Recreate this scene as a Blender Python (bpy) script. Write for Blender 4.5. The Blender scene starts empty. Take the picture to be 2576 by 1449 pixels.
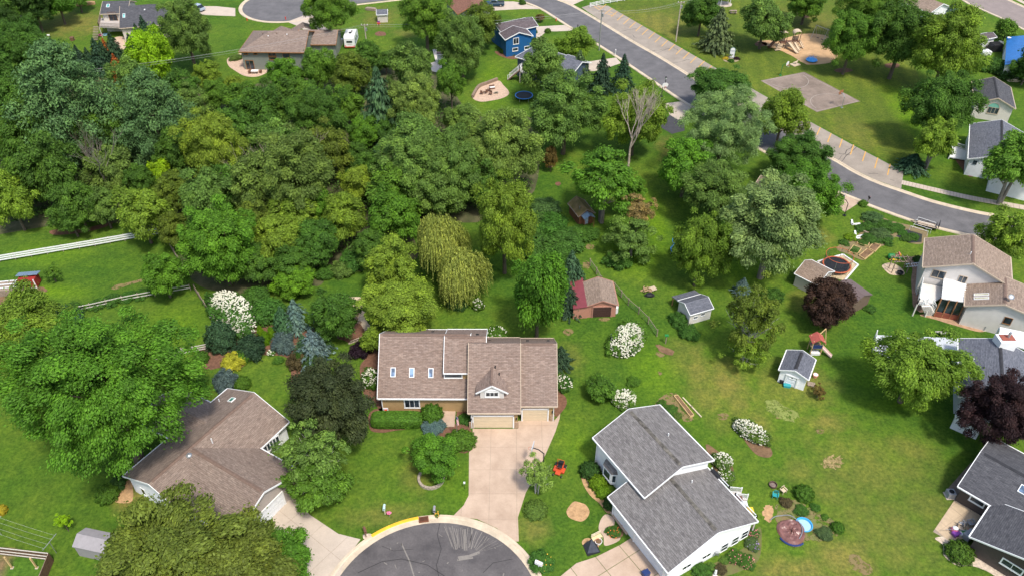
import bpy, bmesh, math, random
import numpy as np
from mathutils import Vector, Matrix
from mathutils.geometry import tessellate_polygon

# ------------------------------------------------------------------ camera, sky, sun, exposure
scene = bpy.context.scene
col = scene.collection
CAM_H, PITCH, FPX = 77.0, math.radians(39.7), 2003.6
cam_d = bpy.data.cameras.new('camera'); cam = bpy.data.objects.new('camera', cam_d); col.objects.link(cam)
cam.location = (0, 0, CAM_H); cam.rotation_euler = (math.pi/2 - PITCH, 0, 0)
cam_d.sensor_width = 36; cam_d.lens = 28.0; cam_d.clip_start = 0.5; cam_d.clip_end = 6000
scene.camera = cam
SUN_EL, SUN_SH = math.radians(61), Vector((-0.5, 0.87, 0)).normalized()   # SUN_SH: the way shadows fall
world = bpy.data.worlds.new('World'); scene.world = world; world.use_nodes = True
wn = world.node_tree.nodes; wl = world.node_tree.links; wn.clear()
sky = wn.new('ShaderNodeTexSky'); sky.sky_type = 'NISHITA'; sky.sun_disc = False
sky.sun_elevation = SUN_EL; sky.air_density = 1.2; sky.dust_density = 2.5; sky.ozone_density = 1.0
sun_az = math.atan2(-SUN_SH.x, -SUN_SH.y)
sky.sun_rotation = sun_az
bg = wn.new('ShaderNodeBackground'); bg.inputs['Strength'].default_value = 0.15
wo = wn.new('ShaderNodeOutputWorld'); wl.new(sky.outputs[0], bg.inputs[0]); wl.new(bg.outputs[0], wo.inputs[0])
sun_d = bpy.data.lights.new('sun', 'SUN'); sun_d.energy = 2.6; sun_d.angle = math.radians(8); sun_d.color = (1, .955, .87)
sun = bpy.data.objects.new('sun', sun_d); col.objects.link(sun); sun.location = (0, 0, 120)
_sd = Vector((SUN_SH.x*math.cos(SUN_EL), SUN_SH.y*math.cos(SUN_EL), -math.sin(SUN_EL)))
sun.rotation_euler = _sd.to_track_quat('-Z', 'Y').to_euler()
vs = scene.view_settings; vs.view_transform = 'Standard'; vs.look = 'None'; vs.exposure = 0.55; vs.gamma = 1
vs.use_curve_mapping = False
scene.cycles.use_denoising = True
scene.cycles.max_bounces = 6; scene.cycles.diffuse_bounces = 3; scene.cycles.glossy_bounces = 2
scene.cycles.transmission_bounces = 4; scene.cycles.transparent_max_bounces = 8
RNG = np.random.default_rng(7); random.seed(7)

# ------------------------------------------------------------------ survey: photo point + height -> place on site (metres)
SN, CS = math.sin(PITCH), math.cos(PITCH)
def ray(px, py):
    u = (px - 1288)/FPX; v = (py - 724.5)/FPX
    return Vector((u, CS - v*SN, -SN - v*CS))
def g(px, py, z=0.0):
    d = ray(px, py); t = (z - CAM_H)/d.z
    return Vector((d.x*t, d.y*t, z))
def hit(px, py, p0, n):
    d = ray(px, py); o = Vector((0, 0, CAM_H)); t = (p0 - o).dot(n)/d.dot(n)
    return o + d*t
def scl(p):                      # picture points per metre at p
    return FPX/((p.y)*CS + (CAM_H - p.z)*SN)
def P(pts, z=0.0): return [g(x, y, z) for x, y in pts]

# ------------------------------------------------------------------ mesh building
class MB:
    def __init__(s): s.v = []; s.f = []; s.uv = []; s.mi = []
    def face(s, pts, m=0, uv=None):
        k = len(s.v); s.v += [tuple(p) for p in pts]; s.f.append(tuple(range(k, k+len(pts)))); s.mi.append(m)
        if uv is None:
            a = Vector(pts[0]); ux = Vector(pts[1]) - a
            if ux.length < 1e-9: ux = Vector((1, 0, 0))
            ux.normalize(); n = Vector((0, 0, 0))
            for i in range(1, len(pts)-1): n += (Vector(pts[i])-a).cross(Vector(pts[i+1])-a)
            if abs(n.z) < .2*max(n.length, 1e-9):
                ux = Vector((-n.y, n.x, 0)); ux = ux.normalized() if ux.length else Vector((1, 0, 0)); uy = Vector((0, 0, 1)); a = Vector((0, 0, 0))
            else: uy = n.normalized().cross(ux) if n.length > 1e-12 else Vector((0, 1, 0))
            uv = [((Vector(p)-a).dot(ux), (Vector(p)-a).dot(uy)) for p in pts]
        s.uv.append(uv)
    def hexa(s, b, t, m=0):      # bottom ring and top ring, both counter-clockwise seen from above
        n = len(b)
        s.face(list(reversed(b)), m); s.face(t, m)
        for i in range(n):
            j = (i+1) % n; s.face([b[i], b[j], t[j], t[i]], m)
    def box(s, c, sz, rz=0.0, m=0, up=None):
        c = Vector(c); x, y, z = sz[0]/2, sz[1]/2, sz[2]/2
        R = Matrix.Rotation(rz, 3, 'Z')
        if up is not None: R = up
        q = [R @ Vector(a) + c for a in ((-x, -y, -z), (x, -y, -z), (x, y, -z), (-x, y, -z), (-x, -y, z), (x, -y, z), (x, y, z), (-x, y, z))]
        s.hexa(q[:4], q[4:], m)
    def bar(s, a, b, w, h, m=0, roll=None):   # a beam from a to b
        a = Vector(a); b = Vector(b); d = b - a; L = d.length
        if L < 1e-6: return
        d /= L; upv = Vector((0, 0, 1)) if abs(d.z) < .95 else Vector((0, 1, 0))
        y = upv.cross(d).normalized(); z = d.cross(y)
        R = Matrix((d, y, z)).transposed(); s.box((a+b)/2, (L, w, h), m=m, up=R)
    def tube(s, pts, r, n=7, m=0, cap=True):
        pts = [Vector(p) for p in pts]; k = len(pts); rs = r if isinstance(r, (list, tuple)) else [r]*k
        rings = []; prev = None
        for i, p in enumerate(pts):
            d = (pts[min(i+1, k-1)] - pts[max(i-1, 0)])
            d = d.normalized() if d.length > 1e-9 else Vector((0, 0, 1))
            a = Vector((1, 0, 0)) if abs(d.x) < .8 else Vector((0, 1, 0))
            if prev is not None: a = prev
            x = (a - d*a.dot(d)).normalized(); y = d.cross(x); prev = x
            rings.append([p + (x*math.cos(t) + y*math.sin(t))*rs[i] for t in [2*math.pi*j/n for j in range(n)]])
        for i in range(k-1):
            for j in range(n):
                q = (j+1) % n; s.face([rings[i][j], rings[i][q], rings[i+1][q], rings[i+1][j]], m)
        if cap: s.face(list(reversed(rings[0])), m); s.face(rings[-1], m)
    def cyl(s, c, r, h, n=16, m=0, r2=None):
        c = Vector(c); s.tube([c, c+Vector((0, 0, h))], [r, r if r2 is None else r2], n, m)
    def lathe(s, prof, c, n=16, m=0):
        c = Vector(c)
        rings = [[c+Vector((r*math.cos(2*math.pi*j/n), r*math.sin(2*math.pi*j/n), z)) for j in range(n)] for r, z in prof]
        for i in range(len(prof)-1):
            for j in range(n):
                q = (j+1) % n; s.face([rings[i][j], rings[i][q], rings[i+1][q], rings[i+1][j]], m)
    def build(s, name, mat, parent=None, smooth=False, kind=None, label=None, cat=None, group=None):
        off = WL.get(parent.name, Vector((0, 0, 0))) if parent is not None else Vector((0, 0, 0))
        me = bpy.data.meshes.new(name)
        me.from_pydata([(x-off.x, y-off.y, z-off.z) for x, y, z in s.v], [], s.f)
        if s.f:
            l = me.uv_layers.new(name='uv'); flat = [c for f in s.uv for p in f for c in p]; l.data.foreach_set('uv', flat)
        for m in (mat if isinstance(mat, (list, tuple)) else [mat]): me.materials.append(m)
        me.polygons.foreach_set('material_index', s.mi)
        if smooth: me.polygons.foreach_set('use_smooth', [True]*len(s.f))
        me.update()
        o = bpy.data.objects.new(name, me); col.objects.link(o)
        if parent is not None: o.parent = parent; WL[o.name] = off
        tag(o, label, cat, group, kind)
        return o
WL = {}
def tag(o, label=None, cat=None, group=None, kind=None):
    if label: o['label'] = label
    if cat: o['category'] = cat
    if group: o['group'] = group
    if kind: o['kind'] = kind
    return o
def thing(name, loc, label, cat, group=None, rz=0.0):
    o = bpy.data.objects.new(name, None); col.objects.link(o); o.location = loc; o.rotation_euler = (0, 0, rz)
    o.empty_display_size = .5; WL[o.name] = Vector(loc); return tag(o, label, cat, group)
def proto(name, label, cat, group=None): return thing(name, (0, 0, 0), label, cat, group)
def place(o, loc, rz=0.0): o.location = loc; o.rotation_euler = (0, 0, rz); return o
def dup(o, loc=None, rz=None, parent=None, label=None, group=None):
    c = o.copy(); col.objects.link(c); c.parent = parent
    if loc is not None: c.location = loc
    if rz is not None: c.rotation_euler = (0, 0, rz)
    if label: c['label'] = label
    if group: c['group'] = group
    for ch in o.children: dup(ch, parent=c)
    return c

# ------------------------------------------------------------------ materials
def nt(name):
    m = bpy.data.materials.new(name); m.use_nodes = True; n = m.node_tree.nodes; n.clear()
    out = n.new('ShaderNodeOutputMaterial'); b = n.new('ShaderNodeBsdfPrincipled'); m.node_tree.links.new(b.outputs[0], out.inputs[0])
    return m, n, m.node_tree.links, b
def c4(c, k=1.0): return (min(c[0]*k, 1), min(c[1]*k, 1), min(c[2]*k, 1), 1)
def noise(n, l, vec, sc, det=3, rough=.6):
    t = n.new('ShaderNodeTexNoise'); t.inputs['Scale'].default_value = sc; t.inputs['Detail'].default_value = det; t.inputs['Roughness'].default_value = rough
    if vec is not None: l.new(vec, t.inputs['Vector'])
    return t
def mixc(n, l, fac, a, b, mode='MIX'):
    x = n.new('ShaderNodeMix'); x.data_type = 'RGBA'; x.blend_type = mode
    for s, v in ((x.inputs[0], fac), (x.inputs[6], a), (x.inputs[7], b)):
        if hasattr(v, 'is_linked'): l.new(v, s)
        else: s.default_value = v
    return x.outputs[2]
def ramp(n, l, fac, lo, hi):
    r = n.new('ShaderNodeMapRange'); r.inputs[1].default_value = lo; r.inputs[2].default_value = hi; r.clamp = True
    l.new(fac, r.inputs[0]); return r.outputs[0]
def bumpn(n, l, h, b, st=.5, dist=.05):
    k = n.new('ShaderNodeBump'); k.inputs['Strength'].default_value = st; k.inputs['Distance'].default_value = dist
    l.new(h, k.inputs['Height']); l.new(k.outputs[0], b.inputs['Normal'])
def M(name, c, rough=.8, var=.2, sc=3.0, bump=0.0, c2=None, metal=0.0, spec=.3, fine=0.0):
    m, n, l, b = nt(name); tc = n.new('ShaderNodeTexCoord')
    t = noise(n, l, tc.outputs['Object'], sc, 5, .65); f = ramp(n, l, t.outputs[0], .3, .7)
    x = mixc(n, l, f, c4(c, 1-var), c4(c2) if c2 else c4(c, 1+var))
    if fine:
        t2 = noise(n, l, tc.outputs['Object'], sc*14, 3, .7); f2 = ramp(n, l, t2.outputs[0], .25, .75)
        x = mixc(n, l, f2, x, mixc(n, l, 1.0, x, (1+fine, 1+fine, 1+fine, 1), 'MULTIPLY')); t = t2
    l.new(x, b.inputs['Base Color']); b.inputs['Roughness'].default_value = rough; b.inputs['Metallic'].default_value = metal
    b.inputs['Specular IOR Level'].default_value = spec
    if bump: bumpn(n, l, t.outputs[0], b, bump, .04)
    return m
def ragged(m, sc=1.6, lo=.42, hi=.5):          # worn ground: gaps where what lies below shows through
    n = m.node_tree.nodes; l = m.node_tree.links; out = [q for q in n if q.type == 'OUTPUT_MATERIAL'][0]; b = [q for q in n if q.type == 'BSDF_PRINCIPLED'][0]
    tc = n.new('ShaderNodeTexCoord'); t = noise(n, l, tc.outputs['Object'], sc, 6, .75); tr = n.new('ShaderNodeBsdfTransparent'); mx = n.new('ShaderNodeMixShader')
    l.new(ramp(n, l, t.outputs[0], lo, hi), mx.inputs[0]); l.new(tr.outputs[0], mx.inputs[1]); l.new(b.outputs[0], mx.inputs[2]); l.new(mx.outputs[0], out.inputs[0]); return m
def roofmat(name, ca, cb, dark=.55):
    m, n, l, b = nt(name); tc = n.new('ShaderNodeTexCoord')
    mp = n.new('ShaderNodeMapping'); l.new(tc.outputs['UV'], mp.inputs[0])
    wob = noise(n, l, mp.outputs[0], 1.3, 2); va = n.new('ShaderNodeVectorMath'); va.operation = 'SCALE'; va.inputs['Scale'].default_value = .06
    l.new(wob.outputs['Color'], va.inputs[0]); vb = n.new('ShaderNodeVectorMath'); vb.operation = 'ADD'; l.new(mp.outputs[0], vb.inputs[0]); l.new(va.outputs[0], vb.inputs[1])
    br = n.new('ShaderNodeTexBrick'); l.new(vb.outputs[0], br.inputs['Vector'])
    for k, v in (('Scale', 1.0), ('Mortar Size', .016), ('Mortar Smooth', .6), ('Bias', 0.0), ('Brick Width', .62), ('Row Height', .19)): br.inputs[k].default_value = v
    br.offset = .37; br.inputs['Color1'].default_value = c4(ca); br.inputs['Color2'].default_value = c4(cb); br.inputs['Mortar'].default_value = c4(ca, dark)
    mp2 = n.new('ShaderNodeMapping'); mp2.inputs['Scale'].default_value = (1.6, 5.0, 1); l.new(tc.outputs['UV'], mp2.inputs[0])
    st = noise(n, l, mp2.outputs[0], 1.0, 4, .75); f = ramp(n, l, st.outputs[0], .35, .65)
    x = mixc(n, l, f, mixc(n, l, 1.0, br.outputs[0], (.72, .72, .72, 1), 'MULTIPLY'), mixc(n, l, 1.0, br.outputs[0], (1.28, 1.27, 1.25, 1), 'MULTIPLY'))
    big = noise(n, l, tc.outputs['UV'], .22, 3); fb = ramp(n, l, big.outputs[0], .35, .7)
    x = mixc(n, l, fb, mixc(n, l, 1.0, x, (.9, .9, .92, 1), 'MULTIPLY'), x)
    l.new(x, b.inputs['Base Color']); b.inputs['Roughness'].default_value = .9; b.inputs['Specular IOR Level'].default_value = .25
    bumpn(n, l, mixc(n, l, .5, br.outputs['Fac'], st.outputs[0]), b, .5, .03)
    return m
def lapmat(name, c, step=.2, rough=.6, var=.06, vert=False):
    m, n, l, b = nt(name); tc = n.new('ShaderNodeTexCoord'); sp = n.new('ShaderNodeSeparateXYZ'); l.new(tc.outputs['UV'], sp.inputs[0])
    d = n.new('ShaderNodeMath'); d.operation = 'DIVIDE'; d.inputs[1].default_value = step; l.new(sp.outputs[0 if vert else 1], d.inputs[0])
    fr = n.new('ShaderNodeMath'); fr.operation = 'FRACT'; l.new(d.outputs[0], fr.inputs[0])
    t = noise(n, l, tc.outputs['UV'], 1.2, 4); f = ramp(n, l, t.outputs[0], .3, .7)
    l.new(mixc(n, l, f, c4(c, 1-var), c4(c, 1+var)), b.inputs['Base Color']); b.inputs['Roughness'].default_value = rough
    b.inputs['Specular IOR Level'].default_value = .3
    iv = n.new('ShaderNodeMath'); iv.operation = 'SUBTRACT'; iv.inputs[0].default_value = 1; l.new(fr.outputs[0], iv.inputs[1]); bumpn(n, l, iv.outputs[0], b, .6, .03)
    return m
def glassmat(name, c=(.03, .04, .05), rough=.08):
    m, n, l, b = nt(name); tc = n.new('ShaderNodeTexCoord'); t = noise(n, l, tc.outputs['Object'], .8, 2)
    l.new(mixc(n, l, ramp(n, l, t.outputs[0], .4, .62), c4(c, .5), c4(c, 1.7)), b.inputs['Base Color']); b.inputs['Roughness'].default_value = rough
    b.inputs['Specular IOR Level'].default_value = .6; return m
W_PAINT = M('white paint', (.78, .78, .77), .5, .05, 2)
W_TRIM = M('white trim', (.8, .8, .79), .45, .04, 2)
GLASS = glassmat('window glass'); GLASS_SKY = glassmat('skylight glass', (.13, .2, .31), .2)
WOOD = M('weathered wood', (.27, .21, .16), .85, .3, 5, .3); WOOD_RED = M('cedar wood', (.34, .17, .08), .8, .3, 4, .2); WOOD_NEW = M('new pine timber', (.6, .42, .2), .75, .2, 5)
METAL = M('galvanised metal', (.45, .46, .47), .4, .15, 4, metal=.7); BLACK = M('black plastic', (.02, .02, .022), .5, .2, 4); DARK = M('dark void', (.015, .014, .013), .9, .3, 3)
WHITE_PL = M('white plastic', (.75, .75, .74), .4, .06, 3); RUBBER = M('rubber', (.02, .02, .02), .85, .2, 5)
def paint(name, c, rough=.45): return M(name, c, rough, .08, 3, spec=.45)
RED = paint('red paint', (.55, .04, .02)); ORANGE = paint('orange paint', (.55, .08, .025)); GREEN_P = paint('green paint', (.02, .2, .05)); YELLOW_P = paint('yellow paint', (.75, .5, .04))
BLUE_P = paint('blue plastic', (.03, .22, .6)); TEAL_P = paint('teal plastic', (.03, .3, .32)); PINK_P = paint('pink plastic', (.7, .16, .28)); TAN_P = paint('tan plastic', (.6, .47, .33)); BROWN_P = paint('brown plastic', (.16, .08, .05))
GREY_P = paint('grey plastic', (.3, .3, .31)); NAVY_P = paint('navy plastic', (.02, .04, .14)); PURPLE_P = paint('purple plastic', (.2, .05, .3))
STONE = M('tan stone', (.45, .37, .28), .9, .3, 4, .4); BRICK = M('stone veneer', (.36, .25, .17), .9, .35, 5, .3)
# ------------------------------------------------------------------ the ground
def catmull(pts, closed=False, n=6):
    out = []; k = len(pts)
    for i in range(k if closed else k-1):
        if closed: a, b, c, d = pts[i-1], pts[i], pts[(i+1) % k], pts[(i+2) % k]
        else: a, b, c, d = pts[max(i-1, 0)], pts[i], pts[i+1], pts[min(i+2, k-1)]
        for j in range(n):
            t = j/n; out.append(.5*((2*b)+(c-a)*t+(2*a-5*b+4*c-d)*t*t+(3*b-a-3*c+d)*t**3))
    if not closed: out.append(pts[-1].copy())
    return out
def flat(name, pts, z, mat, th=0.0, kind='structure', parent=None, label=None, cat=None):
    pts = [Vector((p.x, p.y, z)) for p in pts]; mb = MB()
    area = sum(pts[i].x*pts[(i+1) % len(pts)].y-pts[(i+1) % len(pts)].x*pts[i].y for i in range(len(pts)))
    if area < 0: pts.reverse()
    for t in tessellate_polygon([pts]):
        q = [pts[i] for i in t]
        if (q[1]-q[0]).cross(q[2]-q[0]).z < 0: q.reverse()
        mb.face(q, 0, [(p.x, p.y) for p in q])
    if th:
        for i in range(len(pts)):
            a, b = pts[i], pts[(i+1) % len(pts)]; dz = Vector((0, 0, th)); mb.face([a-dz, b-dz, b, a])
    return mb.build(name, mat, parent, kind=kind if parent is None else None, label=label, cat=cat)
def patch(name, px, mat, z=.02, smooth=True, n=5, jag=0.0, **k):
    w = P(px); w = catmull(w, True, n) if smooth else w
    if jag:
        for p in w: p.x += random.uniform(-jag, jag)*1.5; p.y += random.uniform(-jag, jag)
    return flat(name, w, z, mat, **k)
def oval(cx, cy, rx, ry, n=10, jag=.12):
    return [(cx+rx*(1+random.uniform(-jag, jag))*math.cos(2*math.pi*i/n), cy+ry*(1+random.uniform(-jag, jag))*math.sin(2*math.pi*i/n)) for i in range(n)]
def sweep(name, pts, prof, mat, closed=False, kind='structure', parent=None):
    mb = MB(); k = len(pts); rows = []
    for i in range(k):
        a = pts[i-1] if (i or closed) else pts[0]; b = pts[(i+1) % k] if (i < k-1 or closed) else pts[-1]
        d = (b-a); d.z = 0; d.normalize(); nrm = Vector((-d.y, d.x, 0))
        rows.append([Vector((pts[i].x, pts[i].y, 0))+nrm*o+Vector((0, 0, z)) for o, z in prof])
    for i in range(k if closed else k-1):
        r, q = rows[i], rows[(i+1) % k]
        for j in range(len(prof)-1): mb.face([r[j], q[j], q[j+1], r[j+1]])
    return mb.build(name, mat, parent, kind=kind if parent is None else None)
def clip(poly, x0, y0, x1, y1):
    for ax, s, lim in ((0, 1, x0), (0, -1, -x1), (1, 1, y0), (1, -1, -y1)):
        out = []
        for i in range(len(poly)):
            a, b = poly[i-1], poly[i]; da = s*a[ax]-lim; db = s*b[ax]-lim
            if da >= 0 and db >= 0: out.append(b)
            elif da >= 0 or db >= 0:
                t = da/(da-db); q = (a[0]+(b[0]-a[0])*t, a[1]+(b[1]-a[1])*t); out.append(q)
                if db >= 0: out.append(b)
        poly = out
        if len(poly) < 3: return []
    return poly
def slabs(name, px, ang, cw, ch, base_mat, slab_mat, gap=.03, z=.03, off=(0, 0), pts=None, label=None, kind='structure'):
    w = pts or P(px); base = flat(name, w, z-.012, base_mat, kind=kind)
    R = Matrix.Rotation(-ang, 2); Ri = Matrix.Rotation(ang, 2); q = [R @ p.to_2d() for p in w]
    xs = [p.x for p in q]; ys = [p.y for p in q]; q = [(p.x, p.y) for p in q]
    for i in range(int((min(xs)-off[0])//cw), int((max(xs)-off[0])//cw)+1):
        for j in range(int((min(ys)-off[1])//ch), int((max(ys)-off[1])//ch)+1):
            x0 = i*cw+off[0]; y0 = j*ch+off[1]; c = clip(q, x0+gap/2, y0+gap/2, x0+cw-gap/2, y0+ch-gap/2)
            if len(c) < 3: continue
            ar = abs(sum(c[k-1][0]*c[k][1]-c[k][0]*c[k-1][1] for k in range(len(c))))/2
            if ar < .25: continue
            d = []
            for p in c:
                v = Ri @ Vector(p)
                if not d or (Vector((v.x, v.y, 0))-d[-1]).length > .02: d.append(Vector((v.x, v.y, 0)))
            if len(d) > 2:
                o = flat('slab', d, z+random.uniform(-.004, .004), slab_mat, th=.04, parent=base)
    return base

# grass: tones of several growths, drier and lusher places where they lie
def grassmat(name, a, b, c, dry, dry_spots=(), lush=(), stripes=None):
    m, n, l, bs = nt(name); tc = n.new('ShaderNodeTexCoord'); ob = tc.outputs['Object']
    big = noise(n, l, ob, .045, 4, .55); mid = noise(n, l, ob, .32, 4, .6); fin = noise(n, l, ob, 2.6, 4, .7); vf = noise(n, l, ob, 11, 3, .75)
    x = mixc(n, l, ramp(n, l, big.outputs[0], .4, .6), c4(a), c4(b))
    x = mixc(n, l, ramp(n, l, mid.outputs[0], .42, .72), x, c4(c))
    def spots(lst, seed):
        acc = None
        for (px, py, rx, ry, k) in lst:
            p = g(px, py); e = g(px+rx, py)-p; f = g(px, py-ry)-p
            mp = n.new('ShaderNodeMapping'); mp.vector_type = 'POINT'; mp.inputs['Scale'].default_value = (1/e.length, 1/f.length, 0)
            mp.inputs['Location'].default_value = (-p.x/e.length, -p.y/f.length, 0); l.new(ob, mp.inputs[0])
            ln = n.new('ShaderNodeVectorMath'); ln.operation = 'LENGTH'; l.new(mp.outputs[0], ln.inputs[0])
            ma = n.new('ShaderNodeMath'); ma.operation = 'MULTIPLY_ADD'; l.new(mid.outputs[0], ma.inputs[0]); ma.inputs[1].default_value = 1.6; l.new(ln.outputs['Value'], ma.inputs[2])
            r = n.new('ShaderNodeMapRange'); r.inputs[1].default_value = 1.05; r.inputs[2].default_value = 2.0; r.inputs[3].default_value = k; r.inputs[4].default_value = 0; l.new(ma.outputs[0], r.inputs[0])
            if acc is None: acc = r.outputs[0]
            else:
                ad = n.new('ShaderNodeMath'); ad.operation = 'MAXIMUM'; l.new(acc, ad.inputs[0]); l.new(r.outputs[0], ad.inputs[1]); acc = ad.outputs[0]
        return acc
    if dry_spots: x = mixc(n, l, spots(dry_spots, 0), x, c4(dry))
    if lush: x = mixc(n, l, spots(lush, 1), x, c4((.125, .225, .012)))
    if stripes:
        mp = n.new('ShaderNodeMapping'); mp.inputs['Rotation'].default_value = (0, 0, stripes[0]); l.new(ob, mp.inputs[0])
        wv = n.new('ShaderNodeTexWave'); wv.inputs['Scale'].default_value = stripes[1]; wv.inputs['Distortion'].default_value = 1.2; wv.inputs['Detail'].default_value = 2; l.new(mp.outputs[0], wv.inputs[0])
        x = mixc(n, l, mixc(n, l, ramp(n, l, big.outputs[0], .35, .6), (0, 0, 0, 1), wv.outputs[0]), mixc(n, l, 1., x, (1-stripes[2], 1-stripes[2]*.8, 1-stripes[2]*.8, 1), 'MULTIPLY'), mixc(n, l, 1., x, (1+stripes[2], 1+stripes[2]*.8, 1, 1), 'MULTIPLY'))
    x = mixc(n, l, ramp(n, l, fin.outputs[0], .34, .68), mixc(n, l, 1., x, (.6, .66, .62, 1), 'MULTIPLY'), mixc(n, l, 1., x, (1.3, 1.25, 1.2, 1), 'MULTIPLY'))
    f3 = noise(n, l, ob, .9, 3, .6); x = mixc(n, l, ramp(n, l, f3.outputs[0], .38, .66), mixc(n, l, 1., x, (.82, .88, .85, 1), 'MULTIPLY'), mixc(n, l, 1., x, (1.14, 1.1, 1.0, 1), 'MULTIPLY'))
    x = mixc(n, l, ramp(n, l, vf.outputs[0], .3, .7), mixc(n, l, 1., x, (.78, .8, .78, 1), 'MULTIPLY'), mixc(n, l, 1., x, (1.18, 1.16, 1.1, 1), 'MULTIPLY'))
    l.new(x, bs.inputs['Base Color']); bs.inputs['Roughness'].default_value = .95; bs.inputs['Specular IOR Level'].default_value = .12
    bumpn(n, l, mixc(n, l, .5, fin.outputs[0], vf.outputs[0]), bs, .55, .12); return m
DRY = [(190, 60, 110, 32, .75), (330, 1255, 60, 40, .8), (2080, 1060, 60, 30, .7), (2000, 965, 110, 60, .55), (1830, 965, 60, 60, .8), (1760, 930, 40, 70, .6), (2120, 1400, 90, 60, .8), (2000, 1430, 120, 40, .75), (2280, 1130, 90, 40, .45), (2330, 1280, 120, 60, .4),
       (1050, 1180, 40, 70, .5), (970, 1290, 120, 35, .45), (1340, 1330, 45, 50, .6), (2050, 60, 90, 40, .5), (1640, 40, 110, 40, .5), (960, 45, 60, 30, .55), (1020, 85, 40, 12, .5), (2040, 760, 60, 40, .5), (2150, 30, 120, 40, .6), (1680, 380, 30, 40, .6), (2060, 590, 40, 25, .5), (1780, 990, 60, 80, .5), (1850, 1010, 40, 40, .6), (1910, 1060, 40, 40, .5), (2020, 1180, 60, 40, .4), (2090, 1240, 60, 40, .45), (2150, 1310, 60, 50, .4), (2250, 1390, 90, 50, .45), (2200, 1180, 200, 90, .42), (2250, 1330, 150, 90, .45), (1720, 900, 60, 60, .35), (1440, 900, 40, 40, .35), (2180, 1220, 60, 40, .35), (620, 730, 30, 20, .3)]
LUSH = [(2330, 300, 60, 90, .9), (1590, 640, 90, 50, .9), (1650, 560, 35, 90, .8), (1240, 215, 40, 60, .7), (1860, 680, 60, 40, .7), (110, 640, 110, 30, .6), (110, 735, 120, 20, .8), (430, 830, 90, 60, .6), (1250, 600, 30, 50, .8), (2210, 950, 90, 60, .7), (2250, 1010, 110, 30, .7), (1640, 930, 70, 80, .6), (1450, 1120, 50, 60, .5), (30, 1430, 90, 30, .8), (1170, 1225, 70, 60, .4)]
GRASS = grassmat('lawn grass', (.054, .122, .015), (.112, .172, .022), (.088, .165, .017), (.225, .19, .055), DRY, LUSH, stripes=(math.radians(36), .17, .06))
def lawn():
    mb = MB(); mb.face([(-1500, -700, 0), (1500, -700, 0), (1500, 2500, 0), (-1500, 2500, 0)]); mb.build('lawn', GRASS, kind='structure')
lawn()
PARK = grassmat('park grass', (.095, .138, .024), (.135, .168, .028), (.112, .16, .023), (.22, .185, .06), [(2050, 60, 90, 40, .5), (1650, 60, 110, 40, .55), (2150, 330, 60, 50, .35)], [(2300, 290, 55, 80, 1.0)], stripes=(math.radians(8), .09, .13))
patch('park_lawn', [(1535, 10), (1620, -20), (2250, -20), (2290, 150), (2330, 230), (2300, 330), (2310, 420), (2280, 432), (2140, 358), (2034, 302), (1830, 186)], PARK, .006, smooth=False)
FLOOR = M('woodland floor', (.06, .08, .025), .95, .4, .6, .3, c2=(.11, .1, .05), fine=.3)
patch('woodland_floor', [(-40, 200), (60, 190), (160, 170), (330, 210), (440, 190), (600, 215), (700, 200), (820, 175), (1000, 170), (1110, 190), (1190, 290), (1340, 300), (1345, 480), (1230, 520), (1200, 560), (1040, 560), (1050, 650), (930, 680), (830, 690), (800, 720), (700, 720), (640, 740), (530, 730), (470, 690), (430, 600), (350, 570), (200, 560), (0, 590), (-60, 600)], FLOOR, .01)
patch('woodland_floor', [(-120, -10), (200, -10), (170, 20), (60, 50), (40, 70), (-120, 80)], FLOOR, .01)

ASPH = M('street asphalt', (.1, .096, .099), .9, .18, .35, .3, c2=(.135, .128, .13), fine=.35); ASPH_OLD = M('old worn asphalt', (.265, .225, .185), .92, .18, .3, .25, fine=.25); ASPH_DK = M('sealed asphalt', (.05, .05, .056), .85, .2, .8, .2, fine=.3)
CONC = M('concrete', (.45, .375, .305), .9, .1, .5, .2, fine=.15); CONC_TAN = M('tan concrete', (.43, .31, .225), .9, .14, .45, .2, c2=(.5, .375, .28), fine=.12); CONC_JOINT = M('weedy joint', (.14, .15, .06), .95, .5, 2.5); JOINT = M('concrete joint', (.3, .24, .18), .95, .25, 2)
KERB = M('kerb concrete', (.5, .41, .3), .9, .18, .7, .2, fine=.15); COURT = M('worn court asphalt', (.18, .14, .113), .92, .3, .22, .2, c2=(.27, .21, .17), fine=.3)
MULCH = M('bark mulch', (.13, .065, .04), .95, .35, 2.2, .5, fine=.5); CHIP = M('wood chips', (.36, .22, .11), .95, .3, 2.0, .5, fine=.5); SAND = M('play sand', (.44, .28, .15), .95, .22, .5, .3, fine=.3); GRAV = M('pink gravel', (.42, .3, .22), .95, .2, 2, .4, fine=.5); RIVER = M('river stone', (.42, .34, .26), .9, .35, 3, .6, fine=.6); STRAW = ragged(M('dry straw', (.22, .165, .07), .95, .35, 1.4, .5, fine=.6), 2.2); SOIL = M('garden soil', (.14, .085, .045), .95, .4, 1.2, .5, fine=.5); BARE = ragged(M('bare ground', (.24, .165, .08), .95, .3, .9, .3, c2=(.17, .14, .05), fine=.4))
YEL_K = M('yellow kerb paint', (.75, .42, .03), .7, .2, 2.0); STALL = M('faded yellow line paint', (.72, .38, .08), .8, .2, 2.5, c2=(.62, .36, .12)); W_LINE = M('faded white line paint', (.36, .315, .275), .8, .2, 2.5)

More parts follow.
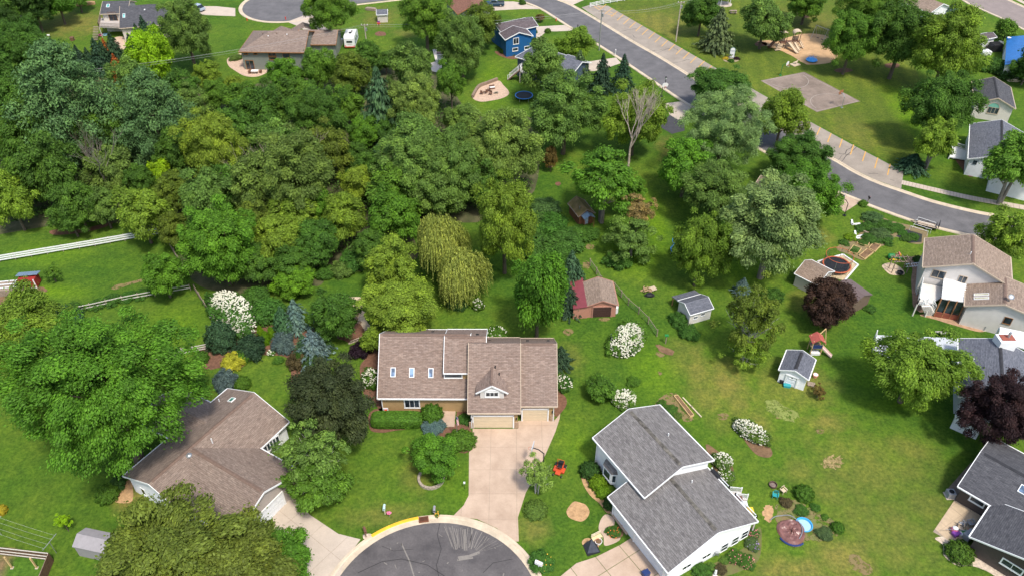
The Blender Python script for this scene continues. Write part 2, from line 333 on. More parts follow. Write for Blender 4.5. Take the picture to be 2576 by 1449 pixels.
# the cul-de-sac below
CC, CR = Vector((-8.04, 40.64, 0)), 11.12
circ = lambda c, r, n=72, a0=0.0, a1=2*math.pi: [Vector((c.x+r*math.cos(a0+(a1-a0)*i/n), c.y+r*math.sin(a0+(a1-a0)*i/n), 0)) for i in range(n+(0 if abs(a1-a0-2*math.pi) < 1e-6 else 1))]
cul = flat('cul_de_sac', circ(CC, CR), .014, M('dark patched asphalt', (.078, .071, .072), .9, .25, .3, .3, c2=(.12, .108, .105), fine=.35))
flat('road_stem', [CC+Vector((-5, -9.6, 0)), CC+Vector((5, -9.6, 0)), Vector((4, -120, 0)), Vector((-8, -120, 0))], .009, ASPH)
kerb = sweep('cul_de_sac_kerb', list(reversed(circ(CC, CR))), [(-.02, .016), (.55, .024), (.68, .13), (.95, .14), (1.02, .004)], KERB, True)
def arc_between(c, r, p, q, n=24):
    a = math.atan2(p.y-c.y, p.x-c.x); b = math.atan2(q.y-c.y, q.x-c.x)
    return [Vector((c.x+r*math.cos(a+(b-a)*i/n), c.y+r*math.sin(a+(b-a)*i/n), 0)) for i in range(n+1)]
sweep('painted_kerb', arc_between(CC, CR, g(936, 1351), g(1053, 1303)), [(.6, .1), (.672, .146), (.96, .158), (1.04, .01)], YEL_K, parent=kerb)
def streaks():                       # pale scraped streaks worn into the asphalt
    mb = MB(); r = random.Random(3)
    q = P([(1117, 1320), (1195, 1326), (1264, 1368), (1207, 1388), (1150, 1402), (1141, 1383)])
    A, B, C_, D = q[0], q[2], q[3], q[5]
    for i in range(26):
        t = i/25+r.uniform(-.01, .01); a = q[0].lerp(q[1], min(t*1.6, 1)) if t < .62 else q[1].lerp(q[2], (t-.62)/.38); b = D.lerp(C_, t)
        s0, s1 = r.uniform(0, .12), r.uniform(.8, 1.0); m0 = a.lerp(b, s0); m1 = a.lerp(b, s1); w = r.uniform(.012, .05)
        mid = m0.lerp(m1, .5)+Vector((r.uniform(-.15, .15), 0, 0)); dz = Vector((0, 0, .019))
        for u, v in ((m0, mid), (mid, m1)): mb.face([u+dz-Vector((w, 0, 0)), v+dz-Vector((w, 0, 0)), v+dz+Vector((w, 0, 0)), u+dz+Vector((w, 0, 0))])
    def line(pts, w):
        p = P(pts, .019)
        for a, b in zip(p, p[1:]):
            d = (b-a).normalized(); n_ = Vector((-d.y, d.x, 0))*w; mb.face([a-n_, b-n_, b+n_, a+n_])
    line([(1152, 1402), (1180, 1398), (1207, 1388)], .16); line([(1150, 1408), (1190, 1402)], .1); line([(1010, 1366), (1030, 1410), (1042, 1450)], .07)
    for i in range(16):
        x, y = r.uniform(870, 1320), r.uniform(1322, 1449); p = g(x, y)
        if (p-CC).length < CR-.3:
            a = r.uniform(0, 3.1); L = r.uniform(.08, .3); d = Vector((math.cos(a), math.sin(a), 0))*L; n_ = Vector((-d.y, d.x, 0)).normalized()*r.uniform(.02, .06); dz = Vector((0, 0, .019))
            mb.face([p-d-n_+dz, p+d-n_+dz, p+d+n_+dz, p-d+n_+dz])
    o = mb.build('scrape_marks', ragged(M('scraped asphalt', (.3, .27, .235), .9, .2, 2.5, c2=(.2, .18, .16)), 3, .3, .42), cul); tag(o, kind='stuff'); mb = MB()
    line([(900, 1440), (960, 1412), (1010, 1405), (1075, 1420), (1120, 1449)], .035); line([(1106, 1316), (1100, 1345), (1110, 1380), (1098, 1420), (1104, 1452)], .03); line([(1215, 1440), (1240, 1415), (1290, 1405)], .03); line([(960, 1372), (990, 1385), (1040, 1380)], .025)
    o = mb.build('tar_seams', ragged(M('tar seam', (.03, .028, .028), .7, .3, 3), 2.0, .3, .4), cul); tag(o, kind='stuff')
streaks()
def grate():
    p = g(1066, 1307); ang = math.atan2(p.y-CC.y, p.x-CC.x); mb = MB(); mb.box((p.x, p.y, .09), (1.1, .7, .16), ang+math.pi/2)
    t = thing('storm_drain', (p.x, p.y, 0), 'rusty brown storm drain inlet at the end of the yellow kerb', 'drain')
    mb.build('inlet_frame', M('rusty iron', (.16, .06, .03), .8, .3, 4), t)
    mb = MB()
    for i in range(7): mb.box((p.x+math.cos(ang+math.pi/2)*(i-3)*.13, p.y+math.sin(ang+math.pi/2)*(i-3)*.13, .176), (.05, .55, .02), ang+math.pi/2)
    mb.build('grate', DARK, t)
grate()

# the through street with its kerbs, the old parking strip and the sidewalk
EL = [(1250, -30), (1310, 0), (1363, 22), (1424, 60), (1488, 100), (1553, 141), (1585, 162), (1673, 222), (1718, 252), (1790, 297), (1870, 347), (1950, 394), (2037, 440), (2072, 460), (2116, 483), (2166, 503), (2189, 514), (2282, 548), (2357, 570), (2452, 592), (2520, 605), (2640, 625)]
ER = [(1340, -30), (1398, 0), (1438, 17), (1510, 59), (1585, 105), (1663, 150), (1755, 207), (1840, 257), (1930, 308), (2010, 354), (2087, 400), (2107, 411), (2147, 435), (2202, 461), (2267, 484), (2344, 510), (2444, 535), (2527, 550), (2640, 566)]
el, er = catmull(P(EL), n=4), catmull(P(ER), n=4)
flat('street', el+list(reversed(er)), .014, ASPH)
sweep('street_kerb', el, [(0.02, .016), (-.45, .02), (-.55, .12), (-.8, .13), (-.86, .003)], KERB)
sweep('street_kerb', list(reversed(er)), [(0.02, .016), (-.45, .02), (-.55, .12), (-.8, .13), (-.86, .003)], KERB)
lot = flat('parking_lot', P([(1463, 20), (1485, 13), (1530, 16), (1830, 189), (2034, 305), (2140, 363), (2273, 433), (2267, 476), (2202, 453), (2147, 427), (2107, 403), (2087, 392), (2010, 347), (1930, 300), (1840, 250), (1755, 200), (1663, 144), (1585, 98), (1510, 52)]), .018, ASPH_OLD)
def stripe(a, b, w, mat, parent, z=.024, name='painted_line'):
    a = Vector((a.x, a.y, z)); b = Vector((b.x, b.y, z)); d = (b-a).normalized(); n_ = Vector((-d.y, d.x, 0))*w/2; mb = MB(); mb.face([a-n_, b-n_, b+n_, a+n_]); return mb.build(name, mat, parent)
FAR = [(1120, 152), (1182, 190), (1245, 225), (1307, 258), (1370, 295), (1437, 332), (1500, 370), (1567, 410), (1640, 450), (1712, 490), (1783, 533), (1857, 575), (1937, 618), (2012, 665), (2092, 708)]
ends = [((1288+a/4, b/4), (1288+a/4-15.6, b/4+14.5+i*.12)) for i, (a, b) in enumerate(FAR)]
ends += [((1932+a/4, b/4), (1932+c/4, d/4)) for a, b, c, d in ((415, 1235, 382, 1312), (527, 1285, 492, 1360), (635, 1345, 600, 1435), (748, 1402, 718, 1490))]
ends += [((1932+a/4, 362+b/4), (1932+c/4, 362+d/4)) for a, b, c, d in ((862, 12, 830, 112), (983, 80, 950, 180), (1105, 142, 1073, 250), (1230, 205, 1203, 318))]
ends += [((1525, 12), (1508, 26)), ((1540, 22), (1522, 36)), ((1553, 30), (1537, 43)), ((1493, 16), (1508, 26)), ((1500, 14), (1515, 22)), ((1528, 36), (1545, 42)), ((1534, 31), (1550, 38))]
for a, b in ends: stripe(g(*a), g(*b), .2, STALL, lot)
def cracks():
    mb = MB(); r = random.Random(11)
    for (x, y, dx, dy, k) in [(1540, 50, 50, -8, 5), (1560, 80, 60, -12, 6), (1590, 88, 12, 10, 4), (1640, 130, 45, -8, 5), (1655, 133, 30, -10, 4), (1695, 120, 10, 8, 3), (1690, 160, 45, -9, 5), (1785, 178, 10, 5, 3), (2110, 387, 30, 2, 5), (2105, 405, 40, -38, 6), (2117, 408, 38, -38, 6), (2185, 437, 24, 1, 4), (2240, 452, 10, 3, 3)]:
        p = g(x, y, .023); q = g(x+dx, y+dy, .023)
        pts = [p.lerp(q, i/k)+Vector((r.uniform(-.25, .25), r.uniform(-.25, .25), 0))*(0 < i < k) for i in range(k+1)]
        for a, b in zip(pts, pts[1:]):
            d = (b-a).normalized(); n_ = Vector((-d.y, d.x, 0))*r.uniform(.03, .07); mb.face([a-n_, b-n_, b+n_, a+n_])
    o = mb.build('sealed_cracks', M('tar', (.07, .06, .055), .7, .2, 3), lot); tag(o, kind='stuff')
cracks()
sw = catmull(P([(2268, 459), (2350, 478), (2430, 496), (2510, 511), (2640, 534)]), n=10)
walk = sweep('sidewalk', sw, [(-.75, .02), (.75, .02)], JOINT)
for a, b in zip(sw, sw[1:]):
    d = b-a; L = d.length; d.normalize(); n_ = Vector((-d.y, d.x, 0))*.74; k = max(1, round(L/1.5))
    for i in range(k):
        p = a+d*(L*i/k+.03); q = a+d*(L*(i+1)/k-.03); flat('slab', [p-n_, q-n_, q+n_, p+n_], .035+random.uniform(-.003, .003), CONC, th=.03, parent=walk)
# far street at the upper right and the upper cul-de-sac
fs = P([(2330, -60), (2440, 10), (2520, 45), (2640, 105)]); fe = P([(2420, -60), (2500, -14), (2600, 32), (2680, 75)])
flat('far_street', fs+list(reversed(fe)), .014, M('reddish asphalt', (.22, .18, .165), .9, .12, .5, .2, fine=.2))
sweep('far_street_kerb', fs, [(0.02, .016), (-.45, .02), (-.55, .12), (-.8, .13), (-.86, .003)], KERB)
sweep('far_street_kerb', list(reversed(fe)), [(0.02, .016), (-.45, .02), (-.55, .12), (-.8, .13), (-.86, .003)], KERB)
sweep('far_sidewalk', P([(2430, -60), (2500, -30), (2580, 10), (2690, 66)]), [(-.7, .02), (.7, .02)], CONC)
UC = Vector((-59.5, 209.6, 0)); UR = 11.4
flat('upper_cul_de_sac', circ(UC, UR), .014, ASPH)
ust = P([(790, 22), (884, 12), (1019, -3), (1100, -14), (1080, -40), (860, -14), (770, -4)]); flat('upper_street', ust, .01, ASPH)
sweep('upper_kerb', list(reversed(circ(UC, UR, 60, math.radians(150), math.radians(345)))), [(-.02, .016), (.5, .022), (.62, .12), (.9, .13), (.96, .003)], KERB)
sweep('upper_kerb', P([(806, 21), (884, 13), (1019, -2), (1100, -13)]), [(0.02, .016), (-.45, .02), (-.55, .12), (-.8, .13), (-.86, .003)], KERB)

# drives and patios
slabs('main_driveway', [(1189, 1078), (1189, 1130), (1180, 1136), (1179, 1246), (1166, 1271), (1140, 1297), (1200, 1305), (1250, 1328), (1290, 1362), (1305, 1361), (1303, 1300), (1323, 1238), (1350, 1190), (1373, 1141), (1397, 1086), (1408, 1052), (1409, 1040), (1396, 1056), (1303, 1058), (1303, 1078)], 0, 3.15, 3.4, JOINT, CONC_TAN, gap=.035, off=(.55, 1.2))
slabs('white_house_driveway', [(1413, 1446), (1450, 1416), (1500, 1400), (1560, 1370), (1590, 1351), (1625, 1352), (1650, 1393), (1672, 1440), (1690, 1500), (1560, 1510), (1400, 1510), (1395, 1462)], math.radians(33), 3.0, 3.2, CONC_JOINT, CONC_TAN, gap=.07, off=(.4, 1.0))
patch('front_walk', [(1526, 1293), (1545, 1305), (1546, 1330), (1560, 1345), (1556, 1360), (1522, 1372), (1518, 1350), (1506, 1330), (1512, 1305)], CONC_TAN, .032, th=.03)
slabs('brown_house_driveway', [(686, 1300), (732, 1250), (754, 1256), (764, 1277), (779, 1294), (851, 1342), (907, 1356), (885, 1385), (862, 1425), (850, 1470), (770, 1470), (735, 1390), (690, 1330)], math.radians(-38), 3.3, 4.2, JOINT, CONC, gap=.035, off=(1.2, .6))
patch('upper_driveway', [(722, 56), (760, 42), (776, 30), (790, 40), (806, 60), (830, 78), (770, 80), (752, 68)], CONC, .03, smooth=False, th=.03)
patch('upper_left_driveway', [(500, 17), (545, 17), (592, 22), (592, 42), (540, 40), (500, 38)], CONC, .03, smooth=False, th=.03)
patch('blue_house_driveway', [(1353, 68), (1424, 64), (1453, 78), (1400, 80), (1375, 80), (1352, 100), (1340, 98), (1335, 84)], CONC, .03, smooth=False, th=.03)
patch('pickup_driveway', [(1200, 6), (1290, 5), (1312, 8), (1363, 24), (1310, 24), (1205, 30)], CONC, .03, smooth=False, th=.03)
patch('grey_house_driveway', [(1474, 157), (1550, 146), (1562, 160), (1535, 169), (1495, 180), (1480, 180)], CONC, .03, smooth=False, th=.03)
patch('shade_driveway', [(1668, 262), (1722, 255), (1742, 266), (1720, 300), (1705, 302), (1685, 290)], CONC, .03, smooth=False, th=.03)
patch('sealed_driveway', [(1685, 290), (1705, 302), (1722, 301), (1722, 330), (1690, 338), (1660, 320)], ASPH_DK, .022, smooth=False)
patch('hidden_driveway', [(2105, 490), (2125, 490), (2166, 508), (2125, 534), (2112, 525), (2095, 505)], CONC_TAN, .03, smooth=False, th=.03)
patch('top_driveway', [(1400, -4), (1440, 14), (1480, -4), (1480, -30), (1380, -30)], CONC, .03, smooth=False, th=.03)
court = patch('basketball_court', [(1913, 204), (2023, 182), (2164, 256), (2055, 283)], COURT, .02, smooth=False)
def court_lines():
    q = P([(1918, 205), (2021, 185), (2157, 256), (2056, 280)])
    for i in range(4): stripe(q[i], q[(i+1) % 4], .08, W_LINE, court, .026)
    def arc(c, r, a0, a1):
        p = [Vector((c.x+r*math.cos(a0+(a1-a0)*i/14), c.y+r*math.sin(a0+(a1-a0)*i/14), 0)) for i in range(15)]
        sweep('painted_arc', p, [(-.05, .026), (.05, .026)], W_LINE, parent=court)
    d1 = (q[1]-q[0]).normalized(); d2 = (q[3]-q[0]).normalized(); a = math.atan2(d2.y, d2.x)
    e1 = q[0].lerp(q[1], .5); e2 = q[3].lerp(q[2], .5); arc(e1+d2*1.2, 4.6, a-1.5, a+1.5); arc(e2-d2*1.2, 4.6, a+math.pi-1.5, a+math.pi+1.5)
court_lines()
patch('playground_sand', [(1905, 106), (1925, 103), (1964, 100), (2014, 87), (2057, 87), (2087, 95), (2107, 125), (2097, 155), (2040, 164), (2014, 156), (1982, 136), (1944, 122)], SAND, .02, jag=.1)
patch('fire_pit_gravel', [(1189, 246), (1204, 222), (1251, 204), (1266, 215), (1281, 235), (1264, 248), (1225, 256), (1204, 256)], GRAV, .03)
patch('gravel_bed', [(574, 147), (612, 135), (618, 160), (676, 160), (712, 150), (760, 146), (765, 153), (730, 158), (690, 170), (668, 186), (644, 194), (615, 192), (590, 178), (574, 165)], GRAV, .02)
patch('stone_path', [(869, 750), (895, 747), (909, 749), (915, 760), (911, 780), (926, 790), (919, 802), (934, 822), (935, 834), (920, 835), (901, 807), (886, 790), (884, 770)], M('pale stone dust', (.55, .43, .3), .9, .2, 2, .3, fine=.3), .02)
patch('mulch_bed', [(900, 810), (921, 839), (919, 848), (884, 862), (865, 856), (850, 850), (880, 838)], MULCH, .025)
patch('mulch_bed', [(898, 880), (918, 900), (905, 925), (915, 990), (940, 1010), (962, 1035), (962, 950), (950, 860), (920, 850)], MULCH, .025)
patch('mulch_bed', [(1396, 985), (1420, 995), (1426, 1012), (1418, 1030), (1396, 1046)], MULCH, .025)
patch('mulch_bed', [(930, 1078), (940, 1030), (1060, 1028), (1110, 1050), (1120, 1075), (1080, 1082), (1062, 1076), (1000, 1082), (960, 1088)], MULCH, .025)
patch('mulch_bed', [(1100, 1085), (1146, 1066), (1150, 1034), (1178, 1034), (1180, 1073), (1194, 1100), (1170, 1140), (1110, 1112)], MULCH, .028)
patch('garden_bed', [(492, 895), (520, 928), (555, 925), (600, 928), (645, 895), (665, 893), (725, 902), (735, 965), (762, 955), (800, 905), (780, 800), (650, 780), (560, 830)], MULCH, .018)
patch('mulch_bed', [(1462, 1188), (1480, 1195), (1500, 1225), (1520, 1248), (1540, 1284), (1527, 1290), (1508, 1266), (1484, 1245), (1466, 1215)], CHIP, .025)
patch('round_mulch_bed', oval(1454, 1286, 27, 25), CHIP, .03)
patch('statue_bed', [(1464, 1362), (1476, 1353), (1500, 1358), (1506, 1375), (1484, 1390), (1470, 1378)], CHIP, .025)
patch('flower_bed', [(1870, 1378), (1908, 1325), (1916, 1350), (1908, 1408), (1863, 1436), (1808, 1452), (1770, 1450), (1770, 1430)], M('flower bed soil', (.2, .16, .07), .95, .4, 1.5, .4, c2=(.1, .13, .03), fine=.4), .025)
patch('flower_bed', [(1528, 1325), (1560, 1322), (1568, 1345), (1548, 1355), (1530, 1345)], SOIL, .034)
patch('shrub_bed', [(1868, 1095), (1900, 1141), (1936, 1150), (1940, 1130), (1900, 1085)], SOIL, .025)
patch('shrub_bed', [(1775, 1120), (1800, 1130), (1842, 1170), (1840, 1215), (1800, 1185)], SOIL, .025)
patch('soil_mound', [(1651, 866), (1690, 880), (1693, 892), (1670, 890), (1652, 873)], SOIL, .03, jag=.1)
patch('soil_patch', [(1650, 886), (1668, 890), (1668, 898), (1652, 894)], BARE, .02, jag=.1)
patch('straw_patch', oval(2092, 1161, 24, 17), STRAW, .03, jag=.25)
patch('dirt_patch', [(2135, 1400), (2155, 1396), (2185, 1420), (2190, 1440), (2165, 1442), (2142, 1425)], BARE, .02, jag=.2)
patch('worn_patch', [(1922, 1013), (1952, 1006), (2012, 1045), (1985, 1060), (1940, 1040)], ragged(M('thin dry turf', (.17, .2, .05), .95, .25, 1, .2, fine=.3)), .02, jag=.2)
patch('vegetable_plot', [(1672, 992), (1700, 990), (1715, 1030), (1745, 1048), (1728, 1062), (1700, 1040), (1668, 1040), (1650, 1020)], BARE, .02, jag=.15)
patch('pool_bed', [(1955, 1265), (2000, 1258), (2030, 1275), (2060, 1290), (2095, 1310), (2110, 1340), (2065, 1362), (2035, 1358), (2005, 1375), (1990, 1372), (1955, 1330)], ragged(M('trodden earth and weeds', (.27, .18, .09), .95, .35, .8, .3, c2=(.12, .15, .04), fine=.4), 1.0), .02, jag=.15)
patch('soil_patch', [(1926, 1272), (1945, 1275), (1944, 1305), (1930, 1312), (1920, 1290)], CHIP, .025, jag=.1)
patch('gravel_bed', [(2352, 1353), (2372, 1371), (2374, 1396), (2407, 1422), (2444, 1423), (2480, 1435), (2515, 1455), (2560, 1470), (2540, 1440), (2452, 1400), (2440, 1370), (2390, 1350)], RIVER, .025)
patch('gravel_strip', [(2442, 1163), (2382, 1231), (2404, 1254), (2440, 1200), (2455, 1165)], M('grey bark', (.17, .13, .1), .95, .3, 2, .4, fine=.4), .02, smooth=False)
slabs('dark_house_patio', [(2402, 1256), (2475, 1297), (2440, 1352), (2387, 1360), (2347, 1337)], math.radians(31), 1.35, 1.35, JOINT, M('patio paver', (.46, .35, .23), .9, .15, .8, .2, fine=.15), gap=.025, off=(.3, .2))
patch('tan_house_mulch', [(2279, 654), (2295, 675), (2292, 703), (2295, 745), (2298, 772), (2320, 786), (2325, 760), (2325, 650)], M('brown mulch', (.24, .15, .1), .95, .3, 2, .4, fine=.4), .02)
patch('sand_pad', [(2219, 668), (2241, 662), (2266, 674), (2275, 691), (2244, 692), (2229, 683)], M('pale sand', (.5, .38, .26), .95, .15, 1, .3, fine=.2), .024)
patch('tan_house_bed', [(2314, 793), (2347, 788), (2424, 795), (2426, 806), (2478, 824), (2465, 835), (2397, 817), (2351, 803)], M('reddish bark', (.32, .2, .12), .95, .3, 2, .4, fine=.4), .02)
patch('vegetable_garden', [(2104, 625), (2140, 600), (2164, 585), (2175, 545), (2195, 538), (2244, 557), (2330, 580), (2322, 612), (2290, 612), (2254, 597), (2232, 615), (2214, 622), (2192, 640), (2172, 655), (2137, 642)], M('garden path bark', (.3, .2, .12), .95, .3, 1.6, .4, c2=(.14, .13, .05), fine=.4), .02)
patch('weed_barrier', [(2254, 594), (2280, 578), (2320, 590), (2318, 610), (2286, 612)], M('black weed fabric', (.03, .035, .03), .8, .4, 1.5, .2), .03, smooth=False)
patch('trampoline_pad', [(2056, 658), (2120, 640), (2157, 667), (2124, 706), (2060, 690)], M('pale wood chip', (.4, .32, .2), .95, .25, 1.6, .4, fine=.4), .02, smooth=False)
patch('sign_bed', oval(1839, 150, 21, 8, jag=.05), M('sign bed earth', (.3, .24, .15), .95, .3, 2), .02)
for x, y, rx, ry in ((848, 60, 15, 5), (1914, 112, 16, 6), (2122, 178, 22, 6), (2245, 166, 20, 7), (1799, 131, 15, 6), (2029, 43, 8, 3), (958, 86, 14, 6), (1404, 463, 7, 5), (1384, 420, 7, 3)): patch('mulch_ring', oval(x, y, rx, ry), MULCH, .02)
for x, y, rx, ry in ((1485, 622, 11, 7), (1475, 668, 9, 11), (1525, 645, 4, 3), (1462, 634, 4, 2), (1585, 517, 14, 4), (1425, 580, 14, 3), (1384, 518, 10, 6), (1660, 938, 5, 4), (1430, 835, 12, 9), (2062, 1085, 10, 6), (1960, 1048, 8, 5), (1820, 1047, 14, 9), (183, 100, 6, 3), (290, 905, 10, 5), (1520, 803, 14, 5)): patch('bare_patch', oval(x, y, rx, ry), BARE, .018, jag=.08)
patch('worn_path', [(285, 720), (330, 708), (390, 693), (392, 698), (330, 716), (290, 728)], BARE, .015, jag=.1)
patch('mulch_bed', [(130, 580), (215, 574), (275, 560), (278, 567), (220, 584), (140, 592)], MULCH, .02)
patch('mulch_bed', [(270, 1232), (300, 1225), (328, 1205), (335, 1235), (330, 1262), (290, 1262)], CHIP, .02)
patch('coop_yard', [(-20, 740), (60, 730), (105, 722), (115, 735), (60, 748), (20, 762), (-20, 765)], SOIL, .02, jag=.1)
patch('entry_walk', [(655, 1140), (672, 1138), (720, 1170), (735, 1185), (712, 1190), (660, 1158)], CONC_TAN, .03, smooth=False, th=.03)
patch('blue_house_bed', [(1245, 130), (1280, 132), (1345, 118), (1352, 100), (1368, 92), (1350, 128), (1330, 142), (1290, 150), (1258, 142)], MULCH, .02)
patch('fence_yard', [(-30, 1370), (0, 1372), (130, 1388), (110, 1460), (-30, 1480)], grassmat('yard grass', (.06, .14, .015), (.08, .16, .02), (.07, .15, .02), (.2, .14, .08), [(-5, 1430, 30, 60, 1.0)]), .008, smooth=False)
# ------------------------------------------------------------------ buildings
class Blk: pass
def solve(A, B, R, p, ze, d2=None, zr_max=30):
    k = Blk(); a, b = g(*A, ze), g(*B, ze); k.u = (b-a).normalized(); k.L = (b-a).length; n = Vector((-k.u.y, k.u.x, 0))
    if (g(*R, ze)-a).dot(n) < 0: n = -n
    lo, hi = ze, zr_max
    f = lambda z: z-ze-p*(g(*R, z)-a).dot(n)
    if f(lo)*f(hi) > 0: hi = ze+40
    for _ in range(60):
        m = (lo+hi)/2
        if f(lo)*f(m) <= 0: hi = m
        else: lo = m
    k.zr = (lo+hi)/2; k.v = n; k.d = (g(*R, k.zr)-a).dot(n); k.o = Vector((a.x, a.y, 0)); k.ze = ze; k.p = p; k.d2 = k.d if d2 is None else d2
    k.oe, k.ov = .35, .45; k.hl = k.hr = False; k.ztop = None
    return k
def at(k, u, v, z): return k.o+k.u*u+k.v*v+Vector((0, 0, z))
def hz(k, v): return k.ze+k.p*v if v <= k.d else k.zr-k.p2*(v-k.d)
def ccw(k): return (k.u.x*k.v.y-k.u.y*k.v.x) > 0
def block(root, A, B, R, p, ze, roof, wall, trim=None, d2=None, ov=.45, oe=.35, hl=False, hr=False, wall_z0=0.0, cap=None, th=.15, p2=None, ze2=None, walls=True, gutter=.16):
    k = solve(A, B, R, p, ze, d2); k.ov, k.oe, k.hl, k.hr = ov, oe, hl, hr
    k.p2 = (k.zr-(ze2 if ze2 is not None else ze))/k.d2; W = k.d+k.d2; k.W = W; L = k.L; k.root = root; k.trim = trim; k.wall = wall; k.roofm = roof
    def ring(pts): return pts if ccw(k) else list(reversed(pts))
    if walls:
        mb = MB(); x0, x1 = oe, L-oe; gl = x0+(k.d if hl else 0); dz = th+.02
        prof = [(ov, hz(k, ov)-dz), (k.d, k.zr-dz), (W-ov, hz(k, W-ov)-dz)]
        e0 = prof[0][1]; e1 = prof[2][1]; b0 = wall_z0
        def F(pts): mb.face(ring(pts))
        F([at(k, x0, ov, b0), at(k, x1, ov, b0), at(k, x1, ov, e0), at(k, x0, ov, e0)])
        F([at(k, x1, W-ov, b0), at(k, x0, W-ov, b0), at(k, x0, W-ov, e1), at(k, x1, W-ov, e1)])
        for x, h, s in ((x0, hl, 0), (x1, hr, 1)):
            q = [at(k, x, W-ov, b0), at(k, x, ov, b0), at(k, x, ov, e0)]+([] if h else [at(k, x, k.d, prof[1][1])])+[at(k, x, W-ov, e1)]
            if s: q.reverse()
            F(q)
        mb.build('wall', wall, root)
    mb = MB(); r0 = k.d if hl else 0; r1 = L-(k.d if hr else 0)
    def slope(pts):
        up = Vector((0, 0, th)); low = [q-up for q in pts]; q = ring(pts); lo_ = ring(low)
        n = len(q); a = Vector(q[0]); e = max([(Vector(q[(i+1) % n])-Vector(q[i])) for i in range(n)], key=lambda w: w.length if abs(w.z) < .01 else 0).normalized()
        nn = (Vector(q[1])-a).cross(Vector(q[2])-a).normalized(); f_ = nn.cross(e)
        mb.face(q, 0, [((Vector(w)-a).dot(e), (Vector(w)-a).dot(f_)) for w in q]); mb.face(list(reversed(lo_)), 0)
        for i in range(n): mb.face([lo_[i], lo_[(i+1) % n], q[(i+1) % n], q[i]], 0)
    slope([at(k, 0, 0, ze), at(k, L, 0, ze), at(k, r1, k.d, k.zr), at(k, r0, k.d, k.zr)])
    zb = k.zr-k.p2*k.d2
    slope([at(k, L, W, zb), at(k, 0, W, zb), at(k, r0, k.d, k.zr), at(k, r1, k.d, k.zr)])
    if hl: slope([at(k, 0, W, zb), at(k, 0, 0, ze), at(k, r0, k.d, k.zr)])
    if hr: slope([at(k, L, 0, ze), at(k, L, W, zb), at(k, r1, k.d, k.zr)])
    k.roof = mb.build('roof', roof, root)
    if cap:
        mb = MB(); c0 = r0+.4; c1 = r1-.4
        for s, pp in ((-1, k.p), (1, k.p2)):
            w = .22; q = [at(k, c0, k.d, k.zr+.05), at(k, c1, k.d, k.zr+.05), at(k, c1, k.d+s*w, k.zr+.05-pp*w), at(k, c0, k.d+s*w, k.zr+.05-pp*w)]
            if (s > 0) != ccw(k): q.reverse()
            mb.face(q); b_ = [w_-Vector((0, 0, .06)) for w_ in q]; mb.face(list(reversed(b_)))
            for i in range(4): mb.face([b_[i], b_[(i+1) % 4], q[(i+1) % 4], q[i]])
        mb.build('ridge_vent', cap, k.roof)
    if trim:
        mb = MB(); t = .07; h = gutter
        mb.bar(at(k, -.01, -t, ze-h/2-.01), at(k, L+.01, -t, ze-h/2-.01), .13, h)
        mb.bar(at(k, -.01, W+t, zb-h/2-.01), at(k, L+.01, W+t, zb-h/2-.01), .13, h)
        for x, hp in ((-t/2, hl), (L+t/2, hr)):
            if hp: mb.bar(at(k, x, 0, ze-h/2), at(k, x, W, ze-h/2), .13, h)
            else:
                mb.bar(at(k, x, -t, ze-h/2-.02), at(k, x, k.d, k.zr-h/2+.01), t, h+.04); mb.bar(at(k, x, k.d, k.zr-h/2+.01), at(k, x, W+t, zb-h/2-.02), t, h+.04)
        mb.build('fascia', trim, root)
    return k
def side(k, s):                      # plane of a wall: point, outward normal, horizontal axis
    if s == 'f': return at(k, 0, k.ov, 0), -k.v, k.u
    if s == 'b': return at(k, 0, k.W-k.ov, 0), k.v.copy(), -k.u
    if s == 'l': return at(k, k.oe, 0, 0), -k.u, k.v
    return at(k, k.L-k.oe, 0, 0), k.u.copy(), k.v
def orient(n, x):                    # axes for a flat piece on a wall: x to the right seen from outside
    r = Vector((-n.y, n.x, 0)).normalized(); return r
def opening(k, s, px, py, w, h, nx=1, ny=1, fr=None, glass=None, root=None, name='window', fw=.11, z=None, mull=.06):
    p0, n, x = side(k, s); c = hit(px, py, p0, n)
    if z is not None: c.z = z
    return opening_at(c, n, w, h, nx, ny, fr or W_TRIM, glass or GLASS, root or k.root, name, fw, mull)
def opening_at(c, n, w, h, nx, ny, fr, glass, root, name='window', fw=.11, mull=.06):
    x = Vector((-n.y, n.x, 0)).normalized(); R = Matrix((x, -n, Vector((0, 0, 1)))).transposed(); mb = MB()
    q = lambda u, z, y=.04: c+x*u+Vector((0, 0, z))+n*y
    for s in (-1, 1):
        mb.box(q(s*(w/2+fw/2), 0, .02), (fw, .07, h+2*fw), up=R); mb.box(q(0, s*(h/2+fw/2), .02), (w, .07, fw), up=R)
    for i in range(1, nx): mb.box(q(-w/2+w*i/nx, 0, .035), (mull, .05, h), up=R)
    for i in range(1, ny): mb.box(q(0, -h/2+h*i/ny, .035), (w, .05, mull), up=R)
    o = mb.build(name, fr, root); mb = MB(); mb.box(q(0, 0, .015), (w, .05, h), up=R); mb.build('pane', glass, o)
    mb = MB(); mb.box(q(0, -h/2-fw-.03, .04), (w+2*fw+.06, .1, .05), up=R); mb.build('sill', fr, o); return o
def door(k, s, px, py, w, h, mat, fr=None, rows=0, name='door', root=None, z=None, cols=1):
    p0, n, x_ = side(k, s); c = hit(px, py, p0, n); c.z = h/2+.02 if z is None else z
    return door_at(c, n, w, h, mat, fr or W_TRIM, rows, name, root or k.root, cols)
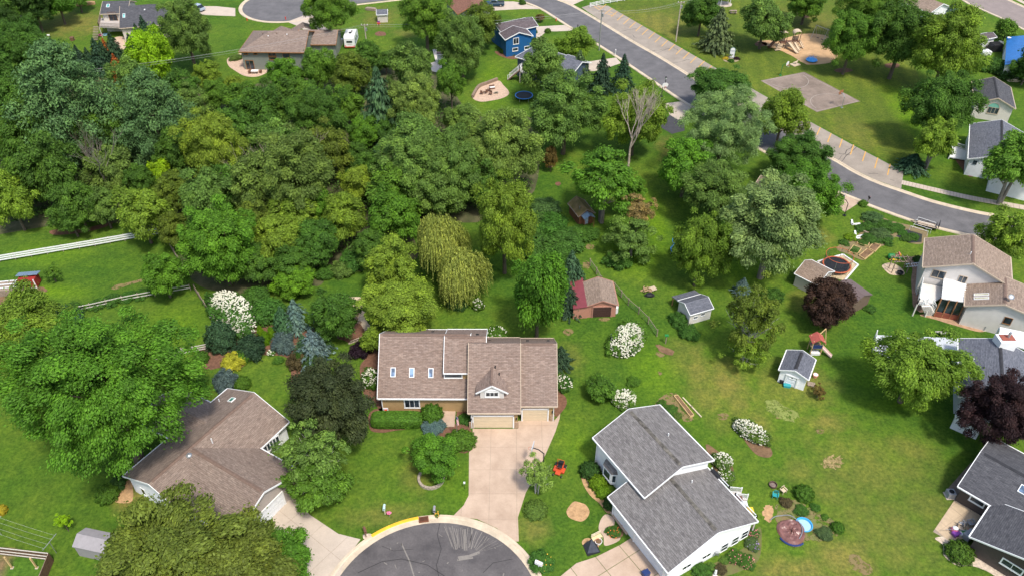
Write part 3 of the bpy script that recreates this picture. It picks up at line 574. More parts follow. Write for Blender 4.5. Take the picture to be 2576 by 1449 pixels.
def door_at(c, n, w, h, mat, fr, rows, name, root, cols=1):
    x = Vector((-n.y, n.x, 0)).normalized(); R = Matrix((x, -n, Vector((0, 0, 1)))).transposed(); mb = MB()
    q = lambda u, z, y=.04: c+x*u+Vector((0, 0, z))+n*y
    for s in (-1, 1): mb.box(q(s*(w/2+.08), .05), (.16, .14, h+.1), up=R)
    mb.box(q(0, h/2+.09), (w+.32, .14, .18), up=R); o = mb.build(name, fr, root)
    if rows:
        for i in range(rows):
            mb = MB(); mb.box(q(0, -h/2+h*(i+.5)/rows, .0), (w-.02, .06, h/rows-.03), up=R)
            for j in range(cols): mb.box(q(-w/2+w*(j+.5)/cols, -h/2+h*(i+.5)/rows, .035), (w/cols-.18, .02, h/rows-.2), up=R)
            mb.build('panel', mat, o)
    else:
        mb = MB(); mb.box(q(0, 0, .0), (w, .06, h), up=R); mb.build('leaf', mat, o)
        mb = MB(); mb.box(q(w*.38, 0, .06), (.06, .06, .12), up=R); mb.build('handle', METAL, o)
    return o
def roof_pt(k, px, py, back=False):
    if not back: p0 = at(k, 0, 0, k.ze); n = (k.u.cross(k.v+Vector((0, 0, k.p))))
    else: p0 = at(k, 0, k.d, k.zr); n = (k.u.cross(k.v-Vector((0, 0, k.p2))))
    if n.z < 0: n = -n
    n.normalize(); return hit(px, py, p0, n), n
def skylight(k, px, py, w, h, back=False, mat=None):
    c, n = roof_pt(k, px, py, back); y = (n.cross(k.u)).normalized(); R = Matrix((k.u, y, n)).transposed(); mb = MB()
    for s in (-1, 1):
        mb.box(c+k.u*s*(w/2+.04)+n*.06, (.08, h+.16, .14), up=R); mb.box(c+y*s*(h/2+.04)+n*.06, (w, .08, .14), up=R)
    o = mb.build('skylight', W_TRIM, k.roof); mb = MB(); mb.box(c+n*.06, (w, h, .06), up=R); mb.build('pane', mat or GLASS_SKY, o)
def pipe(k, px, py, back=False, h=.45, r=.07, mat=None):
    c, n = roof_pt(k, px, py, back); mb = MB(); mb.tube([c-Vector((0, 0, .1)), c+Vector((0, 0, h))], r, 8); mb.build('vent_pipe', mat or WHITE_PL, k.roof)
def boxvent(k, px, py, back=False, s=.35, mat=None, dome=False):
    c, n = roof_pt(k, px, py, back); y = n.cross(k.u).normalized(); R = Matrix((k.u, y, n)).transposed(); mb = MB()
    if dome: mb.lathe([(.34, -.05), (.36, .12), (.3, .22), (.16, .3), (.01, .32)], c, 14)
    else: mb.box(c+n*.06, (s, s, .16), up=R)
    mb.build('roof_vent', mat or BLACK, k.roof, smooth=dome)
def house(name, px, label, cat='house', z=0): p = g(*px, z); return thing(name, (p.x, p.y, 0), label, cat)

RF_BROWN = roofmat('brown shingle', (.225, .16, .128), (.295, .22, .18)); RF_TAUPE = roofmat('taupe shingle', (.215, .16, .13), (.28, .215, .175)); RF_GREY = roofmat('grey shingle', (.155, .143, .137), (.235, .22, .21)); RF_DARK = roofmat('charcoal shingle', (.07, .07, .078), (.105, .105, .113)); RF_SLATE = roofmat('slate blue shingle', (.115, .122, .145), (.165, .172, .2)); RF_RED = roofmat('red brown shingle', (.2, .095, .065), (.26, .13, .09)); RF_MAUVE = roofmat('dark mauve shingle', (.1, .082, .085), (.15, .12, .125)); RF_LT = roofmat('tan brown shingle', (.25, .185, .14), (.33, .25, .195))
CAP_B = M('brown ridge cap', (.17, .115, .09), .9, .2, 3); CAP_G = M('dark ridge cap', (.045, .04, .038), .9, .4, 1.6, c2=(.2, .18, .15)); CAP_D = M('black ridge cap', (.035, .035, .04), .9, .3, 2)
S_TAN = lapmat('tan siding', (.4, .265, .125)); S_WHITE = lapmat('white siding', (.8, .8, .8), .14); S_GREY = lapmat('pale grey siding', (.6, .565, .53), .14); S_BLUE = lapmat('royal blue siding', (.012, .1, .27), .16); S_DKB = lapmat('dark brown siding', (.075, .058, .052), .16); S_GRN = lapmat('grey green siding', (.2, .215, .185), .16); S_SLATE = lapmat('slate blue siding', (.07, .1, .15), .16); S_BEIGE = lapmat('beige siding', (.6, .55, .48), .16); S_TAUPE = lapmat('taupe siding', (.42, .36, .32), .16)
TR_BROWN = M('brown trim', (.28, .13, .05), .6, .15, 3); TR_TAN = M('tan trim', (.5, .4, .3), .6, .1, 3); DOOR_T = lapmat('almond door', (.62, .5, .34), .25); DOOR_W = lapmat('white door', (.75, .76, .78), .25)

# --- the brown house in the middle
mh = house('brown_house', (1180, 1040), 'wide tan house with brown shingle roof, three skylights and two garage doors')
A = block(mh, (949.5, 1001), (1181, 1002), (1050, 840), .8, 2.85, RF_BROWN, S_TAN, W_TRIM, cap=CAP_B, ov=.35)
C1 = block(mh, (1177, 1038), (1309.5, 1038), (1250, 863), .8, 3.0, RF_BROWN, S_TAN, TR_TAN, cap=None, ov=.22)
C2 = block(mh, (1309.8, 1021), (1402, 1021), (1350, 863.5), .8, 2.95, RF_BROWN, S_TAN, TR_TAN, cap=CAP_B, ov=.22)
zd = roof_pt(A, 1140, 951)[0].z
D1 = block(mh, (1116, 938), (1222, 938), (1170, 846), .62, zd+1.15, RF_BROWN, S_TAN, W_TRIM, cap=CAP_B, ov=.2, wall_z0=zd-1.5, gutter=.12)
opening(D1, 'f', 1140, 944.5, 2.1, .55, 1, 1)
def dormer(k):                       # the gable dormer over the big garage door
    n = -k.v; f0, _ = roof_pt(k, 1238, 1001); zf = f0.z; w = 2.9; hgt = 1.4; pk = .95
    c = Vector((f0.x, f0.y, 0)); e = .16; x = k.u; yv = k.v; run = lambda z: (z-k.ze)/k.p
    yb = k.o.dot(yv); depth0 = c.dot(yv)-yb
    A_ = lambda u, v, z: c+x*u+yv*v+Vector((0, 0, z)); mb = MB(); zt = zf+hgt; zp = zt+pk
    back = run(zp)-depth0+.4
    mb.face([A_(-w/2, 0, zf-.3), A_(w/2, 0, zf-.3), A_(w/2, 0, zt), A_(0, 0, zp-.1), A_(-w/2, 0, zt)])
    for s in (-1, 1):
        q = [A_(s*w/2, 0, zf-.3), A_(s*w/2, back, zf-.3), A_(s*w/2, back, zt), A_(s*w/2, 0, zt)]
        mb.face(q if s < 0 else list(reversed(q)))
    mb.build('dormer_wall', S_GREY, mh); mb = MB(); sl = pk/(w/2)
    for s in (-1, 1):
        wo = w/2+.5; q = [A_(s*wo, -e, zp-sl*wo), A_(s*wo, back, zp-sl*wo), A_(0, back, zp), A_(0, -e, zp)]
        if s < 0: q.reverse()
        q = q if ccw(k) else list(reversed(q)); lo_ = [a-Vector((0, 0, .12)) for a in q]
        ln = math.hypot(wo, sl*wo); mb.face(q, 0, [(0, 0), (back+e, 0), (back+e, ln), (0, ln)]); mb.face(list(reversed(lo_)))
        for i in range(4): mb.face([lo_[i], lo_[(i+1) % 4], q[(i+1) % 4], q[i]])
    mb.build('dormer_roof', RF_BROWN, mh); mb = MB()
    for s in (-1, 1): mb.bar(A_(s*(w/2+.52), -e-.04, zp-sl*(w/2+.52)-.05), A_(0, -e-.04, zp-.05), .07, .2)
    mb.build('dormer_fascia', W_TRIM, mh)
    cc = A_(0, 0, zf+.72); o = opening_at(cc, n, 1.45, .62, 3, 1, W_TRIM, GLASS, mh, fw=.16); mb = MB()
    R_ = [cc+x*(.85*math.cos(t))+Vector((0, 0, .38+.42*math.sin(t)))+n*.06 for t in [math.pi*i/10 for i in range(11)]]
    mb.tube(R_, .07, 6); mb.build('arch_frame', W_TRIM, o); mb = MB(); mb.face([cc+n*.035+Vector((0, 0, .38))]+[p-n*.02 for p in R_]); mb.build('arch_panel', W_TRIM, o)
    mb = MB(); mb.bar(A_(-.05, .2, zp+.03), A_(-.05, back-.2, zp+.03), .3, .06); mb.build('ridge_vent', CAP_B, mh)
dormer(C1)
skylight(A, 989, 936, .48, 1.05); skylight(A, 1036, 937, .48, 1.05); skylight(A, 1084, 938, .48, 1.05)
opening(A, 'f', 1036.5, 1014.5, 1.75, 1.25, 3, 1, fw=.14)
for x in (1000, 1089): boxvent(A, x, 835, True)
pipe(A, 1057, 834, True, mat=BLACK)
for x in (1133, 1201): boxvent(D1, x, 842, True)
for x in (1232, 1327, 1379): boxvent(C2, x, 858, True)
pipe(C1, 1256, 944, mat=BLACK); pipe(C1, 1246, 926, mat=BLACK)
door(C1, 'f', 1241, 1060, 4.85, 2.15, DOOR_T, rows=4, name='garage_door', cols=8); door(C2, 'f', 1346, 1041, 3.1, 2.1, DOOR_T, rows=4, name='garage_door', cols=5)
for k, xs in ((C1, (1185, 1299)), (C2, (1390,))):
    for x in xs:
        p0, n, _ = side(k, 'f'); c = hit(x, 1050 if k is C1 else 1032, p0, n); mb = MB(); mb.box((c.x, c.y-.06, .55), (.55, .12, 1.1)); mb.build('stone_veneer', BRICK, mh)
        mb = MB(); mb.box((c.x, c.y-.1, 1.75), (.16, .16, .3)); mb.build('wall_lamp', BLACK, mh)
def porch():
    e = at(A, A.L-4.1, 0, 0); x0, x1 = g(1108, 1040).x, at(C1, 0, 0, 0).x+.3; y0 = g(1130, 1072).y; y1 = at(A, 0, 1.9, 0).y; mb = MB()
    mb.box(((x0+x1)/2-.4, y1-.7, .1), (x1-x0-.6, 1.8, .2)); mb.build('porch_floor', CONC_TAN, mh)
    mb = MB(); mb.box((x0+1.05, y0+1.5, .05), (1.7, 3.2, .09)); mb.build('porch_walk', CONC_TAN, mh)
    mb = MB(); mb.box((x0+1.05, y1-2.0, .07), (1.75, .5, .14)); mb.build('porch_step', CONC_TAN, mh)
    mb = MB(); mb.box((at(A, 0, 0, 0).x+A.L-5.0, at(A, 0, .62, 0).y-.1, 1.25), (.16, .16, 2.5)); mb.build('porch_post', W_TRIM, mh)
    w0 = at(A, A.L-4.0, .49, 1.1); door_at(w0+Vector((-.75, 0, 0)), -A.v, .95, 2.1, TR_BROWN, W_TRIM, 0, 'door', mh)
    mb = MB(); mb.box((at(A, 0, 0, 0).x+A.L-1.9, at(A, 0, .45, 0).y, 1.3), (3.0, .12, 2.4)); mb.build('entry_brick', BRICK, mh)
porch()
def hose():
    p = g(971, 1027.5, 1.0); t = thing('hose_reel', (p.x, p.y-.3, 0), 'red hose reel on white backing against the tan wall', 'hose reel')
    mb = MB(); mb.box((p.x, p.y-.1, 1.0), (.6, .1, .45)); mb.box((p.x, p.y-.1, .4), (.1, .1, .8)); mb.build('backing', WHITE_PL, t); mb = MB(); mb.tube([(p.x-.15, p.y-.3, .95), (p.x+.15, p.y-.3, .95)], .18, 12); mb.build('reel', RED, t)
hose()

def spout(k, u, v, mat=None):
    q = at(k, u, v, 0); mb = MB(); mb.box((q.x, q.y, k.ze/2-.1), (.09, .09, k.ze-.2)); mb.build('downspout', mat or W_TRIM, k.root)
spout(A, .42, .27); spout(C2, C2.L-.42, .14); spout(C1, .4, .14)
# --- the brown angled house on the left
lh = house('taupe_house', (560, 1150), 'L-shaped taupe-roofed house with white gables and wide garage door beside the curved drive')
B1 = block(lh, (727, 1060), (470, 1300), (515, 1094), .42, 3.0, RF_TAUPE, S_WHITE, W_TRIM, cap=CAP_B, ov=.4)
_pk = g(664, 1237, B1.zr); _dv = -B1.v; _run = (B1.zr-3.02)/.42; _lf = B1.u if B1.u.x < 0 else -B1.u   # garage wing: same ridge height
def unproj(p): d = p.y*CS+(CAM_H-p.z)*SN; return (1288+FPX*p.x/d, 724.5+FPX*((CAM_H-p.z)*CS-p.y*SN)/d)
B2A = unproj(Vector((_pk.x, _pk.y, 3.02))+_lf*_run); _len = (at(B1, 0, B1.d, 0)-Vector((_pk.x, _pk.y, 0))).dot(B1.v); B2B = unproj(Vector((_pk.x, _pk.y, 3.02))+_lf*_run-_dv*_len)
B2 = block(lh, B2A, B2B, (664, 1237), .42, 3.02, RF_TAUPE, S_TAUPE, W_TRIM, cap=CAP_B, ov=.4)
B3 = block(lh, (592, 1044), (455, 974), (500, 1052), .42, 2.98, RF_TAUPE, S_WHITE, W_TRIM, ov=.4, walls=False)
boxvent(B1, 476, 1146, dome=True, mat=METAL); boxvent(B1, 517, 1173, dome=True, mat=METAL); pipe(B1, 515, 1151); pipe(B1, 535, 1114, h=.8); pipe(B1, 552, 1010, True); skylight(B1, 583, 1006, .6, .7, True, glassmat('green skylight', (.06, .2, .16)))
door(B2, 'l', 668, 1288, 5.2, 2.2, DOOR_W, rows=4, name='garage_door', cols=6)
opening(B1, 'r', 361, 1235, .6, .9, 1, 1)
def prow():                          # the glazed prow beside the entry
    c = g(684, 1110, 2.2); mb = MB(); u = B1.u; v = -B1.v
    P0 = g(656, 1118, 2.9); P1 = g(697, 1090, 2.9)
    d = (P1-P0).normalized(); n = Vector((d.y, -d.x, 0))
    if n.y > 0: n = -n
    opening_at((P0+P1)/2-Vector((0, 0, .75))+n*.25, n, (P1-P0).length-.2, 1.25, 5, 1, W_TRIM, GLASS, lh, fw=.14, mull=.12)
prow()

# --- the white split-level house
wh = house('white_house', (1700, 1300), 'white split-level house with mottled grey shingle roof and a rear deck')
W1 = block(wh, (1622, 1251), (1492, 1100), (1715, 1171), .42, 4.6, RF_GREY, S_WHITE, W_TRIM, cap=CAP_G, ov=.4)
W2 = block(wh, (1681, 1440), (1530, 1249), (1803, 1334), .42, 2.95, RF_GREY, S_WHITE, W_TRIM, cap=CAP_G, ov=.5)
pipe(W1, 1681, 1096, True); pipe(W2, 1740, 1214, True)
for x, y in ((1822, 1375), (1849, 1358.5), (1873, 1343)): opening(W2, 'l', x, y, .85, 1.15, 1, 2, fw=.07)
for x, y in ((1777, 1397), (1727, 1424)): opening(W2, 'l', x, y, 1.05, .5, 2, 1, fw=.08)
door(W2, 'f', 1630, 1404, 4.9, 2.15, DOOR_W, rows=4, name='garage_door', cols=6)
for u_ in (.42, W2.L-.6): spout(W2, u_, .42)
spout(W1, W1.L-.45, .32); spout(W2, .42, W2.W-.42)
def bay():
    p0, n, _ = side(W1, 'f'); c = hit(1535, 1200, p0, n); x = Vector((-n.y, n.x, 0)); mb = MB(); b = lambda u, y, z: c+x*u+n*y+Vector((0, 0, z-c.z))
    f = [(-1.15, .0), (-.75, .55), (.75, .55), (1.15, .0)]; lo_ = [b(u, y, .6) for u, y in f]; hi_ = [b(u, y, 2.5) for u, y in f]
    mb.hexa(lo_, hi_); mb.build('bay_wall', S_WHITE, wh); mb = MB(); top = [b(-1.0, 0, 3.05), b(1.0, 0, 3.05)]
    q = [b(u*1.08, y*1.15, 2.51) for u, y in f]; mb.face([q[0], q[1], top[0]]); mb.face([q[1], q[2], top[1], top[0]]); mb.face([q[2], q[3], top[1]]); mb.build('bay_roof', RF_GREY, wh)
    opening_at(b(0, .55, 1.65), n, 1.1, 1.15, 1, 1, W_TRIM, GLASS, wh, fw=.1)
    for s in (-1, 1):
        n2 = (n*.4+x*s*.55).normalized(); opening_at(b(s*.95, .275, 1.65), n2, .36, 1.15, 1, 1, W_TRIM, GLASS, wh, fw=.06)
bay()
def white_porch():
    mb = MB()
    for px, py in ((1541, 1287), (1582, 1333)):
        p = g(px, py); mb.box((p.x, p.y, 1.35), (.14, .14, 2.7))
    mb.build('porch_post', W_TRIM, wh); a = g(1570, 1318); b = g(1581, 1332); mb = MB()
    for z in (.25, .95): mb.bar((a.x, a.y, z), (b.x, b.y, z), .06, .06)
    for i in range(8): p = a.lerp(b, (i+.5)/8); mb.box((p.x, p.y, .6), (.04, .04, .7))
    mb.build('porch_railing', W_TRIM, wh)
    patch_ = MB(); q = P([(1534, 1290), (1546, 1280), (1590, 1338), (1575, 1345)]); patch_.hexa([v+Vector((0, 0, .01)) for v in (q if (q[1]-q[0]).cross(q[2]-q[0]).z > 0 else q[::-1])], [v+Vector((0, 0, .16)) for v in (q if (q[1]-q[0]).cross(q[2]-q[0]).z > 0 else q[::-1])]); patch_.build('porch_floor', CONC_TAN, wh)
white_porch()
def railing(root, pts, z, h=.95, mat=None, name='railing', sp=.16):
    mb = MB(); m = mat or W_TRIM
    for a, b in zip(pts, pts[1:]):
        a = Vector((a.x, a.y, 0)); b = Vector((b.x, b.y, 0)); za, zb = z
        A_ = a+Vector((0, 0, za)); B_ = b+Vector((0, 0, zb)); L = (b-a).length
        for t in (.12, h): mb.bar(A_+Vector((0, 0, t)), B_+Vector((0, 0, t)), .07, .07)
        n = max(2, int(L/sp))
        for i in range(n+1): p = A_.lerp(B_, i/n); mb.box(p+Vector((0, 0, h/2)), (.04, .04, h-.05))
        for p in (A_, B_): mb.box(p+Vector((0, 0, h/2+.05)), (.12, .12, h+.1))
    return mb.build(name, m, root)
def deck(root, pts, z, mat, legs=True, boards=.14, name='deck_board'):
    w = pts; mb = MB(); ring_ = w if sum((w[i].x*w[(i+1) % len(w)].y-w[(i+1) % len(w)].x*w[i].y) for i in range(len(w))) > 0 else list(reversed(w))
    mb.hexa([Vector((p.x, p.y, z-.18)) for p in ring_], [Vector((p.x, p.y, z)) for p in ring_]); o = mb.build('deck_floor', mat, root)
    if legs:
        for p in ring_: mb = MB(); mb.box((p.x, p.y, z/2-.05), (.15, .15, z-.12)); mb.build('deck_post', mat, root)
    return o
DECK_G = lapmat('grey deck boards', (.47, .42, .39), .14, .8); DECK_W = lapmat('pale deck boards', (.66, .62, .56), .14, .8); DECK_B = lapmat('brown deck boards', (.3, .17, .11), .14, .8)
def wdeck():
    z = 2.0; a = at(W1, 0, W1.W-.4, 0); o0, o1 = g(1791, 1178, z+.9), g(1904, 1298, z+.9)
    uu = W2.u; vv = W2.v; e = at(W2, 0, W2.W-.5, 0); inner = lambda p: p-vv*((p-e).dot(vv))
    q0, q1 = Vector((o0.x, o0.y, 0)), Vector((o1.x, o1.y, 0)); deck(wh, [inner(q0), q0, q1, inner(q1)], z, DECK_G)
    railing(wh, [q0, q0.lerp(q1, .4)], (z, z)); railing(wh, [q0.lerp(q1, .54), q1], (z, z)); railing(wh, [q1, inner(q1)], (z, z))
    s = q0.lerp(q1, .47); mb = MB()
    for i in range(8): p = s+vv*(.15+.28*i); mb.box((p.x, p.y, z-.2*(i+1)), (1.4, .3, .06), math.atan2(uu.y, uu.x))
    mb.build('stair', DECK_G, wh)
    for t in (.4, .54):
        p = q0.lerp(q1, t); railing(wh, [p, p+vv*2.3], (z, .2))
    return q0, q1, z
WD = wdeck()

# --- the dark brown house at the lower right
dh = house('dark_house', (2500, 1300), 'dark brown house with charcoal roof and white gutters beside a paved patio')
K1 = block(dh, (2410, 1222), (2640, 1356), (2478, 1141), .33, 2.75, RF_DARK, S_DKB, W_TRIM, cap=CAP_D, ov=.5, oe=.4)
K2 = block(dh, (2440, 1349), (2500, 1258), (2600, 1402), .3, 2.72, RF_DARK, S_DKB, W_TRIM, ov=.5, oe=.4)
opening(K1, 'f', 2459, 1259, 1.35, .75, 1, 1, fw=.16)
opening(K2, 'l', 2546, 1424, 1.9, .7, 2, 1, fw=.15); skylight(K1, 2574, 1232, .7, .9)
# --- the grey-roofed house behind the leafy tree on the right
gh = house('pale_grey_house', (2480, 950), 'pale house with blue-grey roof, tall vent pipe and white chimney stack')
G1 = block(gh, (2413, 997), (2411, 851), (2519, 905), .36, 3.3, RF_SLATE, lapmat('pale blue grey siding', (.5, .54, .58), .16), W_TRIM, cap=CAP_D, ov=.4)
pipe(G1, 2438, 924, h=1.6, r=.09); boxvent(G1, 2463, 924, s=.2); boxvent(G1, 2476, 925, s=.2)
G2 = block(gh, (2402, 1044), (2422, 1000), (2452, 1030), .25, 2.4, M('white metal roofing', (.72, .75, .78), .4, .05, 2), S_WHITE, None, ov=.15, oe=.15)
def chim():
    p = g(2517, 866, 0); c, n = roof_pt(G1, 2519, 862); mb = MB(); mb.box((c.x+.4, c.y, c.z-.4), (2.2, 1.7, 2.4)); mb.build('chimney_box', S_WHITE, gh)
    mb = MB(); mb.box((c.x+.5, c.y+.1, c.z+.85), (1.7, 1.1, .1)); mb.build('chimney_cap', M('red cap', (.3, .09, .06), .6), gh); mb = MB(); mb.cyl((c.x+.6, c.y+.1, c.z+.85), .16, .9, 10); mb.build('flue', METAL, gh)
    q = P([(2516, 822), (2650, 850), (2650, 895), (2512, 858)], 3.6); mb = MB(); q = q if (q[1]-q[0]).cross(q[2]-q[0]).z > 0 else q[::-1]; mb.hexa([v-Vector((0, 0, .2)) for v in q], q); mb.build('patio_roof', W_PAINT, gh)
    for v in q: mb = MB(); mb.box((v.x, v.y, 1.7), (.18, .18, 3.4)); mb.build('patio_post', W_TRIM, gh)
chim()
def gdeck():
    z = 1.1; q = [Vector((v.x, v.y, 0)) for v in P([(2203, 842), (2410, 850), (2410, 935), (2196, 893)], z)]
    deck(gh, q, z, M('white composite deck', (.5, .52, .54), .6, .06, 2)); railing(gh, [q[3], q[0]], (z, z), h=.8); railing(gh, [q[2], q[3]], (z, z), h=.8)
    mb = MB(); a, b = q[3], q[0]
    d = (b-a); n = Vector((-d.y, d.x, 0)).normalized()*.03; mb.hexa([a+n+Vector((0, 0, .05)), a-n+Vector((0, 0, .05)), b-n+Vector((0, 0, .05)), b+n+Vector((0, 0, .05))], [a+n+Vector((0, 0, z)), a-n+Vector((0, 0, z)), b-n+Vector((0, 0, z)), b+n+Vector((0, 0, z))]); mb.build('deck_skirt', S_WHITE, gh)
    s = [Vector((v.x, v.y, 0)) for v in P([(2376, 855), (2398, 848), (2410, 852)], z)]; mb = MB()
    for i in range(6): mb.box((s[0].x+1.0, s[0].y+1.6+i*.28, z-.2*(i+1)), (1.6, .3, .06))
    mb.build('stair', DECK_G, gh)
gdeck()
# --- the tan-roofed house with the mower in its garden
th_ = house('tan_house', (2420, 720), 'pale-sided house with tan-brown roof, white patio cover and satellite dish')
T1 = block(th_, (2322, 672), (2327, 600), (2448.5, 626), .42, 5.0, RF_LT, S_GREY, TR_TAN, cap=CAP_B, ov=.4)
T2 = block(th_, (2427, 769), (2431, 700), (2529, 740), .42, 3.6, RF_LT, S_GREY, TR_TAN, cap=CAP_B, ov=.4, d2=9)
opening(T1, 'l', 2361, 690, 1.7, 1.2, 2, 1, fr=TR_TAN, fw=.08); opening(T1, 'l', 2421, 703, 1.0, 1.1, 2, 1, fr=TR_TAN, fw=.08); opening(T2, 'l', 2535, 806, .9, 1.0, 1, 1, fr=TR_BROWN, fw=.08)
pipe(T1, 2441, 640); 
for y in (742, 751): skylight(T2, 2469, y, .35, 1.7, mat=glassmat('tan skylight', (.35, .33, .22)))
def tan_extras():
    q = P([(2368, 752), (2428, 762), (2429, 713), (2372, 702)], 3.3); q = q if (q[1]-q[0]).cross(q[2]-q[0]).z > 0 else q[::-1]; mb = MB()
    n = 9; a, b, c, d = q[0], q[1], q[2], q[3]
    for i in range(n):
        t0, t1 = i/n, (i+1)/n; r = [a.lerp(d, t0), b.lerp(c, t0), b.lerp(c, t1), a.lerp(d, t1)]; r = [v+Vector((0, 0, .25*(k in (2, 3))*0+ (.3*t1 if k in (2, 3) else .3*t0))) for k, v in enumerate(r)]
        up = Vector((0, 0, .1)); mb.hexa(r, [r[0]+up*1.6, r[1]+up*1.6, r[2]+up*.6, r[3]+up*.6])
    mb.build('patio_cover', W_PAINT, th_)
    z = .9; e = [Vector((v.x, v.y, 0)) for v in q]; mb = MB()
    for i in range(4): p = e[0].lerp(e[1], i/3); mb.box((p.x, p.y, 1.75), (.14, .14, 3.3))
    mb.build('porch_post', WOOD_RED, th_); mb = MB(); p = e[0].lerp(e[1], .5); mb.box((p.x, p.y, .45), ((e[1]-e[0]).length, .12, .9), math.atan2((e[1]-e[0]).y, (e[1]-e[0]).x)); mb.build('porch_knee_wall', M('redwood boards', (.26, .08, .05), .7, .2, 3), th_)
    mb = MB(); p2 = p+Vector((0, .12, 0)); mb.box((p2.x, p2.y, 2.0), ((e[1]-e[0]).length-.1, .05, 2.2), math.atan2((e[1]-e[0]).y, (e[1]-e[0]).x)); mb.build('porch_screen', GLASS, th_)
    dz = 2.3; dq = [Vector((v.x, v.y, 0)) for v in P([(2308, 764), (2340, 766), (2372, 745), (2372, 722), (2318, 712)], dz)]; deck(th_, dq, dz, DECK_W); railing(th_, [dq[0], dq[4]], (dz, dz), sp=.2); railing(th_, [dq[0], dq[1].lerp(dq[0], .3)], (dz, dz), sp=.2)
    a = (g(2332, 768, dz)); b = g(2340, 792, 0); mb = MB()
    for i in range(9):
        t = i/8; mb.box((a.x+(b.x-a.x)*t, a.y+(b.y-a.y)*t, dz-.15-(dz-.2)*t), (1.5, .32, .06))
    mb.build('stair', DECK_W, th_)
    for s in (-.75, .75): railing(th_, [Vector((a.x+s, a.y, 0)), Vector((b.x+s, b.y, 0))], (dz, .15), sp=.3)
    c, n_ = roof_pt(T2, 2538, 757, True); mb = MB(); R = Matrix.Rotation(.9, 3, 'X'); mb.lathe([(.01, 0), (.2, .03), (.36, .1), (.42, .16)], (0, 0, 0), 14); 
    rot = Matrix.Rotation(math.radians(35), 3, 'X'); mb.v = [tuple(rot @ Vector(v)+c+Vector((0, 0, .7))) for v in mb.v]; mb.tube([c, c+Vector((0, 0, .7))], .03, 6); mb.build('satellite_dish', METAL, th_, smooth=True)
tan_extras()
# --- the white house with the patio and the beige house with the arched window
rh = house('white_ranch_house', (2500, 440), 'white house with slate-grey roof and white porch chairs by the park lawn')
R1 = block(rh, (2436, 400), (2441, 312), (2521, 356), .4, 3.4, RF_SLATE, S_WHITE, W_TRIM, cap=CAP_D, ov=.35)
R2 = block(rh, (2490, 447), (2505, 385), (2575, 425), .4, 2.9, RF_SLATE, S_WHITE, W_TRIM, ov=.3)
opening(R1, 'l', 2453, 409, .55, .6, 1, 1, fr=DARK, fw=.04)
patch('house_bed', [(2405, 402), (2435, 405), (2436, 430), (2452, 440), (2440, 446), (2425, 432), (2408, 410)], MULCH, .02)
bh = house('beige_house', (2500, 290), 'beige house with charcoal roof and an arched green-topped window in its gable')
H1 = block(bh, (2453, 259), (2445, 206), (2509.5, 236), .45, 3.4, RF_DARK, S_BEIGE, TR_TAN, cap=CAP_D, ov=.3)
opening(H1, 'l', 2498, 279, 1.9, 1.2, 3, 1, fr=TR_TAN, fw=.1)
def arch():
    p0, n, _ = side(H1, 'l'); c = hit(2499, 270.5, p0, n); x = Vector((-n.y, n.x, 0)); mb = MB()
    pts = [c+x*1.05*math.cos(t)+Vector((0, 0, .95*math.sin(t)))+n*.06 for t in [math.pi*i/12 for i in range(13)]]; mb.face(pts); mb.face([q-n*.05 for q in reversed(pts)]); mb.build('arch_window', paint('mint glass', (.2, .45, .36), .2), bh)
    mb = MB(); mb.tube(pts, .06, 6); mb.build('arch_trim', TR_TAN, bh)
arch()
# --- blue-roofed building, garages and roofs along the far streets
ub = house('blue_roofed_house', (2560, 150), 'house with a bright blue metal roof at the junk-filled yard')
U1 = block(ub, (2528, 163), (2533, 94), (2610, 130), .3, 3.2, lapmat('blue metal roofing', (.03, .15, .42), .4, .4, .1, vert=True), S_WHITE, None, ov=.3)
mb = MB(); c_, n_ = roof_pt(U1, 2537, 101); mb.lathe([(.01, 0), (.25, .05), (.42, .15)], c_+Vector((0, 0, .4)), 12); mb.tube([c_, c_+Vector((0, 0, .45))], .03, 6); mb.build('satellite_dish', W_PAINT, ub)
mg = house('mauve_roofed_garage', (2490, 95), 'low white garage with dark mauve roof behind the blue-roofed house', 'garage')
block(mg, (2470, 101), (2508, 94), (2490, 84), .4, 2.6, RF_MAUVE, S_WHITE, W_TRIM, ov=.25, oe=.25)
bt = house('brown_roofed_house', (2350, 30), 'house with brown shingle roof and white rake facing the far street')
block(bt, (2340, 34), (2260, 2), (2405, 22), .4, 3.0, RF_LT, S_WHITE, W_TRIM, ov=.3)
rt = house('red_roofed_house', (1165, 30), 'green-sided house with red-brown roof beyond the tall grey-green tree')
block(rt, (1152, 37), (1120, 2), (1180, -2), .42, 3.0, RF_RED, S_GRN, TR_BROWN, ov=.3)
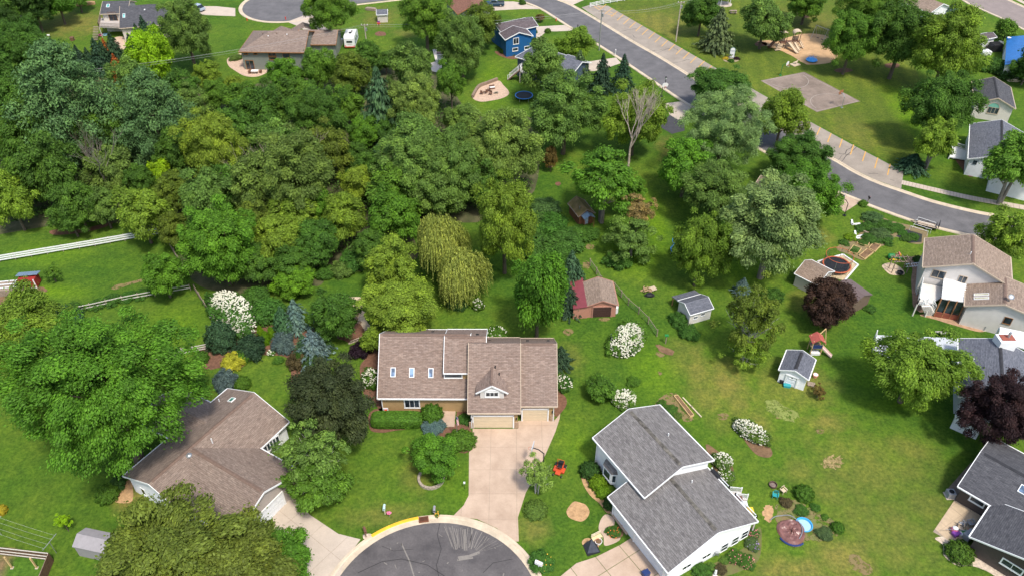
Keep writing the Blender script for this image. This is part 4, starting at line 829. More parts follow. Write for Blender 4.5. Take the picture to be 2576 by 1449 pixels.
# --- the dark-roofed house at the upper left
ul = house('charcoal_roofed_house', (340, 70), 'beige house with large charcoal hip roof and a raised deck')
L1 = block(ul, (300, 72), (450, 60), (370, 12), .42, 3.4, RF_DARK, S_BEIGE, TR_TAN, hr=True, ov=.4)
L2 = block(ul, (251, 36), (320, 34), (300, 3), .42, 4.6, RF_DARK, S_BEIGE, TR_TAN, ov=.4)
boxvent(L1, 364, 26, mat=W_PAINT, s=.3); skylight(L2, 272, 16, .6, .9, mat=glassmat('teal skylight', (.1, .35, .33))); skylight(L1, 312, 41, .4, 1.2, mat=glassmat('teal skylight', (.1, .35, .33)))
opening(L2, 'f', 284, 43, 1.8, 2.0, 2, 1, fr=TR_BROWN)
def uldeck():
    z = 2.7; q = [Vector((v.x, v.y, 0)) for v in P([(249, 68), (306, 71), (299, 50), (254, 46)], z)]; deck(ul, q, z, DECK_G); railing(ul, [q[0], q[1]], (z, z), mat=WOOD); railing(ul, [q[3], q[0]], (z, z), mat=WOOD)
    mb = MB()
    for i in range(9): mb.box((q[0].x-.9, q[0].y-.3*i+.3, z-.15-.28*i), (1.3, .32, .06))
    mb.build('stair', WOOD, ul)
uldeck()
patch('patio_path', [(286, 98), (310, 94), (318, 112), (310, 126), (294, 124)], GRAV, .02)
# --- the grey-green house with the caravan
gg = house('grey_green_house', (700, 140), 'long grey-green house with brown hip roof behind the caravan')
E1 = block(gg, (600, 131), (766, 133), (700, 78), .42, 4.4, RF_TAUPE, S_GRN, TR_BROWN, hl=True, ov=.5)
E2 = block(gg, (745, 113), (845, 113), (800, 75.5), .42, 3.4, RF_TAUPE, S_GRN, TR_BROWN, ov=.4)
for x0, x1, y in ((684, 735, 71), (730, 800, 65)): block(gg, (x1, y+14), (x1-4, y+2), ((x0+x1)/2, y+4), .45, 3.6, RF_TAUPE, S_GRN, None, walls=False, ov=.3)
for x in (645, 680): boxvent(E1, x+16, 85, s=.25, mat=CAP_B)
for x, y in ((705, 92), (752, 88)): boxvent(E1, x-30, y, s=.2, mat=W_PAINT)
opening(E1, 'f', 684.5, 138, 1.5, .9, 2, 1, fr=TR_BROWN); opening(E1, 'f', 686, 146, 1.6, .8, 1, 1, fr=TR_BROWN); opening(E1, 'f', 720, 141, 1.4, 1.0, 1, 1, fr=TR_BROWN); opening(E1, 'f', 642, 134, .7, .6, fr=TR_BROWN); opening(E1, 'f', 618, 134, .7, .6, fr=TR_BROWN)
opening(E1, 'f', 629, 164, 1.7, 1.95, 2, 1, fr=TR_BROWN, name='patio_door')
q = P([(730, 145), (765, 145), (775, 135), (735, 134)], 2.6); q = q if (q[1]-q[0]).cross(q[2]-q[0]).z > 0 else q[::-1]; mb = MB(); mb.hexa([v-Vector((0, 0, .1)) for v in q], q); mb.build('awning', W_PAINT, gg)
for v in q: mb = MB(); mb.box((v.x, v.y, 1.25), (.1, .1, 2.5)); mb.build('awning_post', W_TRIM, gg)
# --- the blue house and the slate-blue house
bl = house('blue_house', (1320, 110), 'royal blue house with white-trimmed gable and dark mauve roof')
N2 = block(bl, (1271, 101), (1256, 84), (1306, 82), .38, 4.3, RF_MAUVE, S_BLUE, W_TRIM, ov=.3, oe=.3)
N3 = block(bl, (1262, 86), (1354, 66), (1300, 52), .38, 3.9, RF_MAUVE, S_BLUE, W_TRIM, ov=.3)
opening(N2, 'l', 1298, 104, 1.2, 1.3, 2, 1); opening(N2, 'l', 1296, 125, 1.2, .6); opening(N2, 'l', 1326, 121, 1.2, .6)
sb = house('slate_blue_house', (1390, 190), 'slate-blue house with grey roof and white deck stairs behind a tree')
Q1 = block(sb, (1296, 143), (1440, 188), (1344, 120), .4, 4.6, RF_SLATE, S_SLATE, W_TRIM, ov=.4, hl=True)
Q2 = block(sb, (1402, 152), (1418, 172), (1440, 152), .4, 4.4, RF_SLATE, S_SLATE, W_TRIM, ov=.3)
def sbdeck():
    z = 2.6; q = [Vector((v.x, v.y, 0)) for v in P([(1308, 181), (1390, 205), (1400, 180), (1315, 165)], z)]; deck(sb, q, z, DECK_G); railing(sb, [q[0], q[1]], (z, z)); railing(sb, [q[3], q[0]], (z, z))
    a = g(1306, 176, z); b = g(1280, 200, 0); mb = MB()
    for i in range(10): t = i/9; mb.box((a.x+(b.x-a.x)*t, a.y+(b.y-a.y)*t, z-.15-(z-.2)*t), (.35, 1.3, .06), math.atan2(b.y-a.y, b.x-a.x))
    mb.build('stair', DECK_B, sb); d = Vector((b.x-a.x, b.y-a.y, 0)).normalized(); n = Vector((-d.y, d.x, 0))*.65
    for s in (-1, 1): railing(sb, [Vector((a.x, a.y, 0))+n*s, Vector((b.x, b.y, 0))+n*s], (z, .2), sp=.3)
sbdeck()
hb = house('hidden_house', (1920, 480), 'pinkish-brown shingle roof of a house mostly hidden among silver-green trees')
block(hb, (1895, 472), (1990, 498), (1925, 450), .42, 3.0, RF_LT, S_BEIGE, TR_TAN, ov=.3, hl=True)
pg = house('patio_shed', (1105, 150), 'brown-roofed garden shed with pale patio beside the tall grey-green tree', 'shed')
block(pg, (1098, 138), (1125, 136), (1115, 130), .5, 2.4, RF_MAUVE, S_WHITE, W_TRIM, ov=.2, oe=.2)
patch('pale_patio', [(1088, 126), (1098, 124), (1104, 150), (1110, 155), (1112, 175), (1098, 183), (1086, 180), (1082, 160), (1096, 156)], M('pale paving', (.6, .55, .5), .9, .1, 2), .03, smooth=False, th=.04)

# --- sheds
def shed(name, A_, B_, R_, p, ze, roof, wall, trim, label, cat='shed', **k):
    c = (g(*A_, 0)+g(*B_, 0))/2; t = thing(name, (c.x, c.y, 0), label, cat); b = block(t, A_, B_, R_, p, ze, roof, wall, trim, **k); b.t = t; return b
MOSS = M('mossy shakes', (.17, .15, .04), .95, .4, 1.1, .6, c2=(.24, .16, .08), fine=.4); BOARD = lapmat('red brown boards', (.2, .085, .04), .22, .8, .25, vert=True)
s1 = shed('log_cabin', (1456, 546), (1429, 512), (1478, 528), .75, 2.0, MOSS, BOARD, WOOD, 'small dark wooden cabin with moss-covered roof and tin porch', 'cabin', ov=.2, oe=.15, gutter=.08)
def cab():
    p0, n, x = side(s1, 'l'); c = at(s1, .15, s1.d, 0); w = .85; u = -s1.u; v = s1.v; mb = MB()
    for s in (-1, 1):
        q = [c+v*s*w*1.15+Vector((0, 0, 2.05)), c+u*1.3+v*s*w*1.15+Vector((0, 0, 2.05)), c+u*1.3+Vector((0, 0, 2.6)), c+Vector((0, 0, 2.6))]
        mb.face(q); mb.face([a-Vector((0, 0, .06)) for a in reversed(q)])
        for k_ in range(6):
            t = (k_+.5)/6; a = c+u*1.3*t; mb.bar(a+v*s*w*1.15+Vector((0, 0, 2.08)), a+Vector((0, 0, 2.63)), .05, .05)
    mb.build('porch_roof', M('blue grey tin', (.3, .4, .5), .35, .15, 3, metal=.5), s1.t); mb = MB()
    for s in (-1, 1): q = c+u*1.2+v*s*w; mb.box((q.x, q.y, 1.0), (.1, .1, 2.0))
    mb.build('porch_post', BOARD, s1.t); door_at(Vector((c.x, c.y, 1.0)), u, .75, 1.8, M('pale blue door', (.5, .6, .68), .5), BOARD, 0, 'door', s1.t)
    p = roof_pt(s1, 1458, 526)[0]; mb = MB(); mb.tube([p-Vector((0, 0, .1)), p+Vector((0, 0, .5))], .09, 8); mb.build('stove_pipe', METAL, s1.t)
cab()
s2 = shed('garage_shed', (1555, 768), (1541, 708), (1518, 762), .42, 2.3, RF_LT, lapmat('salmon siding', (.42, .2, .14), .16), M('salmon trim', (.4, .2, .15), .6), 'red-brown garage shed with shingle roof and dark roller door beside the fence', 'shed', ov=.2, oe=.2, gutter=.1)
door(s2, 'l', 1514, 784, 2.6, 1.9, lapmat('dark brown door', (.06, .03, .025), .2), M('salmon trim', (.4, .2, .15), .6), rows=4, name='garage_door', cols=4)
def leanto():
    t = thing('maroon_lean_to', tuple(g(1462, 790)), 'maroon metal-roofed lean-to against the red-brown garage shed', 'lean-to'); mb = MB(); z = 2.15
    q = [g(1442, 777, 2.1), g(1481, 771, 2.35), g(1466, 698, 2.35), g(1433, 698, 2.1)]; q = q if (q[1]-q[0]).cross(q[2]-q[0]).z > 0 else q[::-1]
    mb.hexa([v-Vector((0, 0, .08)) for v in q], q); mb.build('roof', lapmat('maroon metal', (.21, .05, .06), .3, .45, .1, vert=True), t); mb = MB(); c = sum(q, Vector())/4
    e = [c+(v-c)*.94 for v in q]; mb.hexa([Vector((v.x, v.y, 0)) for v in e], [v-Vector((0, 0, .1)) for v in e]); mb.build('wall', lapmat('salmon siding', (.42, .2, .14), .16), t)
leanto()
s3 = shed('garden_shed', (1736, 792), (1795, 775), (1744, 757), .5, 2.1, RF_SLATE, lapmat('cream siding', (.66, .62, .56), .16), W_TRIM, 'small cream shed with grey roof and an overhanging side porch on the open lawn', ov=.15, oe=.15, gutter=.08)
for x, y in ((1750, 798), (1768, 790)): opening(s3, 'f', x, y, .55, .4, 2, 1, fw=.05)
def porch_over():
    k = s3; a = at(k, .0, k.W, k.zr-k.p2*k.d2); b = at(k, k.L, k.W, a.z); q = [a, b, b+k.v*1.6-Vector((0, 0, .45)), a+k.v*1.6-Vector((0, 0, .45))]; q = q if (q[1]-q[0]).cross(q[2]-q[0]).z > 0 else q[::-1]
    mb = MB(); mb.hexa([v-Vector((0, 0, .1)) for v in q], q); mb.build('porch_roof', RF_SLATE, k.t); mb = MB()
    for e in (.15, k.L-.15): v = at(k, e, k.W+1.4, 0); mb.box((v.x, v.y, .85), (.12, .12, 1.7))
    mb.build('porch_post', WOOD_RED, k.t)
porch_over()
s4 = shed('white_shed', (1960, 930), (1980, 880), (2000, 932), .42, 2.3, RF_SLATE, S_WHITE, W_TRIM, 'white shed with dark grey roof and pots along its front wall', ov=.2, oe=.2, cap=CAP_D, gutter=.1)
opening(s4, 'l', 1991.5, 948, .45, .4, fw=.06); opening(s4, 'l', 2002, 951, .45, .4, fw=.06); door(s4, 'l', 1988, 964, 1.3, 1.7, DOOR_W, rows=3, name='shed_door', cols=2)
s5 = shed('playhouse_shed', (2057, 718), (1999, 688), (2075, 680), .5, 2.3, RF_LT, S_BEIGE, W_TRIM, 'tan shed with brown shingle roof beside the big trampoline', ov=.2, oe=.2, gutter=.1)
s6 = shed('metal_shed', (2150, 762), (2095, 722), (2165, 735), .35, 2.3, lapmat('brown metal roofing', (.15, .11, .105), .3, .5, .1, vert=True), lapmat('brown metal siding', (.17, .12, .09), .25, .6, .1, vert=True), None, 'brown metal shed with ribbed roof behind the purple tree', ov=.15, oe=.15)
s7 = shed('grey_vinyl_shed', (181, 1374), (300, 1400), (198, 1342), .55, 1.9, M('grey shed roof', (.3, .28, .29), .8, .1, 2), lapmat('grey vinyl', (.3, .28, .29), .3, .6, .06, vert=True), None, 'grey vinyl shed half under the big olive tree', ov=.1, oe=.1)
s8 = shed('little_shed', (947, 38), (975, 37), (968, 24), .6, 2.1, RF_SLATE, S_BEIGE, W_TRIM, 'small beige shed with woodpile by the upper street', ov=.15, oe=.15)
def coop():
    p = g(72, 728); t = thing('chicken_coop', tuple(p), 'small red chicken coop with blue-grey tin roof in the paddock', 'coop'); mb = MB(); a = math.radians(8); mb.box((p.x, p.y+.9, .95), (2.5, 1.8, 1.5), a); mb.build('wall', M('barn red', (.3, .03, .025), .7, .15, 3), t)
    mb = MB(); R = Matrix.Rotation(a, 3, 'Z') @ Matrix.Rotation(math.radians(-14), 3, 'X'); mb.box((p.x, p.y+1.35, 1.95), (3.1, 1.3, .07), up=R)
    for i in range(10): mb.box(Vector((p.x, p.y+1.35, 2.0))+R @ Vector((-1.4+i*.31, 0, 0)), (.05, 1.3, .05), up=R)
    mb.build('roof', M('blue tin', (.28, .38, .5), .4, .12, 3, metal=.4), t); mb = MB()
    for s in (-1, 1): mb.bar((p.x+s*1.25*math.cos(a), p.y+s*1.25*math.sin(a)-.02, .05), (p.x+s*1.25*math.cos(a), p.y+s*1.25*math.sin(a)-.02, 1.75), .14, .1)
    mb.bar((p.x-1.25, p.y-.22, .25), (p.x+1.25, p.y+.15, .25), .1, .12); mb.build('trim', W_TRIM, t)
    q = g(20, 736); t2 = thing('chicken_run', tuple(q), 'grey wooden chicken run with pale roof poles beside the red coop', 'pen'); mb = MB(); mb.box((q.x, q.y+.3, .55), (5.4, 2.4, 1.1), a); mb.build('boarding', WOOD, t2); mb = MB()
    for i in range(3): mb.bar((q.x-3, q.y-.8+i*.8, 1.2), (q.x+3.6, q.y+.1+i*.8, 1.3), .12, .12)
    mb.build('roof_pole', W_PAINT, t2)
coop()
# ------------------------------------------------------------------ plants
def leafmat(name, trans=.3, rough=.55, vary=.5):
    m, n, l, b = nt(name); oi = n.new('ShaderNodeObjectInfo'); ge = n.new('ShaderNodeNewGeometry'); at_ = n.new('ShaderNodeAttribute'); at_.attribute_name = 'tint'
    ri = n.new('ShaderNodeMapRange'); ri.inputs[3].default_value = 1-vary; ri.inputs[4].default_value = 1+vary; l.new(ge.outputs['Random Per Island'], ri.inputs[0])
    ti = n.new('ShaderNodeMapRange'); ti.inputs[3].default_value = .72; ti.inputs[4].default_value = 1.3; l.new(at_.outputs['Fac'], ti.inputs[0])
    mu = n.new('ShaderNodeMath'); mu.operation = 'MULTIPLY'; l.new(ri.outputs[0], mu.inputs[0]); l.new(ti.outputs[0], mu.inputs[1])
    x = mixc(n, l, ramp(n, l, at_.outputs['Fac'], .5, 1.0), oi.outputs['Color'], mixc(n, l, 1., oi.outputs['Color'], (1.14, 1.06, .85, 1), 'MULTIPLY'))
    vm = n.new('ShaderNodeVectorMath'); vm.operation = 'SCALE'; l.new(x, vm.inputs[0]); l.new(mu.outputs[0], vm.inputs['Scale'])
    l.new(vm.outputs[0], b.inputs['Base Color']); b.inputs['Roughness'].default_value = rough; b.inputs['Specular IOR Level'].default_value = .2
    tr = n.new('ShaderNodeBsdfTranslucent'); l.new(vm.outputs[0], tr.inputs[0]); mx = n.new('ShaderNodeMixShader'); mx.inputs[0].default_value = trans
    out = [q for q in n if q.type == 'OUTPUT_MATERIAL'][0]; l.new(b.outputs[0], mx.inputs[1]); l.new(tr.outputs[0], mx.inputs[2]); l.new(mx.outputs[0], out.inputs[0]); return m
LEAF = leafmat('foliage', .38, .6, .4); NEEDLE = leafmat('needles', .12, .6, .4)
BARK = M('bark', (.12, .095, .07), .95, .35, 6, .5); BIRCH = M('birch bark', (.62, .6, .56), .8, .3, 5, .2, c2=(.3, .28, .25)); DEADW = M('bare pale wood', (.44, .36, .29), .9, .3, 4, .3); BARK_G = M('grey bark wood', (.22, .19, .16), .95, .3, 6, .4)
BLOOM = M('cream blossom', (.62, .6, .44), .7, .12, 6, c2=(.74, .73, .62)); BLOOM_P = M('pink blossom', (.62, .22, .22), .7, .3, 4); BLOOM_L = M('lavender blossom', (.3, .22, .36), .7, .3, 4); BLOOM_Y = M('yellow blossom', (.75, .45, .05), .7, .2, 4); BLOOM_O = M('orange blossom', (.7, .2, .04), .7, .2, 4)
def unit(n, rng):
    v = rng.normal(size=(n, 3)); return v/np.linalg.norm(v, axis=1, keepdims=True)
def norm(v): return v/np.maximum(np.linalg.norm(v, axis=1, keepdims=True), 1e-9)
def leaves(name, pos, nrm, size, tint, mat, aspect=.55, along=None, rng=RNG):
    n = len(pos); t = unit(n, rng) if along is None else along+unit(n, rng)*.25
    t = norm(t-nrm*(t*nrm).sum(1, keepdims=True)); b = np.cross(nrm, t); s = size[:, None]
    v = np.empty((n, 4, 3)); v[:, 0] = pos-t*s; v[:, 1] = pos+b*s*aspect-t*s*.1; v[:, 2] = pos+t*s; v[:, 3] = pos-b*s*aspect-t*s*.1
    v[:, 1] += nrm*s*.16; v[:, 3] += nrm*s*.16
    me = bpy.data.meshes.new(name); me.vertices.add(n*4); me.vertices.foreach_set('co', v.ravel()); me.loops.add(n*4); me.loops.foreach_set('vertex_index', np.arange(n*4, dtype=np.int32))
    me.polygons.add(n); me.polygons.foreach_set('loop_start', np.arange(0, n*4, 4, dtype=np.int32))
    a = me.attributes.new('tint', 'FLOAT', 'POINT'); a.data.foreach_set('value', np.repeat(tint, 4).astype(np.float32))
    me.materials.append(mat); me.update(calc_edges=True); return me
def clumps(rng, cen, rad, n, size, flat_=.85, upb=.45, outb=.9, jit=.75):
    nb = len(cen); w = rad**2; cnt = np.maximum((n*w/w.sum()).astype(int), 6); idx = np.repeat(np.arange(nb), cnt); m = len(idx)
    od = norm(cen+1e-6)[idx]; d = norm(unit(m, rng)+od*outb*.6+np.array([0, 0, upb])); r = rad[idx]*(.3+.95*rng.random(m)**.55)*np.where(rng.random(m) < .1, 1.4, 1.0)
    pos = cen[idx]+d*r[:, None]*np.array([1, 1, flat_]); nr = norm(d+np.array([0, 0, .5])+unit(m, rng)*jit)
    ti = np.clip(rng.random(nb)[idx]*.7+rng.random(m)*.3, 0, 1); return pos, nr, size*rng.uniform(.65, 1.35, m), ti
def broad(seed, nb, n, leaf, br=(.2, .34), low=-.75, shell=(.6, .84), fill=.25, sk=0.0):
    rng = np.random.default_rng(seed); i = np.arange(nb); ph = i*2.39996+rng.random()*6; z = np.clip(low+(1-low)*(i+.5)/nb, -1, 1); rr = np.sqrt(1-z*z)
    d = np.stack([rr*np.cos(ph), rr*np.sin(ph), z], 1)+rng.normal(size=(nb, 3))*.12; lob = 1+.16*np.sin(3*ph+rng.random()*6)+.13*np.sin(2*ph+rng.random()*6)+.08*np.sin(5*ph+4*z+rng.random()*6)
    c = d*rng.uniform(*shell, size=(nb, 1)); c[:, :2] *= lob[:, None]; k = rng.random(nb) < fill; c[k] *= .55; rad = rng.uniform(*br, size=nb)
    p, nr, s, t = clumps(rng, c, rad, n, leaf); return leaves('crown', p, nr, s, t, LEAF, .5, norm(p)*.9+np.array([0, 0, -.35]), rng=rng), c
PROTO = {}
def reg(kind, fn): PROTO.setdefault(kind, []).append(fn)
for s in range(6): reg('big', broad(10+s, 150, 60000, .03, (.12, .22), shell=(.62, .92)))
for s in range(2): reg('huge', broad(20+s, 260, 110000, .018, (.09, .17), shell=(.6, .94)))
for s in range(9): reg('mid', broad(30+s, 84, 24000, .046, (.15, .27), shell=(.6, .9)))
for s in range(3): reg('small', broad(50+s, 44, 8000, .075, (.2, .34)))
for s in range(3): reg('loose', broad(60+s, 60, 13000, .045, (.12, .24), shell=(.5, .95), fill=.35))
for s in range(2): reg('birchy', broad(75+s, 70, 11000, .036, (.09, .2), shell=(.45, 1.02), fill=.3))
for s in range(2): reg('looser', broad(70+s, 46, 5000, .05, (.1, .2), shell=(.4, 1.0), fill=.4))
def shrub(seed, n, leaf, low=-.35, rough_=.1):
    rng = np.random.default_rng(seed); d = norm(unit(n, rng)+np.array([0, 0, .25])); d = d[d[:, 2] > low]; m = len(d)
    ph = np.arctan2(d[:, 1], d[:, 0]); bump_ = 1+rough_*np.sin(5*ph+3*d[:, 2]*4+seed)+rough_*np.sin(9*ph-6*d[:, 2]+seed*2); r = bump_*(1-.22*rng.random(m)**2.5)
    return leaves('foliage', d*r[:, None], norm(d+unit(m, rng)*.7), leaf*rng.uniform(.6, 1.3, m), rng.random(m), LEAF, .6, rng=rng)
for s in range(3): reg('shrub', (shrub(80+s, 11000, .06), None))
for s in range(2): reg('bush', (broad(90+s, 60, 9000, .07, (.2, .34), low=-.3)[0], None))
def spruce(seed, tiers=16, br=13, droop=.35, pw=.9, leaf=.05, per=11, irregular=.15):
    rng = np.random.default_rng(seed); P_, N_, S_, T_, A_ = [], [], [], [], []
    for i in range(tiers):
        f = i/(tiers-1); z = .04+.93*f; R = (1-f)**pw*(1+rng.uniform(-irregular, irregular)*.5)+.03; nbz = max(4, int(br*(1-f)+4)); a0 = rng.random()*6
        for j in range(nbz):
            a = a0+2*math.pi*j/nbz+rng.uniform(-.2, .2); L = R*(1+rng.uniform(-irregular, irregular)); d = np.array([math.cos(a), math.sin(a), 0]); k = max(3, int(per*(L+.25))); tt = rng.random()
            for q in range(k):
                s = (q+rng.random())/k; side_ = rng.uniform(-1, 1)*.16*(1-s*.6); p = d*L*s+np.array([-d[1], d[0], 0])*side_+np.array([0, 0, z-droop*.18*L*s*s+.04*s+rng.uniform(-.015, .015)])
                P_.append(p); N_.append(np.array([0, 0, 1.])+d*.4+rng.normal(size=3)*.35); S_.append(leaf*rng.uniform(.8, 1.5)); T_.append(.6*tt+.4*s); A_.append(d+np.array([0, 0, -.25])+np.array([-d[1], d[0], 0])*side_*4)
    return leaves('crown', np.array(P_), norm(np.array(N_)), np.array(S_), np.clip(np.array(T_), 0, 1), NEEDLE, .42, np.array(A_), rng), None
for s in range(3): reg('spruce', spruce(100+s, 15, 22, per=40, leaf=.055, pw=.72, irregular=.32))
def pine(seed, n=12000):
    rng = np.random.default_rng(seed); cen, rad = [], []
    for i in range(13):
        f = i/12; z = -.85+1.75*f; R = 1.05*math.sqrt(max(0, 1-f**1.5))*(.75+.35*rng.random())+.08; k = int(4+9*(1-f)); a0 = rng.random()*6
        for j in range(k):
            a = a0+2*math.pi*j/k+rng.uniform(-.3, .3); L = R*rng.uniform(.75, 1.15)
            for q in (.4, .65, .85, 1.0): cen.append([math.cos(a)*L*q, math.sin(a)*L*q, z+.1*q+rng.uniform(-.03, .03)]); rad.append(.11+.07*(1-abs(q-.7)))
    cen = np.array(cen); rad = np.array(rad)*rng.uniform(.8, 1.25, len(rad)); p, nr, s, t = clumps(rng, cen, rad, n, .03, .6, .7, .5, .8)
    return leaves('crown', p, nr, s, t, NEEDLE, .4, None, rng), None
for s in range(3): reg('pine', pine(120+s, 42000))
def willow(seed, n=620):
    rng = np.random.default_rng(seed); P_, N_, S_, T_, A_ = [], [], [], [], []
    for i in range(n):
        d = unit(1, rng)[0]; d[2] = abs(d[2])*.9+.1; d /= np.linalg.norm(d); r = rng.uniform(.55, 1.0); lob = 1+.2*math.sin(3*math.atan2(d[1], d[0])+1); p0 = d*r*np.array([lob, lob, 1.0])
        L = rng.uniform(.35, .95)*(.5+.6*r); t = rng.random(); h = np.array([d[0], d[1], 0]); k = int(10+16*L)
        for q in range(k):
            s = q/k; p = p0+h*.16*math.sqrt(s)*r+np.array([0, 0, .05*math.sin(s*3)-L*s])+rng.normal(size=3)*.012
            if p[2] < -1: break
            P_.append(p); N_.append(norm((h+rng.normal(size=3)*.5+np.array([0, 0, .25]))[None])[0]); S_.append(.042*rng.uniform(.7, 1.4)); T_.append(.7*t+.3*(1-s)); A_.append(np.array([h[0]*.3, h[1]*.3, -1.0]))
    return leaves('crown', np.array(P_), np.array(N_), np.array(S_), np.clip(np.array(T_), 0, 1), LEAF, .3, np.array(A_), rng), None
reg('willow', willow(140, 1700))
def box_foliage(seed, n=15000):
    rng = np.random.default_rng(seed); p = rng.uniform(-1, 1, (n, 3)); ax = rng.integers(0, 5, n); s = np.array([[1, 0], [1, 0], [0, 1], [0, 1], [2, 1]])
    d = np.zeros((n, 3)); sg = np.where(ax % 2 == 0, 1., -1.); k = np.where(ax < 2, 0, np.where(ax < 4, 1, 2)); sg = np.where(ax == 4, 1., sg); d[np.arange(n), k] = sg
    p[np.arange(n), k] = sg; r = np.linalg.norm(p, ord=6, axis=1, keepdims=True); p = p/np.maximum(r, .9)*(1-.1*rng.random((n, 1))**2)
    return leaves('foliage', p, norm(d+p*.4+unit(n, rng)*.7), .06*rng.uniform(.6, 1.3, n), rng.random(n), LEAF, .6, rng=rng), None
reg('hedge', box_foliage(150))
def trunk_mesh(name, seed, mat, limbs=7, r=.055, stems=1, spread=.7):
    rng = random.Random(seed); mb = MB()
    for s in range(stems):
        a0 = 2*math.pi*s/stems+rng.random(); le = (.5 if stems > 2 else .3 if stems > 1 else .06); top = Vector((math.cos(a0)*le, math.sin(a0)*le, 1.25))
        pts = [Vector((math.cos(a0)*.02*stems, math.sin(a0)*.02*stems, -.02)), Vector((math.cos(a0)*le*.25+rng.uniform(-.03, .03), math.sin(a0)*le*.25, .4)), Vector((math.cos(a0)*le*.6, math.sin(a0)*le*.6+rng.uniform(-.04, .04), .8)), top]
        rr = r/(stems**.4); mb.tube(pts, [rr*1.25, rr, rr*.75, rr*.3], 7)
        for i in range(limbs):
            f = .45+.5*i/limbs; b = pts[1].lerp(pts[2], min(1, (f-.4)/.4)) if f < .8 else pts[2].lerp(pts[3], (f-.8)/.45)
            a = a0+i*2.4+rng.uniform(-.3, .3); L = spread*rng.uniform(.55, 1)*(1.15-f*.5); d = Vector((math.cos(a), math.sin(a), .55))
            m1 = b+d*L*.5; e = b+d*L+Vector((0, 0, .1)); mb.tube([b, m1, e], [rr*.5, rr*.32, rr*.1], 5)
            for q in range(2): e2 = m1+Vector((math.cos(a+(q-.5)*1.6), math.sin(a+(q-.5)*1.6), .5))*L*.4; mb.tube([m1, e2], [rr*.25, rr*.07], 4)
    off = WL; o = mb.build(name, mat); me = o.data; bpy.data.objects.remove(o); return me
TRUNK = {'oak': [trunk_mesh('trunk', s, BARK) for s in range(3)], 'grey': [trunk_mesh('trunk', 5+s, BARK_G, r=.06) for s in range(2)], 'birch': [trunk_mesh('trunk', 9+s, BIRCH, stems=4, r=.05, limbs=6, spread=.9) for s in range(2)], 'multi': [trunk_mesh('trunk', 14, BARK_G, stems=2, r=.07, limbs=6)], 'pole': [trunk_mesh('trunk', 20, BARK, limbs=3, spread=.25, r=.04)]}
COL = {'olv': (.086, .12, .032), 'mid': (.062, .13, .024), 'dark': (.042, .096, .022), 'vdark': (.025, .06, .017), 'yel': (.112, .176, .032), 'yelmid': (.094, .16, .028), 'lime': (.125, .23, .012), 'limed': (.056, .134, .02), 'gray': (.074, .136, .044), 'grayyel': (.106, .168, .055), 'olive': (.074, .112, .025), 'golive': (.076, .124, .042),
       'blu': (.046, .1, .046), 'bluspr': (.085, .135, .13), 'spr': (.026, .058, .03), 'purp': (.036, .02, .02), 'plum': (.023, .012, .019), 'black': (.028, .042, .022), 'silver': (.11, .175, .08), 'gold': (.38, .34, .03), 'willow': (.19, .23, .085), 'rust': (.26, .075, .016), 'brownish': (.08, .064, .03), 'tan': (.17, .14, .085), 'shr': (.072, .155, .018), 'shrd': (.042, .1, .02), 'olspr': (.075, .11, .045)}
CW = {'olv': 'olive green', 'mid': 'mid-green', 'dark': 'dark green', 'vdark': 'very dark green', 'yel': 'yellow-green', 'yelmid': 'light green', 'lime': 'lime green', 'limed': 'bright green', 'gray': 'grey-green', 'grayyel': 'pale yellow-grey-green', 'olive': 'olive green', 'golive': 'dull olive-grey', 'blu': 'blue-green', 'silver': 'silvery green', 'spr': 'dark spruce-green'}
LAND = [(170, 262, 'by the huge white pine'), (388, 298, 'by the second pine'), (640, 200, 'below the gravel bed'), (700, 280, 'behind the olive-grey crowns'), (1190, 260, 'at the fire-pit lawn'), (945, 250, 'by the narrow blue-green pine'), (1090, 540, 'above the willow'), (60, 560, 'along the white paddock fence'), (230, 560, 'above the paddock mulch strip'), (535, 370, 'around the tall yellow-green crown'), (420, 600, 'at the paddock fence corner'), (920, 130, 'below the caravan pole'), (920, 640, 'beside the honey locust'), (1230, 480, 'behind the tall leafy maple'), (285, 420, 'around the bare grey dead tree'), (550, 660, 'at the weathered rail fence'), (740, 440, 'among the bare pale branches'), (730, 650, 'above the yellow-green shrub'), (1050, 380, 'under the yellow-turning top')]
